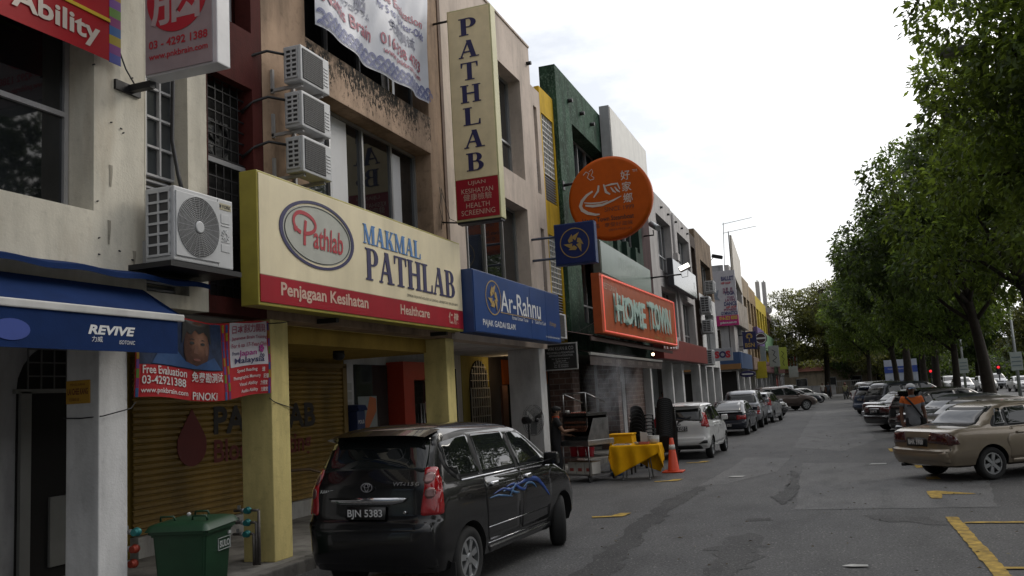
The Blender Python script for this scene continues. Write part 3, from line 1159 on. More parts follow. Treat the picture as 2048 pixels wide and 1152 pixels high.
mb.box(-7.9, -7.75, 22.7, 23.6, 2.4, 3.08)
mb.build('orange_wall', P_ORANGE, b5)
mb = MB()
mb.box(SH + .03, SH + .07, 23.8, 26.9, .3, 2.35)
mb.build('shop_glazing', glass('green_glass', (0.012, 0.02, 0.018), .08), b5)
mb = MB()
mb.box(-8.3, -8.24, 21.9, 22.3, .4, 2.3)
mb.build('menu_board', mat('menu_pinkish', (.26, .14, .1), .6), b5)

# ---- dark green-grey shophouse (restaurant, second lot)
b6 = thing('shophouse', 'green-grey shophouse under the big white rooftop sign box', 'building', (F, 28.1, 0))
shop_wall(b6, 28.1, 33.8, 10.6, P_DGREEN, [(29.0, 33.2, 3.95, 5.4), (29.0, 33.2, 7.2, 9.6)])
window(b6, 29.02, 33.18, 3.96, 5.39, (30, 31, 32.1), ())
window(b6, 29.02, 33.18, 7.21, 9.59, (30, 31, 32.1), (8.2,))
mb = MB()
for y in (28.5, 30.0, 31.5):
    mb.box(F, F + .18, y, y + .35, 3.6, 7.2)
mb.build('pilaster', P_DGREEN, b6)
ground_floor(b6, 28.1, 33.8, M_BRICK, mat('dark_ceiling', (.05, .045, .04)))
mb = MB()
mb.box(-6.9, -6.78, 30.3, 33.5, .15, 3.09)
mb.build('brick_wall', M_BRICK, b6)
mb = MB()
mb.box(-6.9, -6.80, 28.9, 30.25, 2.3, 3.09)
mb.box(-6.9, -6.80, 28.9, 29.08, .15, 2.3)
mb.box(-6.9, -6.80, 29.75, 30.25, .15, 2.3)
mb.build('door_frame', P_GREYW, b6)
mb = MB()
mb.ring((-6.79, 29.5, 2.7), YP, ZP, .16, .11, .01, 24, sy=1.4)
mb.build('door_emblem', mat('emblem_grey', (.12, .12, .12)), b6)
column(b6, 33.45, 33.75, P_WHITE, x0=-6.9)

# ---- pale twin shophouses
b7 = thing('shophouse', 'pale grey shophouse with a security camera beside the maroon strip', 'building', (F, 33.8, 0))
shop_wall(b7, 33.8, 35.5, 10.1, plaster('dark_maroon_plaster', (.06, .028, .03), .3), [], name='stair_wall')
shop_wall(b7, 35.5, 41.4, 10.5, P_PALE, [(37.3, 41.0, 3.9, 6.38), (37.3, 41.0, 7.12, 9.6)])
window(b7, 37.32, 40.98, 3.91, 6.37, (38.2, 39.2, 40.1), (4.6,))
window(b7, 37.32, 40.98, 7.13, 9.59, (38.2, 39.2, 40.1), (8.0,))
ground_floor(b7, 33.8, 41.4, plaster('teal_white', (.35, .37, .38), .2), P_WHITE)
column(b7, 41.1, 41.6, P_WHITE)
column(b7, 38.3, 38.6, P_WHITE)
b8 = thing('shophouse', 'pale grey shophouse behind the dark blue glossy sign box', 'building', (F, 41.4, 0))
shop_wall(b8, 41.4, 47.2, 10.45, P_PALE, [(42.9, 46.7, 3.9, 6.3), (42.9, 46.7, 7.12, 9.65)])
window(b8, 42.92, 46.68, 3.91, 6.29, (43.8, 44.8, 45.7), (4.6,))
window(b8, 42.92, 46.68, 7.13, 9.64, (43.8, 44.8, 45.7), (8.0,))
ground_floor(b8, 41.4, 47.2, plaster('teal_white', (.35, .37, .38)), P_WHITE)
column(b8, 46.8, 47.3, P_WHITE)
mb = MB()
mb.cyl((F + .07, 41.5, 3.2), (F + .07, 41.5, 10.3), .06)
mb.box(F, F + .2, 41.3, 42.0, 8.0, 8.35)
mb.build('downpipe', P_PALE, b8)
for b_, ys in ((b7, (36.5, 38.6, 40.4)), (b8, (42.5, 44.4, 46.2))):
    for y in ys:
        mb = MB()
        mb.cyl((F, y, 10.05), (F + .12, y, 10.05), .05)
        mb.build('drain_spout', M_DARKM, b_)

# ---- brown and white end shophouse
b9 = thing('shophouse', 'brown-topped end shophouse with white lower floors and stacked air conditioners', 'building', (F, 47.2, 0))
shop_wall(b9, 47.2, 49.2, 10.3, plaster('sooty_brown', (.07, .05, .04), .3), [(47.4, 48.9, 3.3, 9.6)], name='stair_wall', d=.3)
shop_wall(b9, 49.2, 56.3, 10.85, P_BROWN, [(50.9, 55.3, 7.3, 9.3)], name='upper_wall', z0=7.2)
shop_wall(b9, 49.2, 56.3, 7.2, P_WHITE, [(50.9, 55.0, 4.0, 6.3)], back=False)
window(b9, 50.92, 55.28, 7.31, 9.29, (52, 53.1, 54.2), ())
window(b9, 50.92, 54.98, 4.01, 6.29, (52, 53.1, 54.1), ())
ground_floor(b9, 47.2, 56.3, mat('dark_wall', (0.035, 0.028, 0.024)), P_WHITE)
for y in (49.3, 52.4, 55.85):
    column(b9, y, y + .45, P_WHITE)
mb = MB()
mb.box(-8.75, -8.7, 49.9, 52.2, 2.3, 2.9)
mb.build('shop_fascia', mat('olive_fascia', (.35, .33, .08)), b9)

# ---- far block across the lane
b10 = thing('shophouse', 'pale corner shophouse with the tall dance poster on its end wall', 'building', (F, 67, 0))
shop_wall(b10, 67, 77, 11.0, P_PALE, [(69.5, 73, 4.6, 6.6), (70, 76, 7.4, 10.2)])
mb = MB()
mb.box(-14, F - .4, 66.75, 67.01, 3.1, 11.0)
mb.build('end_wall', P_GREYW, b10)
mb = MB()
mb.box(-8.3, -7.45, 66.70, 66.76, 4.2, 6.2)
ew = mb.build('window', M_ALU, b10)
mb = MB()
mb.box(-8.22, -7.82, 66.69, 66.71, 4.28, 6.12)
mb.box(-7.74, -7.5, 66.69, 66.71, 4.28, 6.12)
mb.build('pane', M_GLASS, ew)
window(b10, 69.52, 72.98, 4.61, 6.59, (70.6, 71.8), ())
window(b10, 70.02, 75.98, 7.41, 10.19, (71.5, 73, 74.5), ())
ground_floor(b10, 67, 77, P_GREYW, P_WHITE)
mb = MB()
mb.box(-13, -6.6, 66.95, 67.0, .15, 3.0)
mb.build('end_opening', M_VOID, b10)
for y in (67.05, 71.5, 76.4):
    column(b10, y, y + .5, P_WHITE)
for x in (-8.2, -9.8, -11.5):
    mb = MB()
    mb.box(x, x + .4, 66.6, 66.94, .15, 3.1)
    mb.build('column', P_WHITE, b10)
mb = MB()
mb.box(-12, -6.2, 66.45, 66.72, 3.15, 3.55)
mb.mi = 1
mb.box(-12, -6.2, 66.45, 66.72, 3.55, 4.4)
mb.box(-6.42, -6.15, 66.72, 76.5, 3.2, 4.4)
mb.build('fascia_band', [mat('fascia_orange', (.24, .12, .04)), mat('fascia_blue', (.03, .07, .17))], b10)
FAR = [(77, 84, 11.3, plaster('tan_far', (.36, .28, .19), .3, loc=(1, 1, 1)), 'tan shophouse just past the white board on the far block'),
       (84, 91, 11.1, plaster('ochre_far', (.33, .23, .12), .3, loc=(2, 5, 1)), 'ochre brown shophouse beside the bright yellow one on the far block'),
       (91, 106, 10.9, plaster('yellow_far', (.55, .42, .05), .15), 'bright yellow shophouse on the far block'),
       (106, 114, 10.4, plaster('brown_far', (.24, .16, .12), .3), 'brown shophouse below the rooftop antennas on the far block'),
       (114, 128, 10.2, plaster('grey_far', (.42, .43, .45), .2), 'pale grey shophouse second from the end of the far block'),
       (128, 146, 10.8, plaster('white_far', (.5, .5, .5), .2), 'white shophouse at the far end of the row')]
for y0, y1, top, m, lab in FAR:
    b = thing('shophouse', lab, 'building', (F, y0, 0))
    n = max(2, int((y1 - y0) / 3.4))
    st = (y1 - y0) / n
    hs = []
    for k in range(n):
        a = y0 + st * k
        hs += [(a + .5, a + st - .5, 7.4, 9.6), (a + .5, a + st - .5, 4.3, 6.4)]
    shop_wall(b, y0, y1, top, m, hs, d=.8)
    for h in hs:
        window(b, h[0] + .01, h[1] - .01, h[2] + .01, h[3] - .01, ((h[0] + h[1]) / 2,), (), x=F - .6)
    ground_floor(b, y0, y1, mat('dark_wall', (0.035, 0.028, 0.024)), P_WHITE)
    k = y0 + .1
    while k < y1 - .3:
        column(b, k, k + .45, P_GREYW)
        k += 5.2
mb = MB()
mb.box(SH, -6.7, 116, 121, .2, 3.0)
mb.build('red_shop_front', mat('shop_red', (.38, .02, .02), .5), b)

# ================================================================== signs and fixtures
def sign_face(name, col, rough=0.35, var=0.06):
    return mat(name, col, max(rough, .3), spec=.25, var=var * 2, vscale=1.2, streak=.12)


S_CREAM = sign_face('sign_cream', (0.86, 0.76, 0.53))
S_YEDGE = mat('sign_edge_yellow', (0.33, 0.28, 0.04), .45, var=.2)
S_RED = sign_face('sign_red', (0.36, 0.018, 0.03))
S_NAVY = mat('letter_navy', (0.02, 0.018, 0.09), .5, var=0)
S_SKY = mat('letter_sky_blue', (0.08, 0.22, 0.5), .5, var=0)
S_PINKL = mat('letter_pale_pink', (0.55, 0.38, 0.30), .5, var=0)
S_BLUE = sign_face('sign_blue', (0.016, 0.055, 0.20))
S_WHT = mat('letter_white', (0.62, 0.63, 0.63), .5, var=0)
S_GOLD = mat('letter_gold', (0.36, 0.24, 0.07), .5, var=0)
S_LRED = mat('letter_red', (0.42, 0.02, 0.035), .5, var=0)
S_BLK = mat('letter_black', (0.012, 0.012, 0.012), .5, var=0)
S_GREYF = mat('sign_frame_grey', (0.25, 0.25, 0.25), .5, .4)


def panel(mb, x0, x1, y0, y1, z0, z1, bev=.012):
    mb.box(x0, x1, y0, y1, z0, z1, bev)


def bracket(root, pts, r=.02, m=None, name='bracket'):
    mb = MB()
    mb.tube(pts, r)
    return mb.build(name, m or M_DARKM, root)


# long cream laboratory signboard
sg = thing('signboard', 'long cream MAKMAL PATHLAB signboard with red strip along its foot', 'sign', (-6.0, 8.3, 3.16))
mb = MB(); panel(mb, -6.25, -6.01, 8.3, 14.2, 3.16, 4.74); mb.build('sign_box', S_YEDGE, sg)
mb = MB(); panel(mb, -6.012, -6.0, 8.33, 14.18, 3.52, 4.71, .004); mb.build('cream_face', S_CREAM, sg)
mb = MB(); panel(mb, -6.012, -5.998, 8.33, 14.18, 3.2, 3.515, .004); mb.build('red_strip', S_RED, sg)
X6 = -5.997
mb = MB()
mb.prism([(.80 * math.cos(2 * math.pi * i / 48), .375 * math.sin(2 * math.pi * i / 48)) for i in range(48)], (X6 - .004, 9.58, 4.15), YP, ZP, .003)
mb.build('oval_badge', mat('badge_grey', (.44, .45, .40), .5), sg)
mb = MB(); mb.ring((X6, 9.58, 4.15), YP, ZP, .87, .80, .006, 60, sy=.5); mb.build('oval_outline', S_NAVY, sg)
mb = MB(); mb.ring((X6, 9.58, 4.15), YP, ZP, .765, .75, .005, 60, sy=.475); mb.build('oval_inner_line', S_BLK, sg)
# script lettering in the badge
def stroke(mb, pts, w, O, R, U, d=.006):
    O, R, U = Vector(O), Vector(R), Vector(U)
    N = R.cross(U)
    L, Rr = [], []
    for i, p in enumerate(pts):
        a, b = pts[max(i - 1, 0)], pts[min(i + 1, len(pts) - 1)]
        t = Vector((b[0] - a[0], b[1] - a[1])).normalized()
        ww = w * (p[2] if len(p) > 2 else 1)
        n = Vector((-t.y, t.x)) * ww / 2
        L.append(mb.bm.verts.new(O + R * (p[0] + n.x) + U * (p[1] + n.y) + N * d))
        Rr.append(mb.bm.verts.new(O + R * (p[0] - n.x) + U * (p[1] - n.y) + N * d))
    for i in range(len(pts) - 1):
        mb.bm.faces.new((L[i], Rr[i], Rr[i + 1], L[i + 1])).material_index = mb.mi
def arc(cx, cy, rx, ry, a0, a1, n=14):
    return [(cx + rx * math.cos(R_(a0 + (a1 - a0) * i / n)), cy + ry * math.sin(R_(a0 + (a1 - a0) * i / n))) for i in range(n + 1)]
mb = MB()
OO = (X6, 8.98, 4.0)
stroke(mb, [(.30, .30), (.27, .15), (.26, -.02)], .055, OO, YP, ZP, .004)
stroke(mb, arc(.22, .26, .19, .13, 260, 90, 14) + arc(.22, .26, .30, .13, 90, -80, 16), .05, OO, YP, ZP, .0055)
stroke(mb, [(.03, .16), (.10, .19), (.05, .13)], .04, OO, YP, ZP, .0047)
mb.build('script_initial', S_LRED, sg)
text('athlab', (X6, 9.44, 3.97), YP, ZP, .72, .30, S_LRED, sg, bold=.012, shear=.12, lift=.006)
serif('MAKMAL', (X6, 10.72, 4.235), YP, ZP, 1.83, .28, S_SKY, sg, gap=.05)
serif('PATHLAB', (X6, 10.76, 3.715), YP, ZP, 3.10, .46, S_NAVY, sg, gap=.06)
text('DIMILIKI OLEH PATHOLOGY & CLINICAL LABORATORY (M) SDN BHD', (X6, 12.02, 3.575), YP, ZP, 1.94, .055, S_BLK, sg)
text('Penjagaan Kesihatan', (X6 + .002, 8.72, 3.255), YP, ZP, 2.08, .21, S_PINKL, sg, bold=.025)
text('Healthcare', (X6 + .002, 11.78, 3.30), YP, ZP, 1.02, .15, S_PINKL, sg, bold=.02)
text('保健', (X6 + .002, 13.55, 3.265), YP, ZP, .42, .2, S_PINKL, sg, bold=.02)
for y in (10.3, 13.9):
    mb = MB(); mb.box(-6.5, -6.2, y - .04, y + .04, 3.1, 3.165); mb.build('bracket', M_DARKM, sg)

# tall vertical laboratory sign
sg = thing('projecting_sign', 'tall narrow cream PATHLAB sign standing out from the wall', 'sign', (-5.73, 14.5, 5.19))
mb = MB(); panel(mb, -6.17, -5.29, 14.51, 14.76, 5.19, 9.24); mb.build('sign_box', mat('pale_yellow_edge', (.55, .52, .28), .5), sg)
mb = MB(); panel(mb, -6.15, -5.32, 14.5, 14.512, 5.97, 9.21, .004); mb.build('cream_face', mat('sign_dull_cream', (.86, .73, .46), .5, spec=.25, streak=.1), sg)
mb = MB(); panel(mb, -6.15, -5.32, 14.497, 14.512, 5.23, 5.962, .004); mb.build('red_panel', S_RED, sg)
for k, c in enumerate('PATHLAB'):
    serif(c, (-5.76 + (.0 if k < 5 else .02), 14.497, 8.70 - k * .432), XP, ZP, .34 if c in 'PTLB' else .40, .335, S_NAVY, sg, center=True)
for k, (s, w, h) in enumerate((('UJIAN', .34, .09), ('KESIHATAN', .62, .09), ('健康檢驗', .56, .125), ('HEALTH', .46, .09), ('SCREENING', .66, .095))):
    text(s, (-5.73, 14.493, 5.83 - k * .135), XP, ZP, w, h, S_PINKL, sg, center=True)
mb = MB(); mb.box(-6.16, -5.31, 14.53, 14.74, 5.15, 5.19); mb.build('sign_foot', M_DARKM, sg)
bracket(sg, [(-6.5, 14.6, 9.1), (-6.15, 14.6, 9.1)], .022)
bracket(sg, [(-6.5, 14.6, 5.25), (-6.15, 14.62, 5.2)], .015)
bracket(sg, [(-6.5, 14.62, 5.9), (-6.35, 14.62, 5.3), (-6.2, 14.62, 5.22)], .006)

# grey double-sided brain-training sign
sg = thing('projecting_sign', 'faded grey projecting sign with a red disc and white Chinese character', 'sign', (-5.8, 6.75, 5.36))
mb = MB(); panel(mb, -6.21, -5.33, 6.78, 6.98, 5.36, 7.2); mb.build('sign_box', mat('sign_white_edge', (.6, .6, .62), .4), sg)
mb = MB(); panel(mb, -6.2, -5.38, 6.768, 6.782, 5.38, 7.18, .004); mb.build('sign_face', mat('faded_sign_face', (.33, .28, .29), .5, var=.15), sg)
mb = MB()
mb.prism([(.37 * math.cos(2 * math.pi * i / 40), .37 * math.sin(2 * math.pi * i / 40)) for i in range(40)], (-5.8, 6.766, 6.14), XP, ZP, .003)
mb.build('red_disc', S_LRED, sg)
text('脳', (-6.12, 6.762, 5.86), XP, ZP, .62, .56, mat('letter_grey', (.42, .36, .36), .5), sg, bold=.012)
text('03 - 4292 1388', (-6.15, 6.764, 5.635), XP, ZP, .72, .085, S_LRED, sg, bold=.02)
text('www.pnkbrain.com', (-6.15, 6.764, 5.50), XP, ZP, .72, .085, S_LRED, sg, bold=.02)
mb = MB(); mb.box(-6.5, -6.2, 6.83, 6.9, 5.28, 5.35); mb.box(-6.5, -6.47, 6.66, 7.0, 5.26, 5.36); mb.build('bracket', M_DARKM, sg)
bracket(sg, [(-6.48, 6.7, 5.7), (-6.46, 6.78, 5.5), (-6.4, 6.85, 5.33)], .008)

# red banner on the cream shophouse
bn = thing('banner', 'red vinyl banner with yellow stripe and rainbow border at the top left', 'banner', (-6.4, 5.0, 5.46))
def vinyl(y0, y1, z0, z1, x, amp, nu=16, nv=8, ph=0):
    def fn(u, v):
        return (x + amp * (math.sin(u * 9 + v * 3 + ph) * .6 + math.sin(u * 23 - v * 5 + ph) * .25) * (1 - .5 * v), y0 + (y1 - y0) * u, z0 + (z1 - z0) * v + amp * .5 * math.sin(u * 7 + ph))
    return fn
fnr = vinyl(2.6, 6.5, 5.47, 6.9, -6.4, .012)
mb = MB(); mb.grid(fnr, 30, 6); mb.build('red_cloth', mat('vinyl_red', (.36, .015, .02), .5, spec=.2), bn)
BC = [(.10, .12, .45), (.30, .07, .30), (.5, .38, .03), (.05, .16, .42), (.33, .05, .22), (.18, .35, .06), (.25, .09, .4), (.55, .3, .03), (.08, .12, .4)]
for k in range(14):
    z = 5.47 + k * .095
    mb = MB(); mb.box(-6.405, -6.398, 6.5, 6.65, z, z + .095); mb.build('border_stripe', mat('border_%s' % 'abcdefghi'[k % 9], tuple(q * .7 for q in BC[k % 9]), .5), bn)
mb = MB(); mb.box(-6.397, -6.385, 2.6, 6.5, 5.87, 5.905); mb.build('yellow_stripe', mat('stripe_yellow', (.6, .42, .02), .5), bn)
text('Memory Ability', (-6.384, 4.05, 5.53), YP, ZP, 2.32, .27, mat('letter_cream', (.6, .52, .45), .5), bn, bold=.025)

# white hanging banner with wave pattern
bn = thing('banner', 'sagging white plastic banner with blue wave pattern on the tan shophouse', 'banner', (-6.35, 12.1, 7.3))
def fw(u, v):
    s = math.sin(u * math.pi)
    return (-6.36 + .05 * math.sin(u * 11 + v * 4) * (1 - v * .6) + .03 * math.sin(u * 27 - v * 6), 10.22 + 3.78 * u, 7.33 - .06 * s * (1 - v) + (9.4 - 7.33) * v)
M_VW = mat('vinyl_white', (.55, .57, .63), .4, spec=.3, var=.1)
mb = MB(); mb.grid(fw, 48, 16); mb.build('cloth', M_VW, bn)
def on_fw(p):
    q = Vector(fw((p.y - 10.22) / 3.78, (p.z - 7.33) / 2.07))
    return Vector((q.x + .012 + (p.x + 6.36), p.y, q.z))
M_WAVE, M_BRED = mat('wave_blue', (.07, .09, .26), .5), mat('banner_red', (.33, .05, .10), .5)
M_BGRY = mat('banner_slate', (.16, .17, .26), .5)
for r in range(3):
    for k in range(21):
        cy, cz = 10.32 + k * .182 + (.091 if r % 2 else 0), 7.36 + r * .085
        mb = MB()
        for rad in (.085, .062, .04, .02):
            pts = [(cy + rad * math.cos(math.pi * i / 8), cz + rad * math.sin(math.pi * i / 8)) for i in range(9)]
            for (a, b), (c, d) in zip(pts, pts[1:]):
                k2 = .78 if rad > .03 else .5
                P = [(a, b), (c, d), (cy + (c - cy) * k2, cz + (d - cz) * k2), (cy + (a - cy) * k2, cz + (b - cz) * k2)]
                mb.face([on_fw(Vector((-6.36 + .002 * (2 - r), y, z))) for y, z in P])
        if k % 1 == 0:
            mb.build('wave_motif', M_WAVE, bn, fix=False)
for s, y, z, w, h, m in (('Mattis Brain', 10.35, 7.74, 1.55, .22, M_BRED), ('016-338 4293', 12.15, 7.83, 1.6, .2, M_BRED), ('www.pnkbrain.com', 12.2, 7.66, 1.55, .13, M_BRED),
                         ('日本幼児のプログラム', 10.45, 8.02, 1.35, .12, M_BGRY), ('脳', 11.4, 8.1, .26, .28, M_BGRY), ('免费测试', 12.4, 8.13, 1.05, .22, M_BGRY),
                         ('For 5 to 12-Year-Olds', 12.05, 8.42, 1.75, .14, mat('banner_navy', (.05, .06, .25), .5)), ('Free Evaluation', 12.1, 8.62, 1.6, .15, M_BRED), ('Japan', 10.5, 8.45, 1.1, .26, M_BRED)):
    text(s, (-6.36, y, z), YP, ZP, w, h, m, bn, bold=.012, warp=on_fw)

def portrait_print():
    # printed half-lit face: warm mid tones fading into the dark side of the print
    m, nt, b = _nodes('print_skin')
    tc = nt.nodes.new('ShaderNodeTexCoord')
    mp = nt.nodes.new('ShaderNodeMapping')
    mp.inputs['Location'].default_value = (0, .17 / .24, -.63 / .28)
    mp.inputs['Scale'].default_value = (0.0, 1 / .24, 1 / .28)
    g = nt.nodes.new('ShaderNodeTexGradient')
    g.gradient_type = 'SPHERICAL'
    nt.links.new(tc.outputs['Object'], mp.inputs['Vector'])
    nt.links.new(mp.outputs['Vector'], g.inputs['Vector'])
    c = _ramp(nt, g.outputs['Fac'], [(0.0, (.05, .025, .02)), (.35, (.10, .045, .03)), (.75, (.22, .11, .07)), (1.0, (.30, .16, .11))])
    nt.links.new(_mix(nt, c, _ramp(nt, _tex(nt, 14, 5), [(.3, .75), (.7, 1.1)])), b.inputs['Base Color'])
    b.inputs['Roughness'].default_value = .5
    b.inputs['Specular IOR Level'].default_value = .2
    return m


# low banner between the columns
bn = thing('banner', 'low vinyl banner with a boy portrait and phone number tied between columns', 'banner', (-6.45, 8.0, 2.13))
def fl(u, v):
    return (-6.46 + .02 * math.sin(u * 13 + v * 3), 6.88 + 2.24 * u, 2.17 - .05 * math.sin(u * math.pi) + .02 * math.sin(u * 9) + (.86 + .02 * u) * v)
mb = MB(); mb.grid(fl, 40, 10); mb.build('cloth', mat('vinyl_red', (.42, .02, .025)), bn)
def on_fl(p):
    q = Vector(fl((p.y - 6.88) / 2.24, (p.z - 2.15) / .87))
    return Vector((q.x + p.x, p.y, q.z))
def flat(name, pts, m, lift, wp=on_fl, parent=None):
    mb = MB()
    vs = [Vector((0, a, b)) for a, b in pts]
    v2, _, f2, _, _, _ = delaunay_2d_cdt([Vector((a, b)) for a, b in pts] + [Vector((y, z)) for y in np.arange(min(p[0] for p in pts), max(p[0] for p in pts), .07) for z in np.arange(min(p[1] for p in pts), max(p[1] for p in pts), .07)],
                                         [(i, (i + 1) % len(pts)) for i in range(len(pts))], [], 1, 1e-5)
    b = [mb.bm.verts.new(wp(Vector((lift, q.x, q.y)))) for q in v2]
    for f in f2:
        mb.bm.faces.new([b[i] for i in f])
    return mb.build(name, m, parent)
def ell(cy, cz, ry, rz, n=26, a0=0, a1=360):
    return [(cy + ry * math.cos(R_(a0 + (a1 - a0) * i / n)), cz + rz * math.sin(R_(a0 + (a1 - a0) * i / n))) for i in range(n)]
flat('photo_ground', [(6.92, 2.48), (8.22, 2.48), (8.22, 3.0), (6.92, 3.0)], mat('print_dark_blue', (.02, .035, .08), .5, spec=.2, var=.6, vscale=5), .004, parent=bn)
po = flat('portrait', ell(7.78, 2.735, .19, .27), portrait_print(), .008, parent=bn)
flat('portrait_hair', [(7.56, 2.74), (7.56, 3.0), (8.0, 3.0), (8.0, 2.76), (7.95, 2.85), (7.88, 2.90), (7.8, 2.87), (7.74, 2.91), (7.68, 2.85), (7.62, 2.88)], mat('print_hair', (.01, .009, .01), .5), .012, parent=po)
flat('portrait_shirt', [(7.1, 2.49), (7.2, 2.6), (7.5, 2.66), (7.62, 2.56), (7.78, 2.52), (7.92, 2.58), (8.05, 2.63), (8.18, 2.49)], mat('print_blue', (.03, .075, .19), .5, spec=.2, var=.4), .012, parent=po)
for cy in (7.70, 7.86):
    flat('portrait_eye', ell(cy, 2.765, .034, .016), S_BLK, .012, parent=po)
    flat('portrait_brow', [(cy - .045, 2.80), (cy, 2.815), (cy + .045, 2.80), (cy, 2.803)], S_BLK, .012, parent=po)
flat('portrait_cheek_shade', [(7.6, 2.72), (7.66, 2.74), (7.69, 2.62), (7.74, 2.52), (7.68, 2.53), (7.62, 2.62)], mat('print_skin_deep', (.07, .032, .022), .5, spec=.2), .0095, parent=po)
flat('portrait_ear', ell(7.925, 2.70, .022, .055), mat('print_skin_dark', (.15, .065, .04), .5), .010, parent=po)
flat('portrait_mouth', ell(7.78, 2.59, .05, .014), mat('print_lip', (.16, .05, .04), .5), .0125, parent=po)
flat('portrait_nose', [(7.75, 2.74), (7.73, 2.66), (7.80, 2.65), (7.785, 2.74)], mat('print_skin_dark', (.15, .065, .04), .5), .011, parent=po)
flat('white_panel', [(8.38, 2.5), (9.06, 2.5), (9.06, 3.02), (8.38, 3.02)], mat('print_white', (.48, .46, .5), .4), .004, parent=bn)
for y0 in (6.89, 8.24, 8.31, 9.065):
    for k in range(9):
        flat('border_stripe', [(y0, 2.15 + k * .095), (y0 + .038, 2.15 + k * .095), (y0 + .038, 2.24 + k * .095), (y0, 2.24 + k * .095)], mat('dim_border_%s' % 'abcdefghi'[(k + int(y0 * 7)) % 9], tuple(q * .45 for q in BC[(k + int(y0 * 7)) % 9]), .6, spec=.2), .005, parent=bn)
WL = mat('print_letter_white', (.55, .53, .52), .5)
for s, y, z, w, h, m in (('Free Evaluation', 6.97, 2.385, .68, .085, WL), ('03-42921388', 6.96, 2.28, .68, .085, WL), ('www.pnkbrain.com', 6.95, 2.175, .72, .07, WL), ('免费勘测试', 7.72, 2.35, .48, .11, WL),
                         ('PiNOKi', 7.74, 2.16, .36, .085, WL), ('日本脳力開発', 8.42, 2.885, .6, .1, M_BRED), ('Japanese Brain Training', 8.41, 2.80, .62, .05, M_BRED), ('For 6 to 17-Year-Olds', 8.41, 2.72, .62, .05, M_BRED),
                         ('From', 8.42, 2.635, .12, .045, S_NAVY), ('Japan', 8.54, 2.60, .30, .085, mat('print_magenta', (.36, .02, .22), .5)), ('to', 8.9, 2.585, .08, .05, S_NAVY), ('Malaysia', 8.46, 2.515, .52, .085, S_NAVY),
                         ('Speed Reading', 8.5, 2.42, .36, .05, WL), ('Photographic Memory', 8.42, 2.34, .5, .05, WL), ('Visual Ability', 8.53, 2.26, .34, .05, WL), ('Audio Ability', 8.56, 2.18, .32, .05, WL),
                         ('速', 8.94, 2.415, .055, .055, WL), ('記憶', 8.97, 2.335, .09, .055, WL), ('力視覚', 8.92, 2.255, .12, .055, WL), ('力聴覚', 8.93, 2.175, .12, .055, WL)):
    text(s, (.010, y, z), YP, ZP, w, h, m, bn, bold=.014, warp=on_fl)
mb = MB()
for k in range(5):
    a = 2 * math.pi * k / 5
    mb.prism([(math.cos(t) * .02, math.sin(t) * .02) for t in [2 * math.pi * i / 10 for i in range(10)]], on_fl(Vector((.012 + .0004 * k, 8.92 + .03 * math.cos(a), 2.69 + .03 * math.sin(a)))), YP, ZP, .002)
mb.build('blossom', mat('print_magenta', (.36, .02, .22)), bn)
bracket(bn, [(-6.46, 9.1, 2.12), (-6.45, 9.16, 2.08), (-6.5, 9.3, 2.06), (-6.48, 9.62, 1.98)], .006, name='tie_cord')
bracket(bn, [(-6.46, 6.9, 2.12), (-6.42, 6.8, 2.06), (-6.47, 6.5, 2.0), (-6.7, 6.46, 1.99), (-6.92, 6.47, 2.0)], .006, name='tie_cord')
bracket(bn, [(-6.46, 9.1, 3.03), (-6.48, 9.4, 3.06), (-6.5, 9.6, 3.09)], .006, name='tie_cord')

# blue awning
aw = thing('awning', 'blue fabric awning with white bar and lettered valance', 'awning', (-6.45, 4.0, 3.0))
M_AWB = mat('awning_blue', (.007, .024, .092), .9, spec=.15, var=.2, bump=.1)
mb = MB()
mb.grid(lambda u, v: (-6.42 + .49 * u, 1.6 + 5.36 * v, 3.24 - .31 * u - .03 * math.sin(u * math.pi)), 6, 10)
mb.face([(-6.42, 6.96, 3.24), (-5.93, 6.96, 2.93), (-5.93, 6.96, 2.88), (-6.42, 6.96, 3.16)])
mb.build('canopy', M_AWB, aw, fix=False)
mb = MB(); mb.box(-5.98, -5.92, 1.6, 6.98, 2.875, 2.945, .012); mb.build('front_bar', mat('bar_white', (.55, .55, .53), .45, streak=.2), aw)
mb = MB(); mb.box(-5.95, -5.94, 1.6, 6.9, 2.56, 2.874); mb.build('valance', M_AWB, aw)
mb = MB()
mb.grid(lambda u, v: (-6.49 + .30 * u, 1.6 + 6.1 * v, 3.40 - .06 * u * u - .012 * math.sin(v * 50) * u), 4, 60)
mb.grid(lambda u, v: (-6.19 + .001 * u, 1.6 + 6.1 * v, 3.34 - .05 * u - .012 * math.sin(v * 50)), 1, 60)
mb.build('cover_flap', M_AWB, aw, fix=False)
text('REVIVE', (-5.936, 5.80, 2.70), YP, ZP, .54, .082, S_WHT, aw, bold=.04, shear=.22)
text('力威', (-5.936, 5.84, 2.635), YP, ZP, .12, .05, S_WHT, aw)
text('ISOTONIC', (-5.936, 6.15, 2.625), YP, ZP, .19, .035, S_WHT, aw, shear=.2)
mb = MB(); mb.prism(ell(0, 0, .17, .085), (-5.94, 5.05, 2.70), YP, ZP, .006); mb.build('oval_print', mat('oval_blue', (.02, .05, .26), .6), aw)
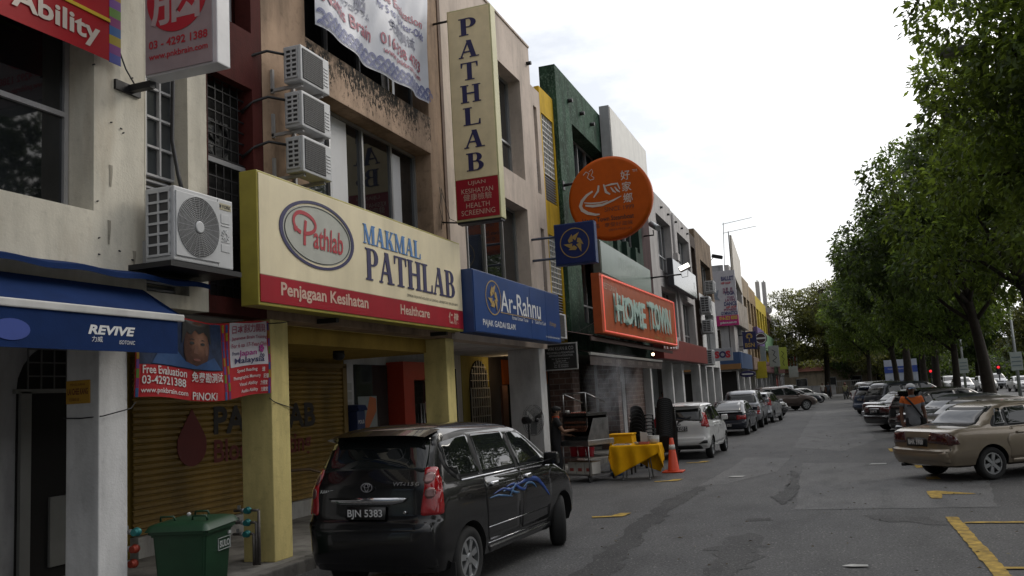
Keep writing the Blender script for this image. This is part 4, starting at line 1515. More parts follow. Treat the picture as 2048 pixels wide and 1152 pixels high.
# small yellow plate on the column
pl = thing('door_plate', 'small yellow name plate with red lettering on the white column', 'sign', (-6.74, 6.47, 2.13))
mb = MB(); mb.box(-6.89, -6.6, 6.468, 6.479, 2.13, 2.35, .003); mb.build('plate', mat('plate_yellow', (.42, .23, .02), .4), pl)
text('LAI CHEE KANG', (-6.745, 6.466, 2.215), XP, ZP, .25, .06, mat('plate_maroon', (.12, .02, .02)), pl, bold=.02, center=True)
text('PENGUSAHA', (-6.745, 6.466, 2.30), XP, ZP, .18, .022, mat('plate_maroon', (.12, .02, .02)), pl, center=True)
text('KELULUSAN NO. 1388', (-6.79, 6.466, 2.155), XP, ZP, .12, .03, mat('plate_maroon', (.12, .02, .02)), pl, center=True)

# blue pawnbroker signboard
sg = thing('signboard', 'long blue Ar-Rahnu signboard next to the cream one', 'sign', (-5.8, 13.95, 3.12))
mb = MB(); panel(mb, -6.1, -5.815, 14.24, 19.48, 3.14, 4.28); mb.build('sign_box', mat('sign_blue_edge', (.02, .05, .16), .5), sg)
for a, b in ((14.26, 17.35), (17.36, 18.42), (18.43, 19.46)):
    mb = MB(); panel(mb, -5.816, -5.80, a, b, 3.16, 4.26, .004); mb.build('blue_panel', S_BLUE, sg)
XB = -5.798
def pinwheel(name, O, R, U, s, m, parent, d=.006):
    mb = MB()
    for k in range(6):
        a = math.pi * k / 3 + .2
        c, sn = math.cos(a), math.sin(a)
        q = [(.18, 0), (.62, -.30), (.50, .22), (.30, .30)] if k % 2 == 0 else [(.18, 0), (.85, -.12), (.45, .28), (.28, .26)]
        mb.prism([((x * c - y * sn) * s, (x * sn + y * c) * s) for x, y in q], O, R, U, d + .0005 * k)
    return mb.build(name, m, parent)
mb = MB(); mb.ring((XB, 15.2, 3.83), YP, ZP, .40, .375, .004, 40, sy=.82); mb.build('ring_emblem', S_GOLD, sg)
pinwheel('pinwheel_emblem', (XB, 15.2, 3.83), YP, ZP, .34, S_GOLD, sg)
text('Ar-Rahnu', (XB, 15.58, 3.60), YP, ZP, 2.45, .42, S_WHT, sg, bold=.006)
mb = MB(); mb.box(XB, XB + .004, 15.55, 18.05, 3.575, 3.59); mb.build('underline', S_GOLD, sg)
text('Emas Untuk Tunai', (XB, 16.2, 3.49), YP, ZP, .95, .075, S_WHT, sg)
text('x', (XB, 17.4, 3.49), YP, ZP, .05, .06, S_WHT, sg)
text('Gold For Cash', (XB, 17.62, 3.49), YP, ZP, .72, .075, S_WHT, sg)
text("X'change", (XB, 18.62, 3.48), YP, ZP, .5, .13, S_GOLD, sg, shear=.3)
text('PAJAK GADAI ISLAM', (XB, 14.62, 3.25), YP, ZP, 1.72, .15, S_WHT, sg, bold=.012)
text('YAYASAN PEMBANGUNAN EKONOMI', (XB, 18.3, 3.23), YP, ZP, 1.05, .035, S_WHT, sg)

# blue pinwheel projecting sign
sg = thing('projecting_sign', 'square blue projecting sign with a gold pinwheel star', 'sign', (-5.38, 19.7, 4.99))
mb = MB(); panel(mb, -5.89, -4.9, 19.72, 19.95, 4.99, 5.99); mb.build('sign_box', mat('sign_blue_edge', (.02, .05, .16)), sg)
mb = MB(); panel(mb, -5.86, -4.92, 19.70, 19.722, 5.02, 5.96, .004); mb.build('sign_face', sign_face('sign_blue_dark', (.014, .028, .13)), sg)
mb = MB(); mb.ring((-5.39, 19.698, 5.5), XP, ZP, .36, .34, .004, 40); mb.build('ring_emblem', S_GOLD, sg)
pinwheel('pinwheel_emblem', (-5.39, 19.698, 5.5), XP, ZP, .32, S_GOLD, sg)
for z in (5.2, 5.72):
    bracket(sg, [(-6.5, 19.85, z), (-5.88, 19.85, z)], .03, mat('bracket_slate', (.08, .1, .15)))

# black lawyer's plate
sg = thing('projecting_sign', 'small black projecting sign with white lettering for a law firm', 'sign', (-6.17, 20.6, 2.56))
mb = MB(); panel(mb, -6.6, -5.75, 20.6, 20.64, 2.56, 3.22, .008); mb.build('sign_frame', mat('frame_grey', (.38, .38, .37), .4), sg)
mb = MB(); panel(mb, -6.57, -5.78, 20.594, 20.602, 2.59, 3.19, .003); mb.build('sign_face', S_BLK, sg)
for s, z, w, h in (('WAI KUAN & CO', 3.05, .66, .085), ('PEGUAMBELA & PEGUAMCARA', 2.965, .7, .048), ('ADVOCATES & SOLICITORS', 2.895, .62, .045), ('No. 3-2 Jalan Perubatan 2', 2.82, .46, .036),
                   ('Pandan Indah', 2.77, .26, .036), ('55100 Kuala Lumpur', 2.72, .38, .036), ('Tel : 03-42978562', 2.67, .36, .034), ('Fax : 03-42968502', 2.625, .36, .034)):
    text(s, (-6.175, 20.592, z), XP, ZP, w, h, mat('letter_dim_white', (.42, .42, .42), .6), sg, center=True)
for z in (2.6, 3.17):
    bracket(sg, [(-6.6, 20.36, z), (-6.58, 20.62, z)], .018)
    bracket(sg, [(-6.72, 20.38, z), (-6.58, 20.62, z)], .018)

# round orange restaurant sign
sg = thing('round_sign', 'big round orange restaurant sign with a white steaming bowl', 'sign', (-5.08, 22.4, 5.95))
C0 = Vector((-5.09, 22.4, 7.09))
mb = MB()
mb.lathe([(0.0, -.0), (1.05, 0), (1.13, .03), (1.13, .27), (1.05, .3), (0.0, .3)][1:5], C0, 'y', 64)
mb.build('disc', mat('sign_orange', (.47, .085, .004), .55, spec=.2, var=.15), sg)
def at_c(a, b):
    return (C0.x + a, 22.396, C0.z + b)
RW = mat('brush_white', (.55, .50, .46), .5)
mb = MB()
O = at_c(0, 0)
sx = 1.13 / 84.0   # design units on the face
def SP(lst):
    return [((p[0]) * sx, (p[1]) * sx, *(p[2:])) for p in lst]
stroke(mb, SP([(-33, 17, .6), (-46, 10, .9), (-56, 0, 1.1), (-60, -10, 1.2), (-57, -18, 1.2), (-46, -26, 1.1), (-30, -31, .8), (-22, -31, .4)]), .075, O, XP, ZP, .004)
stroke(mb, SP([(-50, -10, .7), (-35, -13, 1.1), (-15, -13, 1), (6, -7, .7), (24, 0, .3)]), .065, O, XP, ZP, .0046)
stroke(mb, SP([(-52, -4, .6), (-38, -7, 1), (-20, -8, .9), (-4, -6, .4)]), .04, O, XP, ZP, .0052)
stroke(mb, SP([(-32, 4, .5), (-22, 16, 1), (-20, 27, .8)]), .06, O, XP, ZP, .0058)
stroke(mb, SP([(-10, 28, .5), (-6, 12, 1), (2, 6, .5)]), .07, O, XP, ZP, .0042)
stroke(mb, SP([(-8, 24, .5), (6, 26, 1), (18, 26, .9), (22, 14, .6)]), .05, O, XP, ZP, .0054)
for k in range(2):
    stroke(mb, SP([(4 + k * 8, 20, .5), (9 + k * 8, 12, 1), (14 + k * 8, 8, .4)]), .05, O, XP, ZP, .0048 + k * .0002)
mb.build('bowl_emblem', RW, sg, fix=False)
mb = MB()
stroke(mb, SP([(-50, 52), (-44, 58), (-38, 54), (-42, 46), (-36, 40), (-28, 42)]), .022, O, XP, ZP, .004)
stroke(mb, SP([(-38, 57), (-32, 62), (-30, 56), (-34, 49), (-28, 44)]), .018, O, XP, ZP, .0045)
mb.build('steam_emblem', RW, sg, fix=False)
for k, c in enumerate('好家鄉'):
    text(c, at_c(.34 + .015 * k, .42 - .31 * k), XP, ZP, .25, .26, RW, sg, bold=.008)
text('TM', at_c(.66, .6), XP, ZP, .13, .07, RW, sg)
OB = mat('sign_brown', (.09, .03, .015), .5)
text('SINCE 1999', at_c(-.16, -.37), XP, ZP, .8, .12, OB, sg)
text('Home Town Steamboat', at_c(-.78, -.62), XP, ZP, 1.4, .13, S_BLK, sg, bold=.01)
text('幸福 · 享受好滋味', at_c(-.62, -.79), XP, ZP, 1.2, .12, OB, sg)
text('(001619331-X)', at_c(-.08, -.92), XP, ZP, .62, .08, OB, sg)
bracket(sg, [(-6.4, 22.55, 7.62), (-6.1, 22.55, 7.65)], .04)
bracket(sg, [(-6.4, 22.55, 6.5), (-6.1, 22.55, 6.5)], .04)
mb = MB(); mb.box(-6.42, -6.36, 22.45, 22.65, 7.5, 7.75); mb.build('wall_plate', M_DARKM, sg)

# orange neon restaurant signboard
sg = thing('signboard', 'orange HOME TOWN signboard outlined in pink neon', 'sign', (-5.4, 21.9, 3.48))
sl = .018
def tilt(y):
    return sl * (y - 21.9)
mb = MB()
mb.prism([(21.9, 3.48), (33.3, 3.48 + tilt(33.3) * .25), (33.3, 5.05 + tilt(33.3)), (21.9, 5.05)], (-5.62, 0, 0), YP, ZP, .22)
mb.build('sign_box', mat('sign_orange_dull', (.38, .07, .01), .45, var=.2), sg)
mb = MB()
Z0 = lambda y: 3.54 + tilt(y) * .25
Z1 = lambda y: 4.99 + tilt(y)
loop = [(-5.36, 22.05, Z0(22)), (-5.36, 33.2, Z0(33.2)), (-5.36, 33.2, Z1(33.2)), (-5.36, 22.05, Z1(22)), (-5.36, 22.05, Z0(22))]
mb.tube(loop, .015, 8)
mb.build('neon_tube', mat('neon_pink', (1.0, .17, .13), .4, emit=.5, var=0), sg)
SQ = mat('letter_mint', (.40, .55, .50), .45, var=.1)
def block(body, y0, y1, z0, z1):
    text(body, (-5.39, y0, z0), YP, ZP, y1 - y0, z1 - z0, SQ, sg, bold=.03)
    text(body, (-5.31, y0 + .04, z0 + .02), YP, ZP, y1 - y0 - .04, z1 - z0 - .02, SQ, sg, bold=.03)
block('HOME', 23.3, 27.3, 3.84, 4.66)
block('TOWN', 28.0, 31.9, 3.9, 4.82)
text('RESTORAN', (-5.392, 22.2, 4.68), YP, ZP, 1.6, .16, S_PINKL, sg)
text('Steamboat Seafood', (-5.392, 29.0, 3.66), YP, ZP, 1.4, .1, S_GOLD, sg)
text('好家鄉', (-5.392, 31.0, 3.62), YP, ZP, 1.6, .2, S_GOLD, sg)
# tiled lean-to roof and awning of the restaurant
rf_ = thing('lean_to_roof', 'small brown tiled lean-to roof below the neon signboard', 'roof', (-6.2, 27, 3.3))
mb = MB()
mb.grid(lambda u, v: (-6.5 + .95 * u, 21.3 + 12.0 * v, 3.62 - .22 * u + .018 * abs(math.sin(v * 75))), 4, 220)
mb.build('tile_slope', mat('roof_tile', (.085, .035, .028), .7, var=.3, bump=.2), rf_, fix=False)
mb = MB(); mb.box(-5.6, -5.56, 21.3, 33.3, 3.28, 3.38); mb.build('fascia_board', mat('fascia_brown', (.045, .02, .018), .6), rf_)
aw = thing('awning', 'dark brown roller awning with faint lettering at the restaurant', 'awning', (-6.0, 26.5, 2.9))
mb = MB(); mb.grid(lambda u, v: (-6.48 + .78 * u, 21.6 + 10.1 * v, 3.2 - .22 * u), 3, 8); mb.build('canopy', mat('awning_brown', (.03, .018, .016), .8), aw, fix=False)
mb = MB(); mb.box(-5.74, -5.68, 21.6, 31.7, 2.93, 3.0, .01); mb.build('front_bar', mat('bar_grey', (.3, .3, .29), .5), aw)
mb = MB(); mb.box(-5.72, -5.71, 21.62, 31.68, 2.68, 2.93); mb.build('valance', mat('awning_brown', (.03, .018, .016)), aw)
for k, s in enumerate(('RESTORAN', '好家鄉', 'RESTORAN', '好家鄉', 'RESTORAN', '好家鄉')):
    text(s, (-5.708, 23.0 + k * 1.5, 2.76), YP, ZP, .95 if k % 2 == 0 else .6, .12, mat('valance_letter', (.16, .14, .12), .7), aw)
# track spot lamps
sp = thing('track_light', 'cluster of small lit spot lamps under the walkway ceiling', 'lamp', (-7.8, 22.6, 2.9))
mb = MB(); mb.box(-8.2, -7.3, 22.58, 22.62, 3.04, 3.08); mb.build('track', M_DARKM, sp)
for k, x in enumerate((-8.1, -7.95, -7.45)):
    mb = MB(); mb.cyl((x, 22.6, 3.04), (x + .03, 22.52, 2.9), .035, .05); hd = mb.build('lamp_head', M_DARKM, sp)
    mb = MB(); mb.sph((x + .032, 22.508, 2.888), .032); mb.build('bulb', mat('bulb_warm', (1.0, .8, .5), .4, emit=6, var=0), hd)
    ld = bpy.data.lights.new('spot_glow', 'POINT'); ld.energy = 3.0; ld.color = (1, .72, .4); ld.shadow_soft_size = .04
    lo = bpy.data.objects.new('lamp_glow', ld); COL.objects.link(lo); lo.location = (x + .035, 22.44, 2.85)
bl = thing('bulb_lamp', 'small bare warm bulb hanging under the tiled roof', 'lamp', (-5.5, 29, 3.1))
mb = MB(); mb.sph((-5.5, 29, 3.13), .05); mb.build('bulb', mat('bulb_warm', (1.0, .8, .5)), bl)
mb = MB(); mb.cyl((-5.5, 29, 3.17), (-5.5, 29, 3.3), .02); mb.build('socket', M_DARKM, bl)

# green-grey signboard on the second restaurant lot, white rooftop box
sg = thing('signboard', 'grey-green glossy signboard half hidden by the round sign', 'sign', (-6.05, 25.2, 5.4))
mb = MB(); panel(mb, -6.3, -6.06, 24.9, 32.6, 5.45, 6.45); mb.build('sign_box', mat('greengrey_edge', (.16, .19, .17), .5), sg)
mb = MB(); panel(mb, -6.062, -6.045, 24.95, 32.55, 5.48, 6.42, .004); mb.build('sign_face', sign_face('sign_greengrey', (.13, .19, .16), .2), sg)
text('STEAMBOAT', (-6.043, 27.3, 5.85), YP, ZP, 3.6, .4, mat('sign_pale_letter', (.26, .32, .29), .5), sg)
sg = thing('signboard', 'large blank white sign box on top of the parapet', 'sign', (-6.1, 30, 9.6))
mb = MB(); panel(mb, -6.35, -6.02, 27.3, 33.4, 9.3, 11.3); mb.build('sign_box', mat('sign_box_grey', (.4, .41, .42), .5, streak=.2), sg)
mb = MB(); panel(mb, -6.022, -6.0, 27.35, 33.35, 9.35, 11.25, .004); mb.build('sign_face', mat('sign_blank_cream', (.52, .50, .44), .4, streak=.1), sg)
bn = thing('banner', 'small colourful cloth banner hanging below the grey-green signboard', 'banner', (-6.2, 28.8, 4.9))
mb = MB(); mb.grid(lambda u, v: (-6.15 + .05 * math.sin(u * 8), 28.2 + 3.2 * u, 5.4 - .25 * u - .55 * v - .1 * math.sin(u * 3)), 14, 4); mb.build('cloth', mat('cloth_print', (.34, .32, .26), .6, var=.8, vscale=6), bn, fix=False)
# pipe arm with lit floodlight
fl_ = thing('flood_lamp', 'lit flood lamp on a long horizontal arm', 'lamp', (-6.5, 33, 6.3))
bracket(fl_, [(-6.5, 33, 6.2), (-4.95, 33, 6.22)], .03, name='arm')
bracket(fl_, [(-6.5, 33, 5.9), (-6.0, 33, 6.2)], .015, name='stay')
mb = MB(); mb.obox((-4.8, 32.95, 6.45), Vector((.9, 0, .35)).normalized(), YP, Vector((-.35, 0, .9)).normalized(), .22, .13, .09, .03); mb.build('lamp_housing', mat('lamp_grey', (.3, .3, .3)), fl_)
mb = MB(); mb.obox((-4.8, 32.81, 6.47), Vector((.9, 0, .35)).normalized(), YP, Vector((-.35, 0, .9)).normalized(), .19, .008, .08); mb.build('lamp_glass', mat('lamp_white', (1, .96, .88), .4, emit=2.5, var=0), fl_)
bracket(fl_, [(-4.95, 33, 6.2), (-4.93, 33, 6.1), (-4.72, 33, 6.12), (-4.7, 33, 6.35)], .012, name='yoke')
# security camera
sc_ = thing('security_camera', 'silver security camera on a wall arm', 'camera', (-6.4, 34, 8.1))
bracket(sc_, [(-6.5, 34.2, 8.05), (-6.1, 34.2, 8.05), (-6.1, 34.2, 8.25)], .03, name='arm')
mb = MB(); mb.cyl((-6.2, 34.4, 8.55), (-5.85, 33.9, 8.25), .12, n=14); mb.build('camera_body', M_ALU, sc_)

# blue glossy box sign
sg = thing('signboard', 'dark blue glossy sign box across the pale twin shophouses', 'sign', (-6.05, 38.4, 6.3))
mb = MB(); panel(mb, -6.3, -6.06, 38.0, 45.0, 6.42, 7.65); mb.build('sign_box', mat('sign_black_edge', (.02, .022, .028), .5), sg)
mb = MB(); panel(mb, -6.062, -6.04, 38.05, 44.95, 6.46, 7.61, .004); mb.build('sign_face', mat('sign_blue_gloss', (.07, .10, .15), .12, var=.3, vscale=.6), sg)
text('好', (-6.038, 44.0, 6.85), YP, ZP, .5, .35, S_WHT, sg)
# red sign over pale shops with white letters
sg = thing('signboard', 'plain red signboard with raised white letters beyond the restaurant', 'sign', (-6.0, 39, 3.15))
mb = MB(); panel(mb, -6.4, -6.0, 33.9, 46.6, 3.15, 4.0); mb.build('sign_box', mat('sign_brick_red', (.20, .035, .03), .45, var=.2), sg)
for k, c in enumerate('Pretty'):
    text(c, (-5.93, 33.7 + k * .62, 3.5 + .02 * k), YP, ZP, .5, .5, mat('letter_raised_white', (.6, .6, .6)), sg, bold=.04)
# SOS sign
sg = thing('projecting_sign', 'grey SOS sign with red letters on the end shophouse', 'sign', (-5.6, 50, 3.35))
mb = MB(); panel(mb, -6.15, -5.05, 50.0, 50.15, 3.35, 4.06); mb.build('sign_box', mat('sos_grey', (.33, .34, .37), .5), sg)
text('S', (-6.03, 49.99, 3.5), XP, ZP, .26, .4, S_LRED, sg, bold=.06)
text('S', (-5.42, 49.99, 3.5), XP, ZP, .26, .4, S_LRED, sg, bold=.06)
mb = MB(); mb.ring((-5.59, 49.998, 3.7), XP, ZP, .19, .10, .008, 24); mb.build('letter_ring', S_NAVY, sg)
# dance poster on the end wall
sg = thing('poster', 'tall white dance school poster with pink foot on the end wall', 'poster', (-7.2, 66.5, 6.4))
mb = MB(); panel(mb, -8.6, -6.06, 66.45, 66.72, 7.15, 10.5, .01); mb.build('poster_face', mat('poster_white', (.48, .47, .50), .5), sg)
mb = MB(); panel(mb, -8.6, -6.06, 66.44, 66.72, 6.38, 7.15, .01); mb.build('magenta_strip', mat('poster_magenta', (.42, .02, .16), .5), sg)
PM, PN = mat('poster_plum', (.22, .04, .12), .5), mat('poster_navy', (.05, .05, .16), .5)
for s, x, z, w, h, m in (('BALLET', -6.62, 9.75, .9, .32, PN), ('HIP HOP', -6.75, 9.48, .7, .17, S_LRED), ('YOGA', -6.55, 8.65, .75, .3, PN), ('FITNESS', -6.5, 8.42, .5, .13, PM), ('LATIN', -6.55, 8.18, .7, .2, PM),
                         ('DANCE', -6.55, 7.85, .9, .3, PN), ('HIP HOP', -6.5, 7.66, .75, .17, S_LRED), ('FITNESS', -6.6, 7.47, .9, .17, PM), ('GYMNASTICS', -6.68, 7.18, 1.2, .25, PN),
                         ('016-323 8303', -6.78, 6.82, 1.3, .28, mat('poster_yellow', (.6, .45, .05))), ('gvdance.com.my', -6.8, 6.5, 1.2, .2, S_WHT)):
    text(s, (x, 66.43, z), XP, ZP, w, h, m, sg, center=True, bold=.03)
for s, x in (('SALSA', -6.85), ('GYM', -6.62), ('LATIN', -6.3)):
    text(s, (x, 66.43, 9.0), ZP, -XP, .42, .17, PM, sg, center=True, bold=.03)
mb = MB()
mb.prism(ell(-7.98, 9.35, .12, .18), (0, 66.44, 0), XP, ZP, .01)
mb.prism([(-8.25, 9.3), (-7.9, 9.2), (-7.55, 9.0), (-7.3, 9.1), (-7.45, 8.6), (-7.25, 8.3), (-7.6, 8.4), (-7.85, 8.85), (-8.2, 8.8)], (0, 66.44, 0), XP, ZP, .012)
mb.prism([(-7.85, 8.1), (-7.7, 8.1), (-7.62, 7.5), (-7.68, 7.2), (-7.78, 7.2), (-7.82, 7.6)], (0, 66.44, 0), XP, ZP, .013)
mb.build('dancer_print', mat('print_greyblue', (.22, .25, .30), .6, var=.4), sg)
sg = thing('signboard', 'tall blank cream board rising above the far corner roof', 'sign', (-6.3, 71.5, 9.5))
mb = MB()
mb.prism([(68.6, 10.5), (74.6, 9.4), (75.2, 12.3), (69.2, 13.6)], (-6.45, 0, 0), YP, ZP, .15)
mb.build('board', mat('board_cream', (.5, .45, .37), .5, streak=.2), sg)
bracket(sg, [(-6.5, 69, 10.0), (-6.5, 69.2, 13.9)], .04, M_DARKM, 'post')
sg = thing('signboard', 'stained wide beige board below the blank cream one', 'sign', (-6.3, 71, 7))
mb = MB(); panel(mb, -6.5, -6.2, 67.2, 76.5, 6.5, 8.4); mb.build('board', plaster('board_stained', (.42, .37, .32), .4), sg)
# BSN sign
sg = thing('projecting_sign', 'square navy BSN sign with a gold tree', 'sign', (-5.7, 70, 4.7))
mb = MB(); panel(mb, -6.22, -5.18, 70.0, 70.25, 4.68, 6.04); mb.build('sign_box', S_BLUE if False else mat('bsn_navy', (.012, .018, .085), .45), sg)
text('BSN', (-5.7, 69.99, 4.82), XP, ZP, .72, .34, S_GOLD, sg, center=True, bold=.03)
mb = MB()
mb.box(-5.73, -5.67, 69.985, 69.996, 5.25, 5.55)
for k in range(9):
    a = R_(-30 + 240 * k / 8)
    mb.sph((-5.7 + .2 * math.cos(a), 69.99, 5.66 + .2 * math.sin(a)), .055, (1, .15, 1), 8, 6)
mb.ring((-5.7, 69.995, 5.66), XP, ZP, .15, .11, .006, 20)
mb.build('tree_emblem', S_GOLD, sg)
bracket(sg, [(-6.5, 70.1, 4.9), (-6.2, 70.1, 4.9)], .04)
bracket(sg, [(-6.5, 70.1, 5.8), (-6.2, 70.1, 5.8)], .04)
# farther signs
sg = thing('round_sign', 'small round dark red sign with white band on the far block', 'sign', (-5.4, 78, 5.2))
mb = MB(); mb.lathe([(.5, 0), (.52, .02), (.52, .2), (.5, .22)], (-5.4, 78, 5.84), 'y', 32); mb.build('disc', mat('far_maroon', (.05, .025, .03)), sg)
mb = MB(); mb.ring((-5.4, 77.99, 5.84), XP, ZP, .46, .40, .01, 32); mb.box(-5.8, -5.0, 77.97, 77.985, 5.78, 5.92); mb.build('white_band', S_WHT, sg)
def boxsign(lab, x0, x1, y, z0, z1, m, name='projecting_sign', d=.2):
    sg = thing(name, lab, 'sign', ((x0 + x1) / 2, y, z0))
    mb = MB(); panel(mb, x0, x1, y, y + d, z0, z1); mb.build('sign_box', m, sg)
    mb = MB(); mb.box(x0 + .06, x1 - .06, y - .012, y - .001, z0 + .06, z1 - .06); mb.build('sign_face', m, sg)
    bracket(sg, [(-6.5, y + .1, z0 + .2), (x0, y + .1, z0 + .2)], .03)
    bracket(sg, [(-6.5, y + .1, z1 - .2), (x0, y + .1, z1 - .2)], .03)
    return sg
s1 = boxsign('tall pale projecting sign with a dark scribble on the far block', -5.75, -4.75, 92, 3.6, 5.7, mat('far_pale', (.3, .32, .3)))
mb = MB(); stroke(mb, [(-5.4, 5.3), (-5.1, 5.1), (-5.3, 4.8), (-5.0, 4.5), (-5.4, 4.2), (-5.1, 4.0)], .07, (0, 91.97, 0), XP, ZP, .01); mb.build('scribble', M_DARKM, s1, fix=False)
s1 = boxsign('tall lime green projecting sign on the far block', -5.2, -4.35, 100, 3.4, 5.8, mat('far_lime', (.33, .38, .06)))
mb = MB(); stroke(mb, [(-4.9, 5.4), (-4.65, 5.1), (-4.9, 4.8), (-4.65, 4.5), (-4.85, 4.1), (-4.7, 3.8)], .06, (0, 99.97, 0), XP, ZP, .01); mb.build('scribble', M_DARKM, s1, fix=False)
boxsign('slim grey-blue projecting sign beside the round one', -6.0, -5.5, 84, 3.8, 5.4, mat('far_greyblue', (.25, .30, .33)))
boxsign('narrow yellow hanging banner on the far block', -6.3, -5.35, 81, 2.45, 3.95, mat('far_yellow', (.5, .42, .03)), 'hanging_banner', .04)
boxsign('small pink projecting sign over far shops', -5.6, -4.9, 104, 3.0, 4.2, mat('far_pink', (.3, .15, .15)))
boxsign('white projecting sign at the far end of the row', -5.4, -4.2, 125, 2.6, 4.2, mat('far_white', (.4, .42, .4)))
boxsign('pale box sign high on the last shophouse', -5.6, -4.6, 130, 6.5, 9.0, mat('far_white', (.4, .42, .4)))
ps = thing('oval_sign', 'navy oval sign below the corner fascia', 'sign', (-6, 72, 2.6))
mb = MB(); mb.lathe([(.55, 0), (.58, .03), (.58, .15), (.55, .18)], (-5.9, 68, 0), 'y', 28)
for v in mb.bm.verts:
    v.co.z = 2.75 + v.co.z * .42
mb.build('disc', S_NAVY, ps)
mb = MB(); mb.box(-6.3, -5.5, 67.97, 67.99, 2.7, 2.8); mb.build('white_band', S_WHT, ps)
for lab, y0, y1, z0, z1, m in (('purple and blue signboard on the ochre shophouse', 84.5, 93, 5.6, 7.3, mat('far_purple', (.12, .08, .22))), ('green and teal signboard on the yellow shophouse', 94, 110, 5.4, 7.2, mat('far_teal', (.16, .30, .16))),
                               ('brown signboard over the tan shophouse', 77.2, 83.5, 3.2, 4.3, mat('far_brown', (.2, .13, .1))), ('dark signboard over the ochre shophouse', 84.5, 91, 3.2, 4.2, mat('far_slate', (.08, .08, .13))),
                               ('maroon signboard over the yellow shophouse', 92, 105, 3.1, 4.2, mat('far_maroon2', (.15, .06, .07))), ('green signboard over the grey shophouse', 107, 127, 3.1, 4.3, mat('far_green', (.10, .18, .1)))):
    sg = thing('signboard', lab, 'sign', (-6.2, (y0 + y1) / 2, z0))
    mb = MB(); panel(mb, -6.45, -6.1, y0, y1, z0, z1); mb.build('sign_box', m, sg)
    mb = MB(); panel(mb, -6.102, -6.08, y0 + .08, y1 - .08, z0 + .08, z1 - .08, .004); mb.build('sign_face', m, sg)
# flag
fg = thing('flag', 'striped red and white flag with blue canton far down the row', 'flag', (-4.7, 118, 4))
mb = MB(); mb.cyl((-6.4, 118, 4.9), (-4.4, 118, 6.0), .04); mb.build('pole', M_ALU, fg)
for k in range(6):
    mb = MB(); mb.grid(lambda u, v, k=k: (-5.1 + .2 * k + .2 * u, 118 + .1 * math.sin(v * 5), 5.7 - 1.7 * v), 1, 5); mb.build('stripe', mat('flag_red', (.4, .03, .04)) if k % 2 == 0 else S_WHT, fg, fix=False)
mb = MB(); mb.box(-5.1, -4.4, 117.85, 117.9, 5.0, 5.75); mb.build('canton', S_NAVY, fg)

# rooftop antennas
an = thing('antenna', 'white telecom panels with a dish on a mast above the brown roof', 'antenna', (-8, 112, 9.6))
for x, y in ((-7.6, 112), (-6.9, 113)):
    mb = MB(); mb.box(x - .25, x + .25, y, y + .3, 11.2, 14.6, .04); mb.build('panel', mat('antenna_white', (.5, .5, .52)), an)
    bracket(an, [(x, y + .4, 9.5), (x, y + .4, 14.8)], .07, name='mast')
mb = MB(); mb.lathe([(.02, .2), (.35, .1), (.5, 0), (.48, -.02)], (-6.6, 112, 10.9), 'y', 18); mb.build('dish', mat('antenna_white', (.5, .5, .52)), an)
an = thing('antenna', 'single white upright antenna panel on the tan roof', 'antenna', (-7.5, 92, 11))
mb = MB(); mb.box(-8.2, -7.8, 92, 92.3, 10.9, 13.2, .04); mb.build('panel', mat('antenna_white', (.5, .5, .52)), an)
an = thing('antenna', 'thin television aerial above the cream board', 'antenna', (-6.6, 68, 11))
bracket(an, [(-6.9, 68, 10.9), (-6.7, 68, 14.4)], .025, name='mast')
for z, x1 in ((14.3, -4.6), (13.6, -4.3)):
    bracket(an, [(-6.8, 68, z), (x1, 68.5, z + .35)], .018, name='boom')
lm = thing('roof_lamp', 'dark flood lamp leaning over the roof edge by the poster', 'lamp', (-7.3, 66.6, 10.5))
bracket(lm, [(-8.5, 66.6, 10.5), (-7.5, 66.5, 11.6)], .025, name='arm')
mb = MB(); mb.obox((-7.2, 66.4, 11.6), Vector((.9, 0, -.25)).normalized(), YP, Vector((.25, 0, .9)).normalized(), .4, .2, .13, .05); mb.build('lamp_head', M_DARKM, lm)

# wall speaker-like camera under the beam
dc = thing('ceiling_camera', 'small dark camera under the mustard beam', 'camera', (-7.4, 12.3, 2.7))
mb = MB(); mb.cyl((-7.4, 12.3, 2.86), (-7.4, 12.3, 2.78), .09, .1); mb.build('base', M_DARKM, dc)
mb = MB(); mb.sph((-7.4, 12.3, 2.77), .08, (1.3, 1, .8)); mb.build('dome', M_DARKM, dc)
# police box
pb = thing('post_box', 'blue POLIS box on the white shop pier', 'box', (-8.7, 14.95, 1.45))
mb = MB(); mb.box(-8.795, -8.55, 14.82, 15.12, 1.47, 1.88, .02); mb.build('box_body', mat('polis_blue', (.012, .03, .11), .4), pb)
mb = MB(); mb.prism([(-8.8, 1.88), (-8.5, 1.88), (-8.55, 1.98), (-8.8, 2.0)], (0, 15.14, 0), XP, ZP, .34); mb.build('lid', mat('polis_blue', (.012, .03, .11)), pb)
text('POLIS', (-8.548, 14.85, 1.63), YP, ZP, .22, .07, S_WHT, pb, bold=.02)


# ---------------- air conditioner condensers
M_ACW = mat('ac_white', (.52, .53, .54), .45, var=.07, streak=.12)
M_ACG = mat('ac_coil', (.05, .05, .052), .6, var=.2)
M_ACD = mat('ac_dark_mesh', (.025, .025, .027), .6)


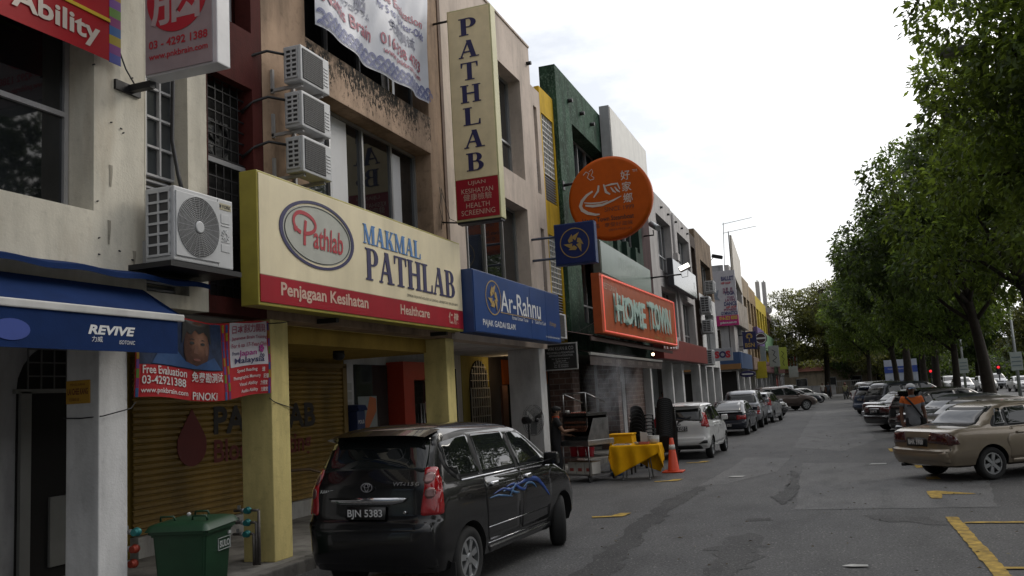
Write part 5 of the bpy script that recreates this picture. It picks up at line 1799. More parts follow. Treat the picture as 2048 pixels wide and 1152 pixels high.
def condenser(lab, group, x0, x1, y0, y1, z0, z1, fan='round', brandtxt=None, bracketz=True, sidewin=(0, 1)):
    """casing with front grille at +X and coil openings on the -Y side"""
    t = thing('air_conditioner', lab, 'air conditioner', ((x0 + x1) / 2, (y0 + y1) / 2, z0), 0, group)
    W, Hh, D = y1 - y0, z1 - z0, x1 - x0
    mb = MB(); mb.box(x0, x1, y0, y1, z0, z1, .015); mb.build('casing', M_ACW, t)
    # coil side
    mb = MB(); mb.box(x0 + .04, x1 - .05, y0 - .004, y0 + .01, z0 + .06, z1 - .05); cs = mb.build('coil', M_ACG, t)
    mb = MB()
    for k in range(3):
        x = x0 + .04 + (D - .09) * k / 2
        mb.box(x - .01, x + .01, y0 - .015, y0 - .003, z0 + .06, z1 - .05)
    for k in range(7):
        z = z0 + .06 + (Hh - .11) * k / 6
        mb.box(x0 + .03, x1 - .04, y0 - .016, y0 - .004, z - .012, z + .012)
    mb.build('side_grid', M_ACW, cs)
    cw = W * .70
    cy, cz = y0 + .03 + cw / 2, (z0 + z1) / 2
    r = min(cw, Hh - .06) / 2
    if fan == 'round':
        mb = MB(); mb.box(x1 - .004, x1 + .014, cy - r - .01, cy + r + .01, cz - r - .01, cz + r + .01, .006); gf = mb.build('fan_surround', M_ACW, t)
        mb = MB(); mb.lathe([(r * .98, .0), (r * .98, .004)], (x1 + .014, cy, cz), 'x', 40); mb.build('fan_recess', M_ACD, gf)
        mb = MB()
        for k in range(1, 15):
            rr = r * (.2 + .78 * k / 14)
            mb.ring((x1 + .022, cy, cz), YP, ZP, rr, rr - .003, .003, 36)
        for k in range(24):
            a = 2 * math.pi * k / 24
            mb.obox((x1 + .0205, cy + math.cos(a) * r * .6, cz + math.sin(a) * r * .6), (0, math.cos(a), math.sin(a)), (0, -math.sin(a), math.cos(a)), (1, 0, 0), r * .38, .0016, .001)
        mb.build('fan_guard', M_ACW, gf)
        mb = MB(); mb.lathe([(r * .2, 0), (r * .2, .012), (r * .16, .018)], (x1 + .018, cy, cz), 'x', 24); mb.build('fan_cap', M_ACW, gf)
    else:
        mb = MB(); mb.box(x1 - .004, x1 + .008, y0 + .04, y0 + .04 + cw, z0 + .04, z1 - .04); gf = mb.build('fan_recess', M_ACD, t)
        mb = MB()
        for k in range(15):
            a, b = y0 + .04 + cw * (k + .5) / 15, z0 + .04 + (Hh - .08) * (k + .5) / 15
            mb.box(x1 + .008, x1 + .012, a - .002, a + .002, z0 + .04, z1 - .04)
            mb.box(x1 + .0085, x1 + .0125, y0 + .04, y0 + .04 + cw, b - .002, b + .002)
        mb.build('front_mesh', mat('mesh_grey', (.16, .16, .16)), gf)
        mb = MB()
        for k in range(6):
            z = z0 + .1 + (Hh - .25) * k / 5
            mb.box(x1 - .002, x1 + .008, y0 + .07 + cw, y1 - .04, z, z + .018, .003)
        mb.build('pressed_rib', M_ACW, t)
    if brandtxt:
        mb = MB(); mb.box(x1, x1 + .004, y1 - .24, y1 - .03, z1 - .12, z1 - .05); mb.build('badge', mat('badge_cream', (.42, .38, .25)), t)
        text(brandtxt, (x1 + .006, y1 - .19, z1 - .105), YP, ZP, .15, .04, S_BLK, t, bold=.03)
        mb = MB(); mb.obox((x1 + .005, y1 - .213, z1 - .085), YP, ZP, XP, .014, .018, .001); mb.build('badge_mark', S_BLK, t)
        mb = MB(); mb.box(x1 + .001, x1 + .003, y1 - .255, y1 - .25, z0 + .02, z1 - .02); mb.build('panel_seam', M_ACG, t)
        for za, zb in ((.17, .27), (.29, .30), (.47, .475), (.5, .58)):
            mb = MB(); mb.box(x1 - .003, x1 + .006, y1 - .2, y1 - .06, z1 - zb, z1 - za, .003); mb.build('pressed_panel', M_ACW, t)
        mb = MB()
        for k in range(10):
            a = 2 * math.pi * k / 10
            mb.obox((x1 + .004, y1 - .13 + .045 * math.cos(a), z1 - .40 + .045 * math.sin(a)), (0, math.cos(a), math.sin(a)), (0, -math.sin(a), math.cos(a)), (1, 0, 0), .02, .007, .004)
        mb.build('snow_emblem', M_ACW, t)
    for y in (y0 + W * .15, y1 - W * .15):
        mb = MB()
        mb.box(F - .0, x1 - .05, y - .02, y + .02, z0 - .045, z0 - .005)
        mb.box(F, F + .035, y - .02, y + .02, z0 - .06, z0 + .26)
        mb.build('bracket', mat('bracket_white', (.4, .4, .4), .6, .2), t)
    return t


yk = condenser('big white air conditioner with round fan beside the cream sign end', None, -6.36, -6.0, 6.93, 7.85, 3.5, 4.26, 'round', 'YORK')
mb = MB(); mb.box(-6.62, -5.97, 6.85, 7.95, 3.43, 3.485); mb.build('support_tray', M_DARKM, yk)
bracket(yk, [(-6.2, 7.3, 4.26), (-6.3, 7.35, 4.5), (-6.42, 7.4, 4.9), (-6.42, 7.42, 5.6), (-6.5, 7.42, 6.2)], .022, M_DARKM, 'pipe')
GA = 'stacked air conditioners on the tan pier'
for k, (z0, z1) in enumerate(((6.12, 6.6), (5.52, 5.99), (4.93, 5.4))):
    c = condenser(('white air conditioner topmost of the stack of three on the tan pier', 'white air conditioner in the middle of the stack of three on the tan pier', 'white air conditioner lowest of the stack of three, just above the cream signboard')[k],
                  GA, -6.24, -5.98, 9.24, 9.92, z0, z1, 'mesh')
    bracket(c, [(-6.22, 9.23, z1 - .1), (-6.4, 9.12, z1 - .06), (-6.5, 8.95, z1 - .16), (-6.62, 8.86, z1 - .3)], .018, M_DARKM, 'pipe')
GB = 'air conditioners on the brown end shophouse'
for lab, y, z0, z1 in (('small air conditioner high beside the brown wall window', 51.2, 7.4, 8.05), ('air conditioner second from the top on the end shophouse', 48.6, 6.0, 6.9), ('air conditioner with bright edge, third from the top on the end shophouse', 48.6, 4.9, 5.6), ('lowest air conditioner of the end shophouse next to the SOS sign', 48.0, 3.15, 3.95)):
    condenser(lab, GB, -6.4, -5.9, y, y + 1.0, z0, z1, 'round')
condenser('air conditioner behind the far end of the neon signboard', None, -6.4, -5.95, 35.0, 36.0, 4.3, 5.1, 'round')
condenser('air conditioner mostly hidden behind the end of the blue signboard', None, -6.3, -5.95, 19.75, 20.5, 3.3, 3.9, 'mesh')
# exhaust fan in the maroon bay
ef = thing('exhaust_fan', 'dark exhaust fan behind the black grille of the maroon bay', 'fan', (-6.7, 8.45, 5.0))
mb = MB(); mb.box(-6.76, -6.72, 8.2, 8.72, 4.98, 5.5); mb.build('fan_plate', mat('fan_plate_grey', (.16, .16, .16), .6), ef)
mb = MB(); mb.ring((-6.72, 8.46, 5.24), YP, ZP, .24, .21, .05, 28); mb.build('fan_ring', M_DARKM, ef)
for k in range(5):
    a = 2 * math.pi * k / 5
    mb = MB(); mb.obox((-6.70, 8.46 + .11 * math.cos(a), 5.24 + .11 * math.sin(a)), (0, math.cos(a), math.sin(a)), Vector((.35, -math.sin(a), math.cos(a))).normalized(), (1, 0, 0), .1, .05, .003); mb.build('blade', mat('fan_blade', (.06, .06, .06)), ef)
mb = MB(); mb.cyl((-6.72, 8.46, 5.24), (-6.66, 8.46, 5.24), .04); mb.build('hub', M_DARKM, ef)

# ================================================================== vehicles
M_TYRE = mat('tyre_rubber', (0.018, 0.018, 0.018), 0.85, var=.2, bump=.2)
M_RIM = mat('alloy', (0.45, 0.46, 0.47), 0.3, 0.8, var=.1)
M_RIMD = mat('rim_dark', (0.03, 0.03, 0.03), 0.6, var=0)
M_WELL = mat('wheel_well', (0.008, 0.008, 0.008), 0.95, var=0)
M_CGL = glass('car_glass', (0.010, 0.012, 0.012), 0.02, .7)
M_TRIM = mat('black_trim', (0.012, 0.012, 0.013), 0.5, var=0)
M_CHR = mat('chrome', (0.6, 0.6, 0.62), 0.12, 1.0, var=0)
M_TRED = mat('lamp_red', (0.32, 0.008, 0.012), 0.12, 0, .6, .6, var=.25, vscale=14)
M_TDRK = mat('lamp_smoked', (0.06, 0.012, 0.012), 0.12, 0, .6, .6, var=.2, vscale=14)
M_TCLR = mat('lamp_clear', (0.20, 0.10, 0.095), 0.2, .3, .6, .4, var=.3, vscale=30)
M_HEAD = mat('headlamp', (0.42, 0.44, 0.46), 0.1, .5, .6, .6, var=.2, vscale=20)
M_PLATE = mat('plate_black', (0.008, 0.008, 0.008), 0.4, var=0)
M_PLT = mat('plate_white', (0.6, 0.6, 0.6), 0.5, var=0)

BODY = {
    # rings from sill to roof: z_rear, z_front, s_rear, s_front, half width ; s runs forward from the tail
    'mpv': dict(L=4.12, rings=[(.25, .24, .30, 3.90, .62), (.28, .28, .06, 4.04, .76), (.44, .42, .0, 4.11, .80), (.75, .60, .0, 4.12, .815), (.795, .67, .035, 4.08, .815), (.89, .79, .05, 4.02, .815),
                               (1.0, .90, .062, 3.88, .81), (1.11, 1.0, .078, 3.55, .795), (1.165, 1.07, .10, 3.34, .765), (1.32, 1.26, .175, 3.00, .72), (1.47, 1.43, .255, 2.70, .672), (1.58, 1.53, .32, 2.50, .63), (1.645, 1.585, .40, 2.30, .57), (1.675, 1.63, .55, 2.08, .45), (1.69, 1.665, .85, 1.8, .22)],
                wheels=(.745, 3.40, .315, .195)),
    'sedan': dict(L=4.27, rings=[(.25, .22, .25, 4.08, .64), (.30, .27, .05, 4.20, .78), (.44, .40, .0, 4.27, .83), (.56, .52, .0, 4.26, .84), (.60, .58, .05, 4.22, .84), (.78, .69, .055, 4.16, .838),
                                 (.90, .78, .09, 3.98, .825), (.945, .86, .22, 3.40, .80), (.965, .91, .62, 3.14, .775), (1.00, .95, .82, 3.05, .75), (1.15, 1.13, 1.02, 2.82, .69), (1.285, 1.28, 1.22, 2.58, .63), (1.34, 1.335, 1.36, 2.44, .575), (1.372, 1.37, 1.55, 2.22, .45), (1.385, 1.385, 1.7, 2.05, .22)],
                  wheels=(.97, 3.47, .295, .19)),
    'hatch': dict(L=3.69, rings=[(.26, .22, .25, 3.5, .62), (.30, .25, .06, 3.62, .77), (.42, .38, .0, 3.68, .82), (.58, .54, .0, 3.69, .832), (.62, .60, .03, 3.66, .832), (.78, .72, .05, 3.60, .83), (.92, .83, .06, 3.46, .82), (.99, .91, .075, 3.20, .80),
                                 (1.05, .97, .10, 3.02, .765), (1.22, 1.2, .18, 2.66, .705), (1.38, 1.38, .27, 2.34, .65), (1.46, 1.46, .30, 2.18, .61), (1.51, 1.50, .36, 2.02, .54), (1.53, 1.528, .5, 1.85, .42), (1.545, 1.545, .75, 1.6, .2)],
                  wheels=(.60, 3.04, .29, .185)),
    'fast': dict(L=4.1, rings=[(.25, .22, .22, 3.92, .62), (.30, .27, .05, 4.03, .75), (.43, .40, .0, 4.10, .79), (.55, .52, .0, 4.09, .80), (.58, .57, .04, 4.05, .80), (.74, .68, .05, 4.0, .80), (.86, .76, .07, 3.85, .79), (.90, .82, .12, 3.3, .775),
                               (.93, .88, .20, 3.05, .75), (1.08, 1.06, .50, 2.80, .69), (1.22, 1.22, .85, 2.52, .63), (1.30, 1.30, 1.10, 2.36, .585), (1.335, 1.335, 1.3, 2.2, .52), (1.355, 1.355, 1.5, 2.05, .4), (1.365, 1.365, 1.65, 1.9, .2)],
                 wheels=(.86, 3.24, .28, .18)),
    'suv': dict(L=4.45, rings=[(.34, .30, .25, 4.2, .66), (.38, .34, .06, 4.36, .80), (.52, .48, .0, 4.44, .87), (.70, .64, .0, 4.45, .885), (.74, .70, .04, 4.41, .885), (.90, .84, .05, 4.35, .88), (1.02, .95, .06, 4.18, .87), (1.09, 1.03, .075, 3.75, .845),
                               (1.14, 1.09, .10, 3.45, .81), (1.32, 1.30, .19, 3.10, .76), (1.50, 1.50, .29, 2.80, .71), (1.61, 1.61, .36, 2.60, .665), (1.67, 1.67, .45, 2.42, .59), (1.695, 1.695, .62, 2.2, .46), (1.71, 1.71, .9, 1.95, .22)],
                wheels=(.85, 3.55, .35, .22)),
}


def outline(sr, sf, hw, csr, csf, cwr, cwf, ex=2.3):
    """half plan outline from the tail centre round the right side to the nose centre: list of (w, s)"""
    out = []
    bow = .025
    for k in range(3):
        u = k / 3
        out.append((u * (hw - cwr), sr + bow * (u * (hw - cwr) / hw) ** 2))
    e = sr + bow * ((hw - cwr) / hw) ** 2
    for k in range(9):
        t = math.pi / 2 * k / 8
        out.append((hw - cwr + cwr * math.sin(t) ** (2 / ex), e + csr * (1 - math.cos(t) ** (2 / ex) if math.cos(t) > 1e-6 else 1)))
    e2 = sf - .06 * ((hw - cwf) / hw) ** 2
    for k in range(1, 9):
        out.append((hw, e + csr + (e2 - csf - e - csr) * k / 9))
    for k in range(9):
        t = math.pi / 2 * k / 8
        out.append((hw - cwf + cwf * math.cos(t) ** (2 / ex) if math.cos(t) > 1e-6 else hw - cwf, e2 - csf + csf * math.sin(t) ** (2 / ex)))
    for k in range(1, 3):
        u = 1 - k / 3
        out.append((u * (hw - cwf), sf - .06 * (u * (hw - cwf) / hw) ** 2))
    out.append((0, sf))
    return out


def shell(kind):
    d = BODY[kind]
    mb = MB()
    rings = []
    R0 = d['rings']
    R1 = []
    for i in range(len(R0) - 1):
        R1.append(R0[i])
        R1.append(tuple((p + q) / 2 for p, q in zip(R0[i], R0[i + 1])))
    R1.append(R0[-1])
    zt = R0[-1][0]
    for zr, zf, sr, sf, hw in R1:
        L = sf - sr
        g = min(1, max(0, (zf / zt - .55) / .12))       # 0 in the lower body, 1 in the cabin
        half = outline(sr, sf, hw, min(.22, L * .2), min(.42 - .24 * g, L * .22), min(.30, hw * .6), min(.42 - .1 * g, hw * .62))
        loop = half + [(-w, s) for w, s in reversed(half[1:-1])]
        ring = []
        for w, s in loop:
            u = (s - d['L'] / 2) / (d['L'] / 2)
            w *= 1 - .05 * max(0, u) ** 3 - .03 * max(0, -u) ** 4
            f = min(1, max(0, (s - sr) / L))
            ring.append(mb.bm.verts.new((w, s, zr + (zf - zr) * f)))
        rings.append(ring)
    seg = len(rings[0])
    for A, B in zip(rings, rings[1:]):
        for i in range(seg):
            mb.bm.faces.new((A[i], A[(i + 1) % seg], B[(i + 1) % seg], B[i]))
    mb.bm.faces.new(list(reversed(rings[0])))
    mb.bm.faces.new(rings[-1])
    bmesh.ops.recalc_face_normals(mb.bm, faces=mb.bm.faces[:])
    bvh_bm = mb.bm.copy()
    bmesh.ops.triangulate(bvh_bm, faces=bvh_bm.faces[:])
    bvh = BVHTree.FromBMesh(bvh_bm)
    bvh_bm.free()
    return mb, bvh


def body_mesh(kind, pm):
    mb, bvh = shell(kind)
    me = bpy.data.meshes.new('car_body')
    mb.bm.to_mesh(me)
    mb.bm.free()
    me.materials.append(pm)
    me.materials.append(M_WELL)
    o = bpy.data.objects.new('body', me)
    COL.objects.link(o)
    sr, sf, r, tw = BODY[kind]['wheels']
    cut = MB()
    cut.mi = 1
    for s in (sr, sf):
        for sd in (-1, 1):
            cut.cyl((sd * .55, s, r), (sd * 1.3, s, r), r + .055, n=36)
    cm = bpy.data.meshes.new('cut')
    cut.bm.to_mesh(cm)
    cut.bm.free()
    cm.materials.append(pm)
    cm.materials.append(M_WELL)
    co = bpy.data.objects.new('cut', cm)
    COL.objects.link(co)
    md = o.modifiers.new('b', 'BOOLEAN')
    md.operation = 'DIFFERENCE'
    md.object = co
    md.solver = 'EXACT'
    bpy.context.view_layer.update()
    nm = bpy.data.meshes.new_from_object(o.evaluated_get(bpy.context.evaluated_depsgraph_get()))
    bpy.data.objects.remove(co)
    o.modifiers.clear()
    o.data = nm
    nm.polygons.foreach_set('use_smooth', [True] * len(nm.polygons))
    nm.set_sharp_from_angle(angle=R_(38))
    return o, bvh


def smoothpoly(pts, rad=.06, n=4):
    out = []
    m = len(pts)
    for i in range(m):
        p0, p, p1 = Vector(pts[i - 1]), Vector(pts[i]), Vector(pts[(i + 1) % m])
        r = min(rad, (p - p0).length * .45, (p1 - p).length * .45)
        a, b = p + (p0 - p).normalized() * r, p + (p1 - p).normalized() * r
        for k in range(n + 1):
            t = k / n
            out.append(tuple(a * (1 - t) ** 2 + p * 2 * t * (1 - t) + b * t * t))
    return out


def decal(bvh, pts, axis, off, name, m, parent, rad=.0, step=.09, skirt=.012):
    """a panel that follows the body: outline in (s,z) for sides 'R','L', in (w,z) for 'B' tail and 'F' nose"""
    if rad > 0:
        pts = smoothpoly(pts, rad)
    xs, zs = [p[0] for p in pts], [p[1] for p in pts]
    inner = [Vector((a, b)) for a in np.arange(min(xs) + step * .5, max(xs), step) for b in np.arange(min(zs) + step * .5, max(zs), step)]
    v2, e2, f2, _, _, _ = delaunay_2d_cdt([Vector(p) for p in pts] + inner, [(i, (i + 1) % len(pts)) for i in range(len(pts))], [], 1, 1e-5)
    mb = MB()
    vs, nrm = [], []
    for q in v2:
        if axis == 'R':
            o, dr = Vector((3, q.x, q.y)), Vector((-1, 0, 0))
        elif axis == 'L':
            o, dr = Vector((-3, q.x, q.y)), Vector((1, 0, 0))
        elif axis == 'B':
            o, dr = Vector((q.x, -3, q.y)), Vector((0, 1, 0))
        elif axis == 'F':
            o, dr = Vector((q.x, 9, q.y)), Vector((0, -1, 0))
        else:
            o, dr = Vector((q.x, q.y, 5)), Vector((0, 0, -1))
        h, nn, _, _ = bvh.ray_cast(o, dr)
        if h is None:
            h, nn, _, _ = bvh.find_nearest(o + dr * 2.4)
        if nn.dot(dr) > 0:
            nn = -nn
        vs.append(mb.bm.verts.new(h + nn * off))
        nrm.append(nn)
    fl = []
    for f in f2:
        try:
            fc = mb.bm.faces.new([vs[i] for i in f])
            fc.smooth = True
            fl.append(fc)
        except ValueError:
            pass
    be = [e for e in mb.bm.edges if len(e.link_faces) == 1]
    if skirt and be:
        idx = {v: i for i, v in enumerate(vs)}
        r = bmesh.ops.extrude_edge_only(mb.bm, edges=be)
        nv = [g for g in r['geom'] if isinstance(g, bmesh.types.BMVert)]
        # pull the new rim back into the body
        old = {}
        for v in nv:
            best = min((w for e in v.link_edges for w in e.verts if w in idx), key=lambda w: (w.co - v.co).length, default=None)
            if best is not None:
                v.co = v.co - nrm[idx[best]] * skirt
    bmesh.ops.remove_doubles(mb.bm, verts=[v for v in mb.bm.verts if not v.link_faces], dist=1e-6)
    o = mb.build(name, m, parent, local=True)
    return o


def wheel(parent, x, s, r, tw, side, style='alloy', spokes=6, turn=0.0):
    e = bpy.data.objects.new('wheel', None)
    e.empty_display_size = .1
    COL.objects.link(e)
    e.parent = parent
    e.location = (x, s, r)
    e.rotation_euler = (0, 0, turn)
    h = tw / 2
    mb = MB()
    q = r * .66
    mb.lathe([(q, -h * .9), (r * .86, -h), (r * .97, -h * .82), (r, -h * .45), (r, h * .45), (r * .97, h * .82), (r * .86, h), (q, h * .9), (q * .93, h * .5), (q * .93, -h * .5), (q, -h * .9)], (0, 0, 0), 'x', 36)
    bm = mb.bm
    mb.build('tyre', M_TYRE, e, local=True)
    mb = MB()
    xo = side * h * .62
    mb.mi = 1
    mb.cyl((0, 0, 0), (side * h * .18, 0, 0), q * .94, n=28)
    mb.mi = 0
    mb.ring((xo, 0, 0), (0, side, 0), ZP, q * 1.0, q * .88, h * .25, 36, back=h * .3)
    if style == 'alloy':
        for k in range(spokes):
            a = 2 * math.pi * k / spokes + .3
            c, sn = math.cos(a), math.sin(a)
            pts = [(.12, -.16), (.55, -.20), (.92, -.24), (.92, .24), (.55, .20), (.12, .16)]
            wd = 5.0 / spokes if spokes > 5 else .9
            mb.prism([((u * c - v * wd * sn) * q, (u * sn + v * wd * c) * q) for u, v in pts], (xo, 0, 0), (0, side, 0), ZP, h * .14 + .0006 * k, h * .25)
        mb.cyl((xo - side * h * .2, 0, 0), (xo + side * h * .22, 0, 0), q * .2, n=16)
        mb.mi = 1
        for k in range(4):
            a = 2 * math.pi * k / 4
            mb.cyl((xo + side * h * .1, math.cos(a) * q * .3, math.sin(a) * q * .3), (xo + side * h * .21, math.cos(a) * q * .3, math.sin(a) * q * .3), q * .05, n=8)
    else:
        mb.cyl((xo - side * h * .3, 0, 0), (xo - side * .01, 0, 0), q * .9, q * .8, n=24)
    mb.build('rim', [M_RIM, M_RIMD], e, local=True)
    return e


def mirror(parent, x, s, z, side, m):
    mb = MB()
    mb.obox((side * (abs(x) + .10), s, z + .04), XP, YP, ZP, .095, .05, .075, .03)
    mb.obox((side * abs(x), s + .02, z - .02), XP, YP, ZP, .05, .025, .02)
    return mb.build('mirror', m, parent, local=True, smooth=40)


def mirrorpts(pts):
    return [(-a, b) for a, b in reversed(pts)]


def plate(parent, bvh, textv, w, z, axis='B', pw=.46, ph=.13, off=.02):
    d = decal(bvh, [(w - pw / 2, z - ph / 2), (w + pw / 2, z - ph / 2), (w + pw / 2, z + ph / 2), (w - pw / 2, z + ph / 2)], axis, off, 'number_plate', M_PLATE, parent, step=.3)
    ys = [v.co.y for v in d.data.vertices]
    y = min(ys) if axis == 'B' else max(ys)
    # lettering lies on the plate, rear view: right hand is +w
    if textv:
        if axis == 'B':
            text(textv, (w - pw * .45, y - .004, z - ph * .36), XP, ZP, pw * .9, ph * .72, M_PLT, d, bold=.015, local=True, name='plate_lettering')
        else:
            text(textv, (w + pw * .45, y + .004, z - ph * .36), -XP, ZP, pw * .9, ph * .72, M_PLT, d, bold=.015, local=True, name='plate_lettering')
    return d


CAR = {
    'mpv': dict(
        panes=[[(.62, 1.13), (.40, 1.27), (.41, 1.50), (1.02, 1.55), (1.08, 1.12)], [(1.13, 1.12), (1.10, 1.55), (1.92, 1.53), (2.02, 1.11)], [(2.09, 1.11), (2.01, 1.525), (2.36, 1.48), (2.91, 1.14), (2.98, 1.10)]],
        belt=[(.60, 1.095), (.34, 1.25), (.35, 1.56), (1.0, 1.60), (2.0, 1.575), (2.42, 1.52), (3.04, 1.13), (3.08, 1.075)],
        rear=[(-.64, 1.23), (.64, 1.23), (.58, 1.57), (-.58, 1.57)], wind=[(-.66, 1.12), (.66, 1.12), (.54, 1.52), (-.54, 1.52)],
        doors=[[(1.10, 1.08), (1.12, .80), (1.16, .42), (2.0, .42), (2.05, 1.08)], [(2.08, 1.08), (2.03, .42), (2.88, .42), (2.98, .7), (3.06, 1.06)]], handles=[(1.24, .97), (2.18, .96)],
        mir=(.78, 2.88, 1.10), plate=.845),
    'sedan': dict(
        panes=[[(1.10, .965), (1.28, 1.26), (1.40, 1.265), (1.36, .965)], [(1.40, .96), (1.44, 1.27), (1.95, 1.29), (2.03, .95)], [(2.10, .95), (2.03, 1.29), (2.38, 1.27), (2.86, .99), (2.92, .93)]],
        belt=[(1.02, .945), (1.24, 1.30), (1.95, 1.325), (2.45, 1.30), (2.98, .97), (3.02, .915)],
        rear=[(-.58, .985), (.58, .985), (.52, 1.30), (-.52, 1.30)], wind=[(-.62, .95), (.62, .95), (.52, 1.29), (-.52, 1.29)],
        doors=[[(1.42, .93), (1.30, .70), (1.36, .36), (2.04, .36), (2.06, .93)], [(2.09, .93), (2.07, .36), (2.94, .36), (3.0, .7), (2.98, .91)]], handles=[(1.52, .80), (2.2, .79)],
        mir=(.76, 2.78, .98), plate=.72),
    'hatch': dict(
        panes=[[(.42, 1.08), (.40, 1.28), (.62, 1.37), (.74, 1.06)], [(.80, 1.03), (.68, 1.38), (1.52, 1.42), (1.62, 1.0)], [(1.69, 1.0), (1.60, 1.42), (2.05, 1.40), (2.58, 1.04), (2.64, .98)]],
        belt=[(.36, 1.06), (.34, 1.32), (.62, 1.43), (1.5, 1.46), (2.08, 1.44), (2.70, 1.03), (2.74, .95)],
        rear=[(-.60, 1.04), (.60, 1.04), (.55, 1.38), (-.55, 1.38)], wind=[(-.64, 1.02), (.64, 1.02), (.54, 1.42), (-.54, 1.42)],
        doors=[[(.86, .98), (.94, .62), (1.0, .40), (1.62, .40), (1.66, .97)], [(1.69, .97), (1.65, .40), (2.5, .40), (2.62, .7), (2.7, .94)]], handles=[(.96, .86), (1.8, .84)],
        mir=(.78, 2.56, 1.0), plate=.84),
    'fast': dict(
        panes=[[(.72, .94), (.98, 1.2), (1.2, 1.24), (1.16, .93)], [(1.22, .92), (1.26, 1.24), (1.82, 1.255), (1.9, .91)], [(1.97, .91), (1.89, 1.255), (2.28, 1.24), (2.76, .96), (2.84, .90)]],
        belt=[(.62, .92), (.94, 1.24), (1.82, 1.285), (2.32, 1.27), (2.86, .95), (2.92, .885)],
        rear=[(-.56, .95), (.56, .95), (.50, 1.28), (-.50, 1.28)], wind=[(-.6, .92), (.6, .92), (.5, 1.26), (-.5, 1.26)],
        doors=[[(1.2, .9), (1.16, .36), (1.9, .36), (1.93, .9)], [(1.96, .9), (1.94, .36), (2.8, .36), (2.9, .87)]], handles=[(1.32, .78), (2.05, .77)],
        mir=(.74, 2.68, .94), plate=.42),
    'suv': dict(
        panes=[[(.46, 1.14), (.40, 1.42), (.55, 1.54), (1.05, 1.56), (1.10, 1.12)], [(1.16, 1.11), (1.12, 1.57), (1.95, 1.59), (2.05, 1.09)], [(2.12, 1.09), (2.04, 1.59), (2.48, 1.57), (3.02, 1.17), (3.08, 1.08)]],
        belt=[(.38, 1.11), (.32, 1.45), (.5, 1.60), (1.9, 1.64), (2.52, 1.62), (3.14, 1.16), (3.2, 1.05)],
        rear=[(-.64, 1.14), (.64, 1.14), (.58, 1.54), (-.58, 1.54)], wind=[(-.7, 1.13), (.7, 1.13), (.6, 1.58), (-.6, 1.58)],
        doors=[[(1.25, 1.06), (1.28, .5), (2.06, .5), (2.09, 1.06)], [(2.12, 1.06), (2.1, .5), (2.98, .5), (3.16, 1.02)]], handles=[(1.36, .94), (2.24, .93)],
        mir=(.85, 2.98, 1.12), plate=.88),
}


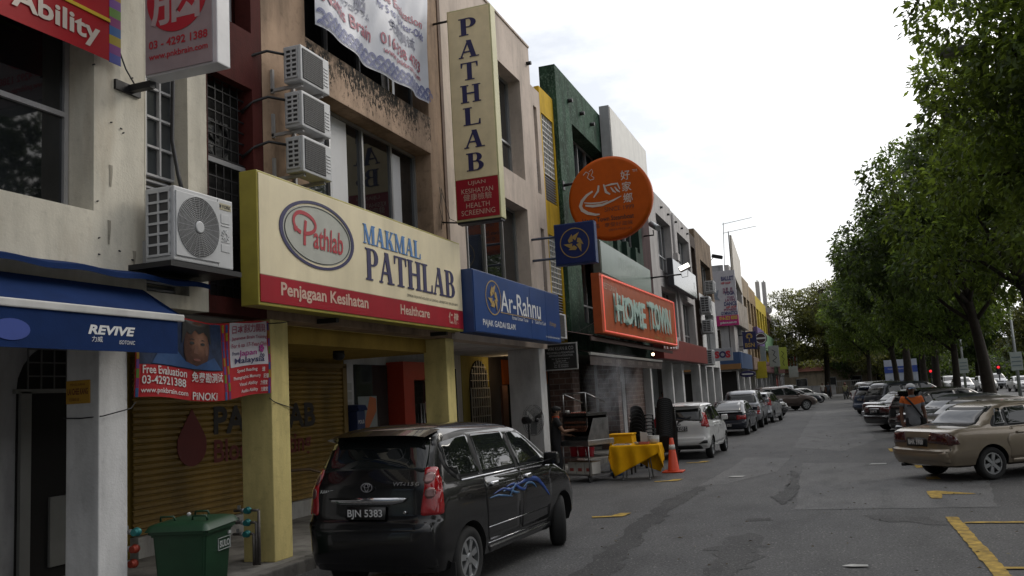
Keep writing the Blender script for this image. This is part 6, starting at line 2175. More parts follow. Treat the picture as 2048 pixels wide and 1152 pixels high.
def car(kind, lab, cat, pm, loc, head, platetxt, lamps, style='alloy', spokes=6, turn=0.0, group=None, rim_lamps=None, name='parked_car', bothsides=True, bumperoff=.012, trimbelt=True, wiper=False):
    """head: heading of the nose, from +Y towards +X.  car frame: x right, y forward, z up"""
    t = thing(name, lab, cat, (loc[0], loc[1], 0.0), -head, group)
    ORG[t] = None
    D, G = BODY[kind], CAR[kind]
    b, bvh = body_mesh(kind, pm)
    b.parent = t
    sides = 'RL' if bothsides else 'R'
    sr, sf, r, tw = D['wheels']
    hw = D['rings'][4][4]
    for sd in 'RL':
        s = 1 if sd == 'R' else -1
        if sd in sides:
            decal(bvh, G['belt'], sd, .003, 'window_trim', M_TRIM, t, .08)
            for p in G['panes']:
                decal(bvh, p, sd, .007, 'side_window', M_CGL, t, .05)
            for p, hd in zip(G['doors'], G['handles']):
                g = [((a - sum(q[0] for q in p) / len(p)) * 1.012 + sum(q[0] for q in p) / len(p), (z - .7) * 1.012 + .7) for a, z in p]
                dd = decal(bvh, g, sd, .0012, 'door_gap', M_WELL, t, .05, .12, .004)
                d2 = decal(bvh, p, sd, .0035, 'door', pm, t, .05, .12, .004)
                decal(bvh, [(hd[0], hd[1]), (hd[0] + .17, hd[1]), (hd[0] + .17, hd[1] + .045), (hd[0], hd[1] + .045)], sd, .03, 'handle', pm, d2, .018, .2, .03)
                dd.parent = d2
            decal(bvh, [(sr + r + .12, .25), (sf - r - .12, .25), (sf - r - .14, .36), (sr + r + .14, .36)], sd, .012, 'sill_trim', pm, t, .02)
        mirror(t, G['mir'][0], G['mir'][1], G['mir'][2], s, pm)
        for q, rt in ((sr, 0), (sf, turn)):
            wheel(t, s * (hw - tw / 2 - .025), q, r, tw, s, style, spokes, rt)
    decal(bvh, [((a) * 1.06, (z - 1.2) * 1.08 + 1.2) for a, z in G['rear']], 'B', .003, 'window_trim', M_TRIM, t, .05)
    rw = decal(bvh, G['rear'], 'B', .007, 'rear_window', M_CGL, t, .06)
    decal(bvh, G['wind'], 'F', .005, 'windscreen', M_CGL, t, .05)
    for m, pts in lamps:
        for p in (pts, mirrorpts(pts)):
            decal(bvh, p, 'B', .014, 'tail_light', m, t, .025, .06, .02)
    for m, pts in (rim_lamps or []):
        for sd in sides:
            decal(bvh, pts, sd, .014, 'tail_light', m, t, .02, .06, .02)
    zb0, zb1 = D['rings'][1][0] + .04, D['rings'][3][0] + .01
    decal(bvh, [(-hw * .90, zb0), (hw * .90, zb0), (hw * .90, zb1), (-hw * .90, zb1)], 'B', bumperoff, 'bumper', pm, t, .05, .1, .02)
    zf0, zf1 = D['rings'][1][1] + .06, D['rings'][3][1]
    decal(bvh, [(-hw * .88, zf0), (hw * .88, zf0), (hw * .88, zf1), (-hw * .88, zf1)], 'F', .012, 'bumper', pm, t, .05, .1, .02)
    hz = D['rings'][5][1]
    for p in ([(hw * .45, hz - .10), (hw * .88, hz - .08), (hw * .88, hz + .05), (hw * .52, hz + .02)],):
        decal(bvh, p, 'F', .012, 'headlight', M_HEAD, t, .03, .08)
        decal(bvh, mirrorpts(p), 'F', .012, 'headlight', M_HEAD, t, .03, .08)
    decal(bvh, [(-hw * .38, hz - .09), (hw * .38, hz - .09), (hw * .42, hz + .01), (-hw * .42, hz + .01)], 'F', .01, 'grille', M_TRIM, t, .03, .1)
    plate(t, bvh, platetxt, 0, G['plate'], 'B', off=.03)
    plate(t, bvh, None, 0, zf0 + .1, 'F')
    if wiper:
        decal(bvh, [(-.05, G['rear'][0][1] - .05), (.02, G['rear'][0][1] - .02), (.34, G['rear'][0][1] + .10), (.33, G['rear'][0][1] + .125), (-.02, G['rear'][0][1] + .02)], 'B', .018, 'wiper', M_TRIM, rw, 0, .1)
    return t, bvh


PT_BLACK = paint('paint_black', (0.004, 0.004, 0.0045), 0, .25)
PT_GOLD = paint('paint_champagne_gold', (0.25, 0.205, 0.15), .42, .34)
PT_WHITE = paint('paint_white', (0.66, 0.66, 0.65), 0, .3)
PT_NAVY = paint('paint_navy', (0.018, 0.022, 0.034), .2, .3)
PT_SILV = paint('paint_silver', (0.36, 0.37, 0.39), .6, .32)
PT_DGREY = paint('paint_dark_grey', (0.04, 0.045, 0.055), .5, .3)
PT_BRNZ = paint('paint_bronze', (0.10, 0.075, 0.065), .5, .33)
PT_BLUE = paint('paint_blue', (0.012, 0.03, 0.075), .2, .3)
PT_CHAMP = paint('paint_grey_beige', (0.16, 0.14, 0.125), .5, .33)

# ---- black people carrier in the foreground
av, bv = car('mpv', 'black people carrier with blue side graphic parked at the yellow columns', 'car', PT_BLACK, (-4.57, 8.0), R_(4.5), 'BJN 5383',
             [(M_TRED, [(.615, .825), (.785, .825), (.775, 1.05), (.70, 1.27), (.61, 1.27)])], spokes=7, turn=R_(26),
             rim_lamps=[(M_TRED, [(.12, .825), (.20, .83), (.26, 1.17), (.22, 1.24)])])
for zc, wc in ((1.17, .662), (1.035, .69)):
    for sg_ in (1, -1):
        decal(bv, [(sg_ * wc + .045 * math.cos(2 * math.pi * i / 20), zc + .052 * math.sin(2 * math.pi * i / 20)) for i in range(20)], 'B', .02, 'lamp_lens', M_TCLR, av, 0, .05, .008)
decal(bv, [(-.46, .995), (.46, .995), (.42, .955), (.30, .93), (-.30, .93), (-.42, .955)], 'B', .035, 'chrome_garnish', M_CHR, av, 0, .08, .035)
# roof spoiler
av.scale = (1.01, 1.01, 1.025)
mb = MB()
mb.grid(lambda u, v: ((-.60 + 1.2 * u), .16 + .32 * v + .06 * abs(2 * u - 1) ** 3, 1.60 + .06 * v - .012 * (2 * u - 1) ** 2 - .02 * abs(2 * u - 1) ** 6), 16, 4)
mb.grid(lambda u, v: ((-.60 + 1.2 * u), .16 + .06 * abs(2 * u - 1) ** 3 + .16 * v, 1.60 - .035 * v - .012 * (2 * u - 1) ** 2 - .02 * abs(2 * u - 1) ** 6), 16, 2)
mb.build('spoiler', PT_BLACK, av, local=True, smooth=40)
# badges
yb = bv.ray_cast(Vector((0, -3, 1.10)), Vector((0, 1, 0)))[0].y
mb = MB()
mb.ring((-.0, yb - .022, 1.10), XP, ZP, .07, .06, .008, 28, sy=.68)
mb.ring((-.0, yb - .0225, 1.10), XP, ZP, .026, .018, .009, 20, sy=1.7)
mb.ring((-.0, yb - .0230, 1.12), XP, ZP, .045, .037, .0095, 20, sy=.5)
mb.build('badge', M_CHR, av, local=True)
text('VVT-i 1.5 G', (.30, yb + .0, 1.11), XP, ZP, .3, .036, M_CHR, av, local=True, bold=.02, shear=.2)
text('AVANZA', (-.60, yb + .004, 1.04), XP, ZP, .2, .036, M_CHR, av, local=True, bold=.02)
ff = lambda p: p
decal(bv, [(.62, 1.095), (3.0, 1.085), (3.0, 1.098), (.62, 1.110)], 'R', .009, 'belt_chrome', M_CHR, av, 0, .15, .006)
for z0, z1, a0, a1 in ((.55, .56, 1.16, 2.86), (.385, .395, 1.16, 2.86)):
    decal(bv, [(a0, z0), (a1, z0), (a1, z1), (a0, z1)], 'R', .009, 'side_moulding', M_CHR, av, 0, .2, .006)
for q, z in ((1.24, .97), (2.18, .96)):
    decal(bv, [(q, z), (q + .16, z), (q + .16, z + .05), (q, z + .05)], 'R', .036, 'handle', M_CHR, av, .02, .2, .035)
VB = mat('vinyl_graphic_blue', (.022, .07, .30), .35, var=.25)
VL = mat('vinyl_graphic_light', (.06, .16, .33), .35, var=.25)
def ribbon(pts, w):
    L, Rr = [], []
    for i, p in enumerate(pts):
        a, b = pts[max(i - 1, 0)], pts[min(i + 1, len(pts) - 1)]
        t = Vector((b[0] - a[0], b[1] - a[1])).normalized()
        k = math.sin(math.pi * (i + .35) / (len(pts) - .3)) ** .7
        n = Vector((-t.y, t.x)) * w * k / 2
        L.append((p[0] + n.x, p[1] + n.y)); Rr.append((p[0] - n.x, p[1] - n.y))
    return L + Rr[::-1]
def spl(pts, n=6):
    out = []
    for i in range(len(pts) - 1):
        p0, p1, p2, p3 = pts[max(i - 1, 0)], pts[i], pts[i + 1], pts[min(i + 2, len(pts) - 1)]
        for k in range(n):
            t = k / n
            out.append(tuple(.5 * (2 * b + (c - a) * t + (2 * a - 5 * b + 4 * c - d) * t * t + (3 * b - a - 3 * c + d) * t ** 3) for a, b, c, d in zip(p0, p1, p2, p3)))
    return out + [pts[-1]]
for j, (pts, w, m) in enumerate((([(1.85, .83), (2.15, .855), (2.42, .84), (2.62, .74), (2.82, .60)], .06, VB), ([(1.55, .84), (1.75, .85), (1.9, .79), (2.05, .76), (2.12, .80)], .04, VB), ([(1.45, .80), (1.6, .81), (1.75, .76), (1.9, .74)], .035, VL),
                              ([(1.10, .77), (1.3, .775), (1.5, .75), (1.7, .72)], .022, VL), ([(1.2, .80), (1.45, .83), (1.62, .80), (1.78, .82), (1.9, .86)], .028, VB), ([(2.0, .78), (2.15, .82), (2.3, .80), (2.4, .74)], .03, VL), ([(1.62, .73), (1.72, .80), (1.82, .855)], .03, VL))):
    decal(bv, ribbon([(p[0] + .08, p[1] + .085) for p in spl(pts)], w * .9), 'R', .0085 + .0008 * j, 'vinyl_graphic', m, av, 0, .08, .003)
for s in (.36,):
    mb = MB(); mb.box(.62, .81, s - .0, s + .012, .10, .34); mb.build('mud_flap', M_TRIM, av, local=True)
mb = MB(); mb.cyl((.45, bv.ray_cast(Vector((.45, -3, .86)), Vector((0, 1, 0)))[0].y + .01, .86), (.45, .02, .86), .014); mb.build('lock', M_CHR, av, local=True)

# ---- gold sedan on the right
gs, bg = car('sedan', 'champagne gold saloon parked nearest on the right, tail towards the road', 'car', PT_GOLD, (1.34, 18.2), R_(57), 'BHK 5900',
             [(M_TDRK, [(.30, .70), (.80, .66), (.82, .80), (.74, .88), (.36, .895)])], spokes=6, group='cars parked on the right', rim_lamps=[(M_TDRK, [(.11, .66), (.30, .68), (.24, .80), (.14, .86)])])
decal(bg, [(-.28, .63), (.28, .63), (.28, .78), (-.28, .78)], 'B', .012, 'plate_recess', M_TRIM, gs, .02)
plate(gs, bg, 'BHK 5900', 0, .705, 'B', .44, .12, .028)
decal(bg, [(-.78, .575), (.78, .575), (.78, .592), (-.78, .592)], 'B', .016, 'bumper_strip', M_TRIM, gs, 0, .1)
mb = MB(); mb.cyl((-.45, .02, .27), (-.45, .25, .27), .03); mb.build('exhaust', M_DARKM, gs, local=True)

# ---- white hatchback beside the food stall
ml, bmv = car('hatch', 'white hatchback parked just past the traffic cone', 'car', PT_WHITE, (-4.10, 24.55), R_(2), 'WA 5250 S',
              [(M_TRED, [(.60, .90), (.80, .86), (.82, 1.02), (.74, 1.26), (.66, 1.26)])], spokes=5, group='cars parked along the shops', rim_lamps=[(M_TRED, [(.12, .84), (.22, .92), (.36, 1.22), (.29, 1.28), (.18, 1.05)])], wiper=True)
decal(bmv, [(-.62, .30), (.62, .30), (.56, .40), (-.56, .40)], 'B', .022, 'diffuser', M_TRIM, ml, .04)
decal(bmv, [(.50, .42), (.74, .44), (.74, .52), (.66, .52)], 'B', .024, 'fog_vent', M_TRIM, ml, .02)
decal(bmv, [(-.74, .44), (-.50, .42), (-.66, .52), (-.74, .52)], 'B', .024, 'fog_vent', M_TRIM, ml, .02)
mb = MB(); mb.grid(lambda u, v: (-.58 + 1.16 * u, .12 + .3 * v + .05 * abs(2 * u - 1) ** 3, 1.465 + .045 * v - .012 * (2 * u - 1) ** 2), 12, 3); mb.build('spoiler', PT_WHITE, ml, local=True, smooth=40)
mb = MB(); mb.ring((0, bmv.ray_cast(Vector((0, -3, .96)), YP)[0].y - .01, .965), XP, ZP, .05, .03, .006, 20, sy=.6); mb.build('badge', M_CHR, ml, local=True)

# ---- dark fastback
fb, bf = car('fast', 'dark navy old hatchback with sloping tail behind the white one', 'car', PT_NAVY, (-4.05, 35.3), R_(2), 'WKC 5781',
             [(M_TRED, [(.42, .62), (.76, .62), (.76, .80), (.42, .80)])], style='steel', group='cars parked along the shops')
decal(bf, [(-.42, .62), (.42, .62), (.42, .80), (-.42, .80)], 'B', .008, 'tail_panel', M_TRIM, fb, .01)
mb = MB(); mb.box(-.66, .66, .02, .2, .90, .925, .01); mb.build('spoiler', M_TRIM, fb, local=True)
# ---- silver van-like people carrier
LM = [(M_TRED, [(.66, .62), (.80, .62), (.80, .80), (.66, .80)]), (M_TCLR, [(.66, .80), (.80, .80), (.78, .98), (.67, .98)])]
sv, _ = car('suv', 'silver people carrier with wide rear window, partly behind the navy hatchback', 'car', PT_SILV, (-3.95, 40.8), R_(0), 'WNX 2214', LM, group='cars parked along the shops')
# ---- silver hatch
s2 = copy_tree(ml, (-3.75, 45.6, 0), -R_(6), 'silver hatchback with a dark lower bumper just past the silver people carrier', {'paint_white': PT_SILV}, group='cars parked along the shops')
# ---- dark hatch pointing at the road
dh, _ = car('hatch', 'dark grey hatchback with its nose turned out to the road', 'car', PT_DGREY, (-6.0, 54.6), R_(118), 'WQE 334', [(M_TRED, [(.62, .90), (.80, .86), (.80, 1.1), (.68, 1.1)])], group='cars parked along the shops')
copy_tree(sv, (-5.3, 63.0, 0), -R_(60), 'bronze sport utility car angled at the kerb', {'paint_silver': PT_BRNZ}, group='cars parked along the shops')
copy_tree(gs, (-5.4, 69.5, 0), -R_(75), 'gold saloon angled at the kerb past the bronze one', group='cars parked along the shops')
copy_tree(gs, (-5.2, 77.0, 0), -R_(80), 'dark saloon angled at the kerb beyond the gold one', {'paint_champagne_gold': PT_NAVY}, group='cars parked along the shops')
copy_tree(sv, (-4.3, 88.0, 0), -R_(8), 'silver sport utility car farthest along the kerb', {}, group='cars parked along the shops')
copy_tree(gs, (-4.6, 82.5, 0), -R_(70), 'white saloon before the farthest silver one at the kerb', {'paint_champagne_gold': PT_WHITE}, group='cars parked along the shops')

# ---- right-hand row, tails to the road
GR = 'cars parked on the right'
copy_tree(gs, (1.75, 22.3, 0), -R_(60), 'grey-beige saloon just behind the gold one', {'paint_champagne_gold': PT_CHAMP}, group=GR)
copy_tree(gs, (1.85, 26.3, 0), -R_(60), 'dark grey saloon behind the man in the cap', {'paint_champagne_gold': PT_DGREY}, group=GR)
copy_tree(ml, (1.9, 30.4, 0), -R_(60), 'black hatchback whose roof shows over the grey saloons', {'paint_white': PT_BLACK}, group=GR)
bs, bb = car('sedan', 'black saloon with a chrome strip over its plate, mid row on the right', 'car', PT_BLACK, (1.28, 34.6), R_(60), 'JKM 71', [(M_TDRK, [(.36, .68), (.80, .66), (.80, .86), (.40, .88)])], group=GR)
decal(bb, [(-.30, .80), (.30, .80), (.30, .83), (-.30, .83)], 'B', .02, 'chrome_strip', M_CHR, bs, .01)
copy_tree(gs, (1.35, 39.2, 0), -R_(60), 'silver saloon beyond the black one on the right', {'paint_champagne_gold': PT_SILV}, group=GR)
copy_tree(sv, (1.6, 43.6, 0), -R_(60), 'dark sport utility car on the right past the silver saloon', {'paint_silver': PT_DGREY}, group=GR)
copy_tree(ml, (1.25, 50.0, 0), -R_(58), 'blue hatchback on the right near the motorcycle', {'paint_white': PT_BLUE}, group=GR)
copy_tree(sv, (1.5, 57.0, 0), -R_(58), 'black sport utility car near the far end on the right', {'paint_silver': PT_BLACK}, group=GR)
copy_tree(sv, (1.5, 66.0, 0), -R_(58), 'white sport utility car with roof rails at the far end on the right', {'paint_silver': PT_WHITE}, group=GR)
copy_tree(gs, (1.5, 76.0, 0), -R_(58), 'silver saloon last in the right-hand row', {'paint_champagne_gold': PT_SILV}, group=GR)

# ---- oncoming traffic on the avenue
GT = 'white cars on the avenue'
for i, (x, y, k, p, lab) in enumerate(((15.8, 92, 'sedan', PT_WHITE, 'white saloon on the avenue, to the right of the leaning trunk'), (14.2, 100, 'hatch', PT_WHITE, 'white hatchback on the avenue left of the leaning trunk'),
                                       (13.2, 104, 'sedan', PT_SILV, 'silver saloon on the avenue between two trunks'), (16.6, 110, 'suv', PT_SILV, 'silver van-like car behind the white ones on the avenue'),
                                       (11.9, 98, 'hatch', PT_WHITE, 'white hatchback half hidden by a trunk on the avenue'), (17.6, 88, 'sedan', PT_CHAMP, 'beige saloon at the right edge on the avenue'), (12.3, 112, 'suv', PT_WHITE, 'white tall car farthest on the avenue'))):
    src = {'sedan': gs, 'hatch': ml, 'suv': sv}[k]
    rp = {'sedan': {'paint_champagne_gold': p}, 'hatch': {'paint_white': p}, 'suv': {'paint_silver': p}}[k]
    copy_tree(src, (x, y, 0), math.pi + R_(2), lab, rp, group=GT)

# ================================================================== food stall, street things
M_STEEL = mat('stainless', (.32, .32, .32), .32, .9, var=.3, vscale=5)
M_STEELD = mat('sooty_steel', (.05, .048, .045), .5, .6, var=.5, vscale=8)
M_YCL = mat('yellow_cloth', (.74, .37, .008), .85, spec=.1, var=.12, vscale=4)


def placed(o):
    return o


# satay grill cart
gc = thing('grill_cart', 'smoking stainless steel grill cart on castors beside the cook', 'cart', (-5.38, 19.65, 0), R_(-24))
W2, D2 = .37, .44
def lb(*a, m=M_STEEL, n='frame', par=gc, bev=0.0):
    mb = MB(); mb.box(*a, bev); return mb.build(n, m, par, local=True)
for sx_ in (-1, 1):
    for sy_ in (-1, 1):
        mb = MB(); mb.cyl((sx_ * W2, sy_ * D2, .14), (sx_ * W2, sy_ * D2, .86), .016, n=8); mb.build('post', M_STEEL, gc, local=True)
        mb = MB(); mb.cyl((sx_ * W2 - .02, sy_ * D2, .055), (sx_ * W2 + .02, sy_ * D2, .055), .055, n=16); mb.box(sx_ * W2 - .03, sx_ * W2 + .03, sy_ * D2 - .02, sy_ * D2 + .02, .08, .15); mb.build('castor', M_RIMD, gc, local=True)
lb(-W2 - .02, W2 + .02, -D2 - .02, D2 + .02, .145, .17, n='lower_shelf')
lb(-W2 - .02, W2 + .02, -D2 - .02, D2 + .02, .535, .55, n='middle_shelf')
lb(-W2 - .03, W2 + .03, -D2 - .03, D2 + .03, .80, .92, n='top_tray', bev=.01)
mb = MB()
mb.box(-.34, .34, -.40, -.37, 1.22, 1.42); mb.box(-.34, .34, .30, .33, .93, 1.5); mb.box(-.36, -.33, -.40, .33, .93, 1.5); mb.box(-.36, .36, -.42, .33, 1.46, 1.52)
mb.build('roasting_box', M_STEELD, gc, local=True)
lb(-.34, .34, -.38, .3, .93, 1.0, m=mat('charcoal', (.008, .008, .008), .9, var=.3), n='charcoal_tray')
mb = MB(); mb.prism([(-.44, .92), (.34, .92), (.34, 1.4), (-.2, 1.4)], (.355, 0, 0), YP, ZP, .012); mb.build('wind_shield', mat('dull_steel', (.16, .16, .16), .45, .8, var=.4, vscale=5), gc, local=True)
mb = MB()
for x in (-.33, .33):
    mb.cyl((x, -.38, 1.5), (x, -.38, 1.98), .014, n=8); mb.tube([(x, -.38, 1.98), (x, .3, 1.75)], .014)
mb.tube([(-.33, -.38, 1.98), (.33, -.38, 1.98)], .014)
mb.build('rail', M_STEEL, gc, local=True)
for row, (z, n) in enumerate(((1.30, 14), (1.20, 14), (1.12, 12))):
    for k in range(n):
        x = -.30 + .6 * k / (n - 1)
        mb = MB(); mb.cyl((x, -.43, z), (x + .01, -.33, z + .12), .015, .010, n=6); mb.build('skewer', mat('roast_meat', (.14, .045, .02), .5, var=.4, vscale=30), gc, local=True)
mb = MB(); mb.cyl((-.3, -.3, 1.54), (-.3, -.3, 1.6), .05); mb.build('salt_pot', mat('pot_white', (.5, .5, .48)), gc, local=True)
for k in range(8):
    mb = MB(); mb.sph((-.15 + k * .055, -.32, 1.535), .028, (1, 1, .7), 8, 6); mb.build('shellfish', mat('prawn_red', (.35, .10, .06), .5), gc, local=True)
gm = Matrix.Translation((-5.38, 19.65, 0)) @ Matrix.Rotation(R_(-24), 4, 'Z')
def on_cart(lab, cat, name, x, y, z, fn, m, group=None):
    t = thing(name, lab, cat, gm @ Vector((x, y, z)), R_(-24), group)
    fn(t)
    return t
def cardboard(t):
    mb = MB(); mb.box(-.11, .11, -.15, .15, 0, .27, .006); mb.build('carton', mat('carton_white', (.52, .50, .46), .7, var=.15), t, local=True)
    mb = MB(); mb.box(-.06, .05, -.153, -.149, .06, .13); mb.build('print_mark', mat('carton_print', (.35, .07, .06), .6), t, local=True)
    mb = MB(); mb.box(-.115, .115, -.155, .155, .262, .275); mb.build('flap', mat('carton_brown', (.2, .13, .07), .8), t, local=True)
for k, lab in enumerate(('left white carton on the lower shelf of the grill cart', 'middle white carton on the lower shelf of the grill cart', 'right white carton on the lower shelf of the grill cart')):
    on_cart(lab, 'box', 'carton', -.24 + k * .24, -.18, .172, cardboard, None, 'cartons on the grill cart')
def bucket(t):
    mb = MB(); mb.lathe([(.075, 0), (.1, .2), (.105, .205), (.095, .2), (.07, .01)], (0, 0, 0), 'z', 16); mb.build('bucket_body', mat('plastic_red', (.45, .015, .03), .4), t, local=True)
    mb = MB(); mb.ring((0, 0, .205), XP, YP, .108, .095, .012, 18); mb.build('rim', mat('plastic_red', (.45, .015, .03)), t, local=True)
for k, lab in enumerate(('left red bucket on the cart', 'middle red bucket on the cart', 'right red bucket on the cart')):
    on_cart(lab, 'bucket', 'bucket', -.24 + k * .24, -.22, .552, bucket, None, 'red buckets on the grill cart')

# folding table with yellow cloth
ft = thing('folding_table', 'folding table with bent steel legs under a yellow cloth', 'table', (-4.3, 19.8, 0), R_(4))
mb = MB(); mb.box(-.54, .54, -.34, .34, .72, .75, .01); mb.build('tabletop', mat('table_grey', (.35, .35, .35)), ft, local=True)
for sx_ in (-1, 1):
    for sy_ in (-1, 1):
        mb = MB(); mb.tube([(sx_ * .26, sy_ * .12, .72), (sx_ * .28, sy_ * .22, .3), (sx_ * .30, sy_ * .30, .02)], .013, 8); mb.sph((sx_ * .30, sy_ * .30, .018), .02); mb.build('leg', M_STEEL, ft, local=True)
mb = MB(); mb.tube([(-.28, -.2, .4), (.28, -.2, .45)], .01); mb.build('stretcher', M_STEEL, ft, local=True)
tc = thing('tablecloth', 'bright yellow cloth hanging unevenly over the folding table', 'tablecloth', (-4.3, 19.8, .755), R_(4))
def clothfn(u, v):
    # square cloth laid askew on the table, hanging past the edges
    a, b = (u - .5) * 1.75, (v - .5) * 1.45
    c, s = math.cos(.46), math.sin(.46)
    x, y = a * c - b * s, a * s + b * c
    ex, ey = max(0, abs(x) - .55), max(0, abs(y) - .35)
    X = math.copysign(min(abs(x), .55) + .05 * ex + .04 * math.sin(y * 17) * min(1, ex * 4), x)
    Y = math.copysign(min(abs(y), .35) + .06 * ey + .05 * math.sin(x * 17 + 1) * min(1, ey * 4), y)
    return (X, Y, .004 - math.hypot(ex, ey) * .97 + .003 * math.sin(x * 9) * math.sin(y * 11))
mb = MB(); mb.grid(clothfn, 56, 48); o = mb.build('cloth', M_YCL, tc, local=True, fix=False)
sd = o.modifiers.new('thick', 'SOLIDIFY'); sd.thickness = .004
def on_table(name, lab, cat, x, y, fn, z=.762, group=None):
    t = thing(name, lab, cat, (-4.3 + x, 19.8 + y, z), 0, group)
    fn(t)
    return t
def tub(t):
    mb = MB(); mb.box(-.11, .11, -.08, .08, 0, .055, .012); mb.build('tub_body', mat('tub_pink', (.4, .12, .10), .35), t, local=True)
    mb = MB(); mb.box(-.10, .10, -.07, .07, .055, .058); mb.build('sauce', mat('sauce_red', (.25, .03, .02), .3), t, local=True)
on_table('food_tub', 'low pink-red food tub on the yellow table', 'tub', .22, -.12, tub)
def upright(t):
    mb = MB(); mb.prism([(-.09, 0), (.09, 0), (.075, .24), (-.085, .27)], (0, -.01, 0), XP, ZP, .02); mb.build('board', mat('card_white', (.55, .54, .52), .6), t, local=True)
    mb = MB(); mb.box(-.09, .09, -.02, .1, -.002, .012); mb.build('foot', mat('card_white', (.55, .54, .52)), t, local=True)
on_table('menu_card', 'white card standing upright on the yellow table', 'card', .19, .08, upright)
def plates(t):
    mb = MB()
    mb.lathe([(.06, 0), (.12, .025), (.125, .16), (.11, .165), (.02, .16)], (0, 0, 0), 'z', 24); mb.build('plate_pile', mat('crockery', (.55, .55, .53), .35), t, local=True)
    mb = MB(); mb.ring((0, 0, .165), XP, YP, .127, .105, .008, 24); mb.build('rim', mat('crockery', (.55, .55, .53)), t, local=True)
on_table('plate_stack', 'stack of white plates at the right end of the yellow table', 'plates', .40, .08, plates)
def tray(t):
    mb = MB(); mb.box(-.19, .19, -.12, .12, 0, .012, .004); mb.build('tray_base', mat('tray_white', (.5, .48, .44), .5, var=.3, vscale=12), t, local=True)
    for k in range(6):
        mb = MB(); mb.sph((-.14 + k * .055, .02 * (-1) ** k, .022), .026, (1.3, .8, .6), 8, 6); mb.build('food_piece', mat('food_beige', (.4, .25, .12), .6, var=.3), t, local=True)
on_table('food_tray', 'white food tray at the left end of the yellow table', 'tray', -.28, -.1, tray)
def bowl(t):
    mb = MB(); mb.lathe([(.03, 0), (.055, .035), (.058, .036), (.03, .008)], (0, 0, 0), 'z', 16); mb.build('bowl_body', mat('crockery', (.55, .55, .53)), t, local=True)
    mb = MB(); mb.sph((0, 0, .032), .042, (1, 1, .35), 10, 6); mb.build('dip', mat('dip_brown', (.25, .14, .05)), t, local=True)
on_table('bowl', 'small bowl left of the upright white card', 'bowl', .06, -.14, bowl)
on_table('bowl', 'small bowl at the table centre behind the food tray', 'bowl', -.02, .12, bowl)
# second covered stand
st2 = thing('side_stand', 'low stand covered in yellow cloth behind the folding table', 'stand', (-4.88, 21.0, 0))
mb = MB(); mb.grid(lambda u, v: (-4.88 + .31 * math.cos(2 * math.pi * u) ** 1 * (1 if True else 0) + .0, 21.0 + .3 * math.sin(2 * math.pi * u), .58 + .38 * v), 20, 2)
mb.bm.free(); mb = MB()
mb.box(-5.16, -4.6, 20.75, 21.25, .64, .93, .02)
for v in mb.bm.verts:
    if v.co.z < .8:
        v.co.x += .03 * math.sin(v.co.y * 30); v.co.y += .02 * math.sin(v.co.x * 25)
mb.build('cloth_cover', M_YCL, st2)
mb = MB(); mb.box(-5.18, -4.58, 20.73, 21.27, .925, .955, .012); mb.build('cloth_top', M_YCL, st2)
for x, y in ((-5.1, 20.8), (-4.66, 20.8), (-5.1, 21.2), (-4.66, 21.2)):
    mb = MB(); mb.box(x - .02, x + .02, y - .02, y + .02, 0, .66); mb.build('leg', M_STEELD, st2)
# gas bottle
gb = thing('gas_cylinder', 'blue gas cylinder standing behind the grill cart', 'gas cylinder', (-4.98, 20.6, 0))
mb = MB(); mb.lathe([(.13, 0), (.15, .03), (.155, .1), (.155, .42), (.13, .5), (.06, .55), (.03, .56)], (-4.98, 20.6, 0), 'z', 24); mb.build('bottle_body', mat('gas_blue', (.03, .10, .22), .45, var=.2), gb)
mb = MB(); mb.ring((-4.98, 20.6, .52), XP, YP, .10, .088, .12, 20); mb.build('collar', mat('gas_blue', (.03, .10, .22)), gb)
mb = MB(); mb.cyl((-4.98, 20.6, .55), (-4.98, 20.6, .63), .025); mb.build('valve', M_ALU, gb)

# plastic chairs in two stacks
M_CHB = mat('chair_black', (.009, .009, .0095), .5, spec=.3, var=.15)
def chair(lab, group):
    t = thing('plastic_chair', lab, 'chair', (0, 0, 0), .001, group)
    mb = MB(); mb.grid(lambda u, v: (-.2 + .4 * u, -.2 + .4 * v, .43 + .02 * (2 * u - 1) ** 2 - .012 * math.sin(v * 3.1)), 8, 8); s = mb.build('seat', M_CHB, t, local=True, fix=False)
    s.modifiers.new('thick', 'SOLIDIFY').thickness = .016
    def bk(u, v):
        w = .21 - .05 * v ** 3
        x = (2 * u - 1) * w
        return (x, -.20 - .10 * v + .025 * (2 * u - 1) ** 2, .44 + .42 * v - .05 * (2 * u - 1) ** 2 * v)
    mb = MB(); mb.grid(bk, 10, 8); s = mb.build('backrest', M_CHB, t, local=True, fix=False)
    s.modifiers.new('thick', 'SOLIDIFY').thickness = .018
    for sx_ in (-1, 1):
        for sy_ in (-1, 1):
            mb = MB(); mb.prism([(-.03, 0), (.03, 0), (.028, .44), (-.028, .44)], (sx_ * (.225), sy_ * .21 - (.05 if sy_ < 0 else 0), 0), XP, Vector((-sx_ * .06, -sy_ * .05, 1)).normalized(), .018, .018); mb.build('leg', M_CHB, t, local=True)
        mb = MB(); mb.tube([(sx_ * .21, -.24, .60), (sx_ * .235, -.05, .62), (sx_ * .23, .15, .60), (sx_ * .22, .19, .43)], .02, 8); mb.build('armrest', M_CHB, t, local=True)
    return t
ORD = ['lowest', 'second', 'third', 'fourth', 'fifth', 'sixth', 'seventh', 'eighth', 'ninth', 'tenth', 'eleventh', 'twelfth', 'thirteenth', 'fourteenth', 'fifteenth', 'sixteenth', 'seventeenth', 'eighteenth', 'nineteenth', 'twentieth', 'twenty-first']
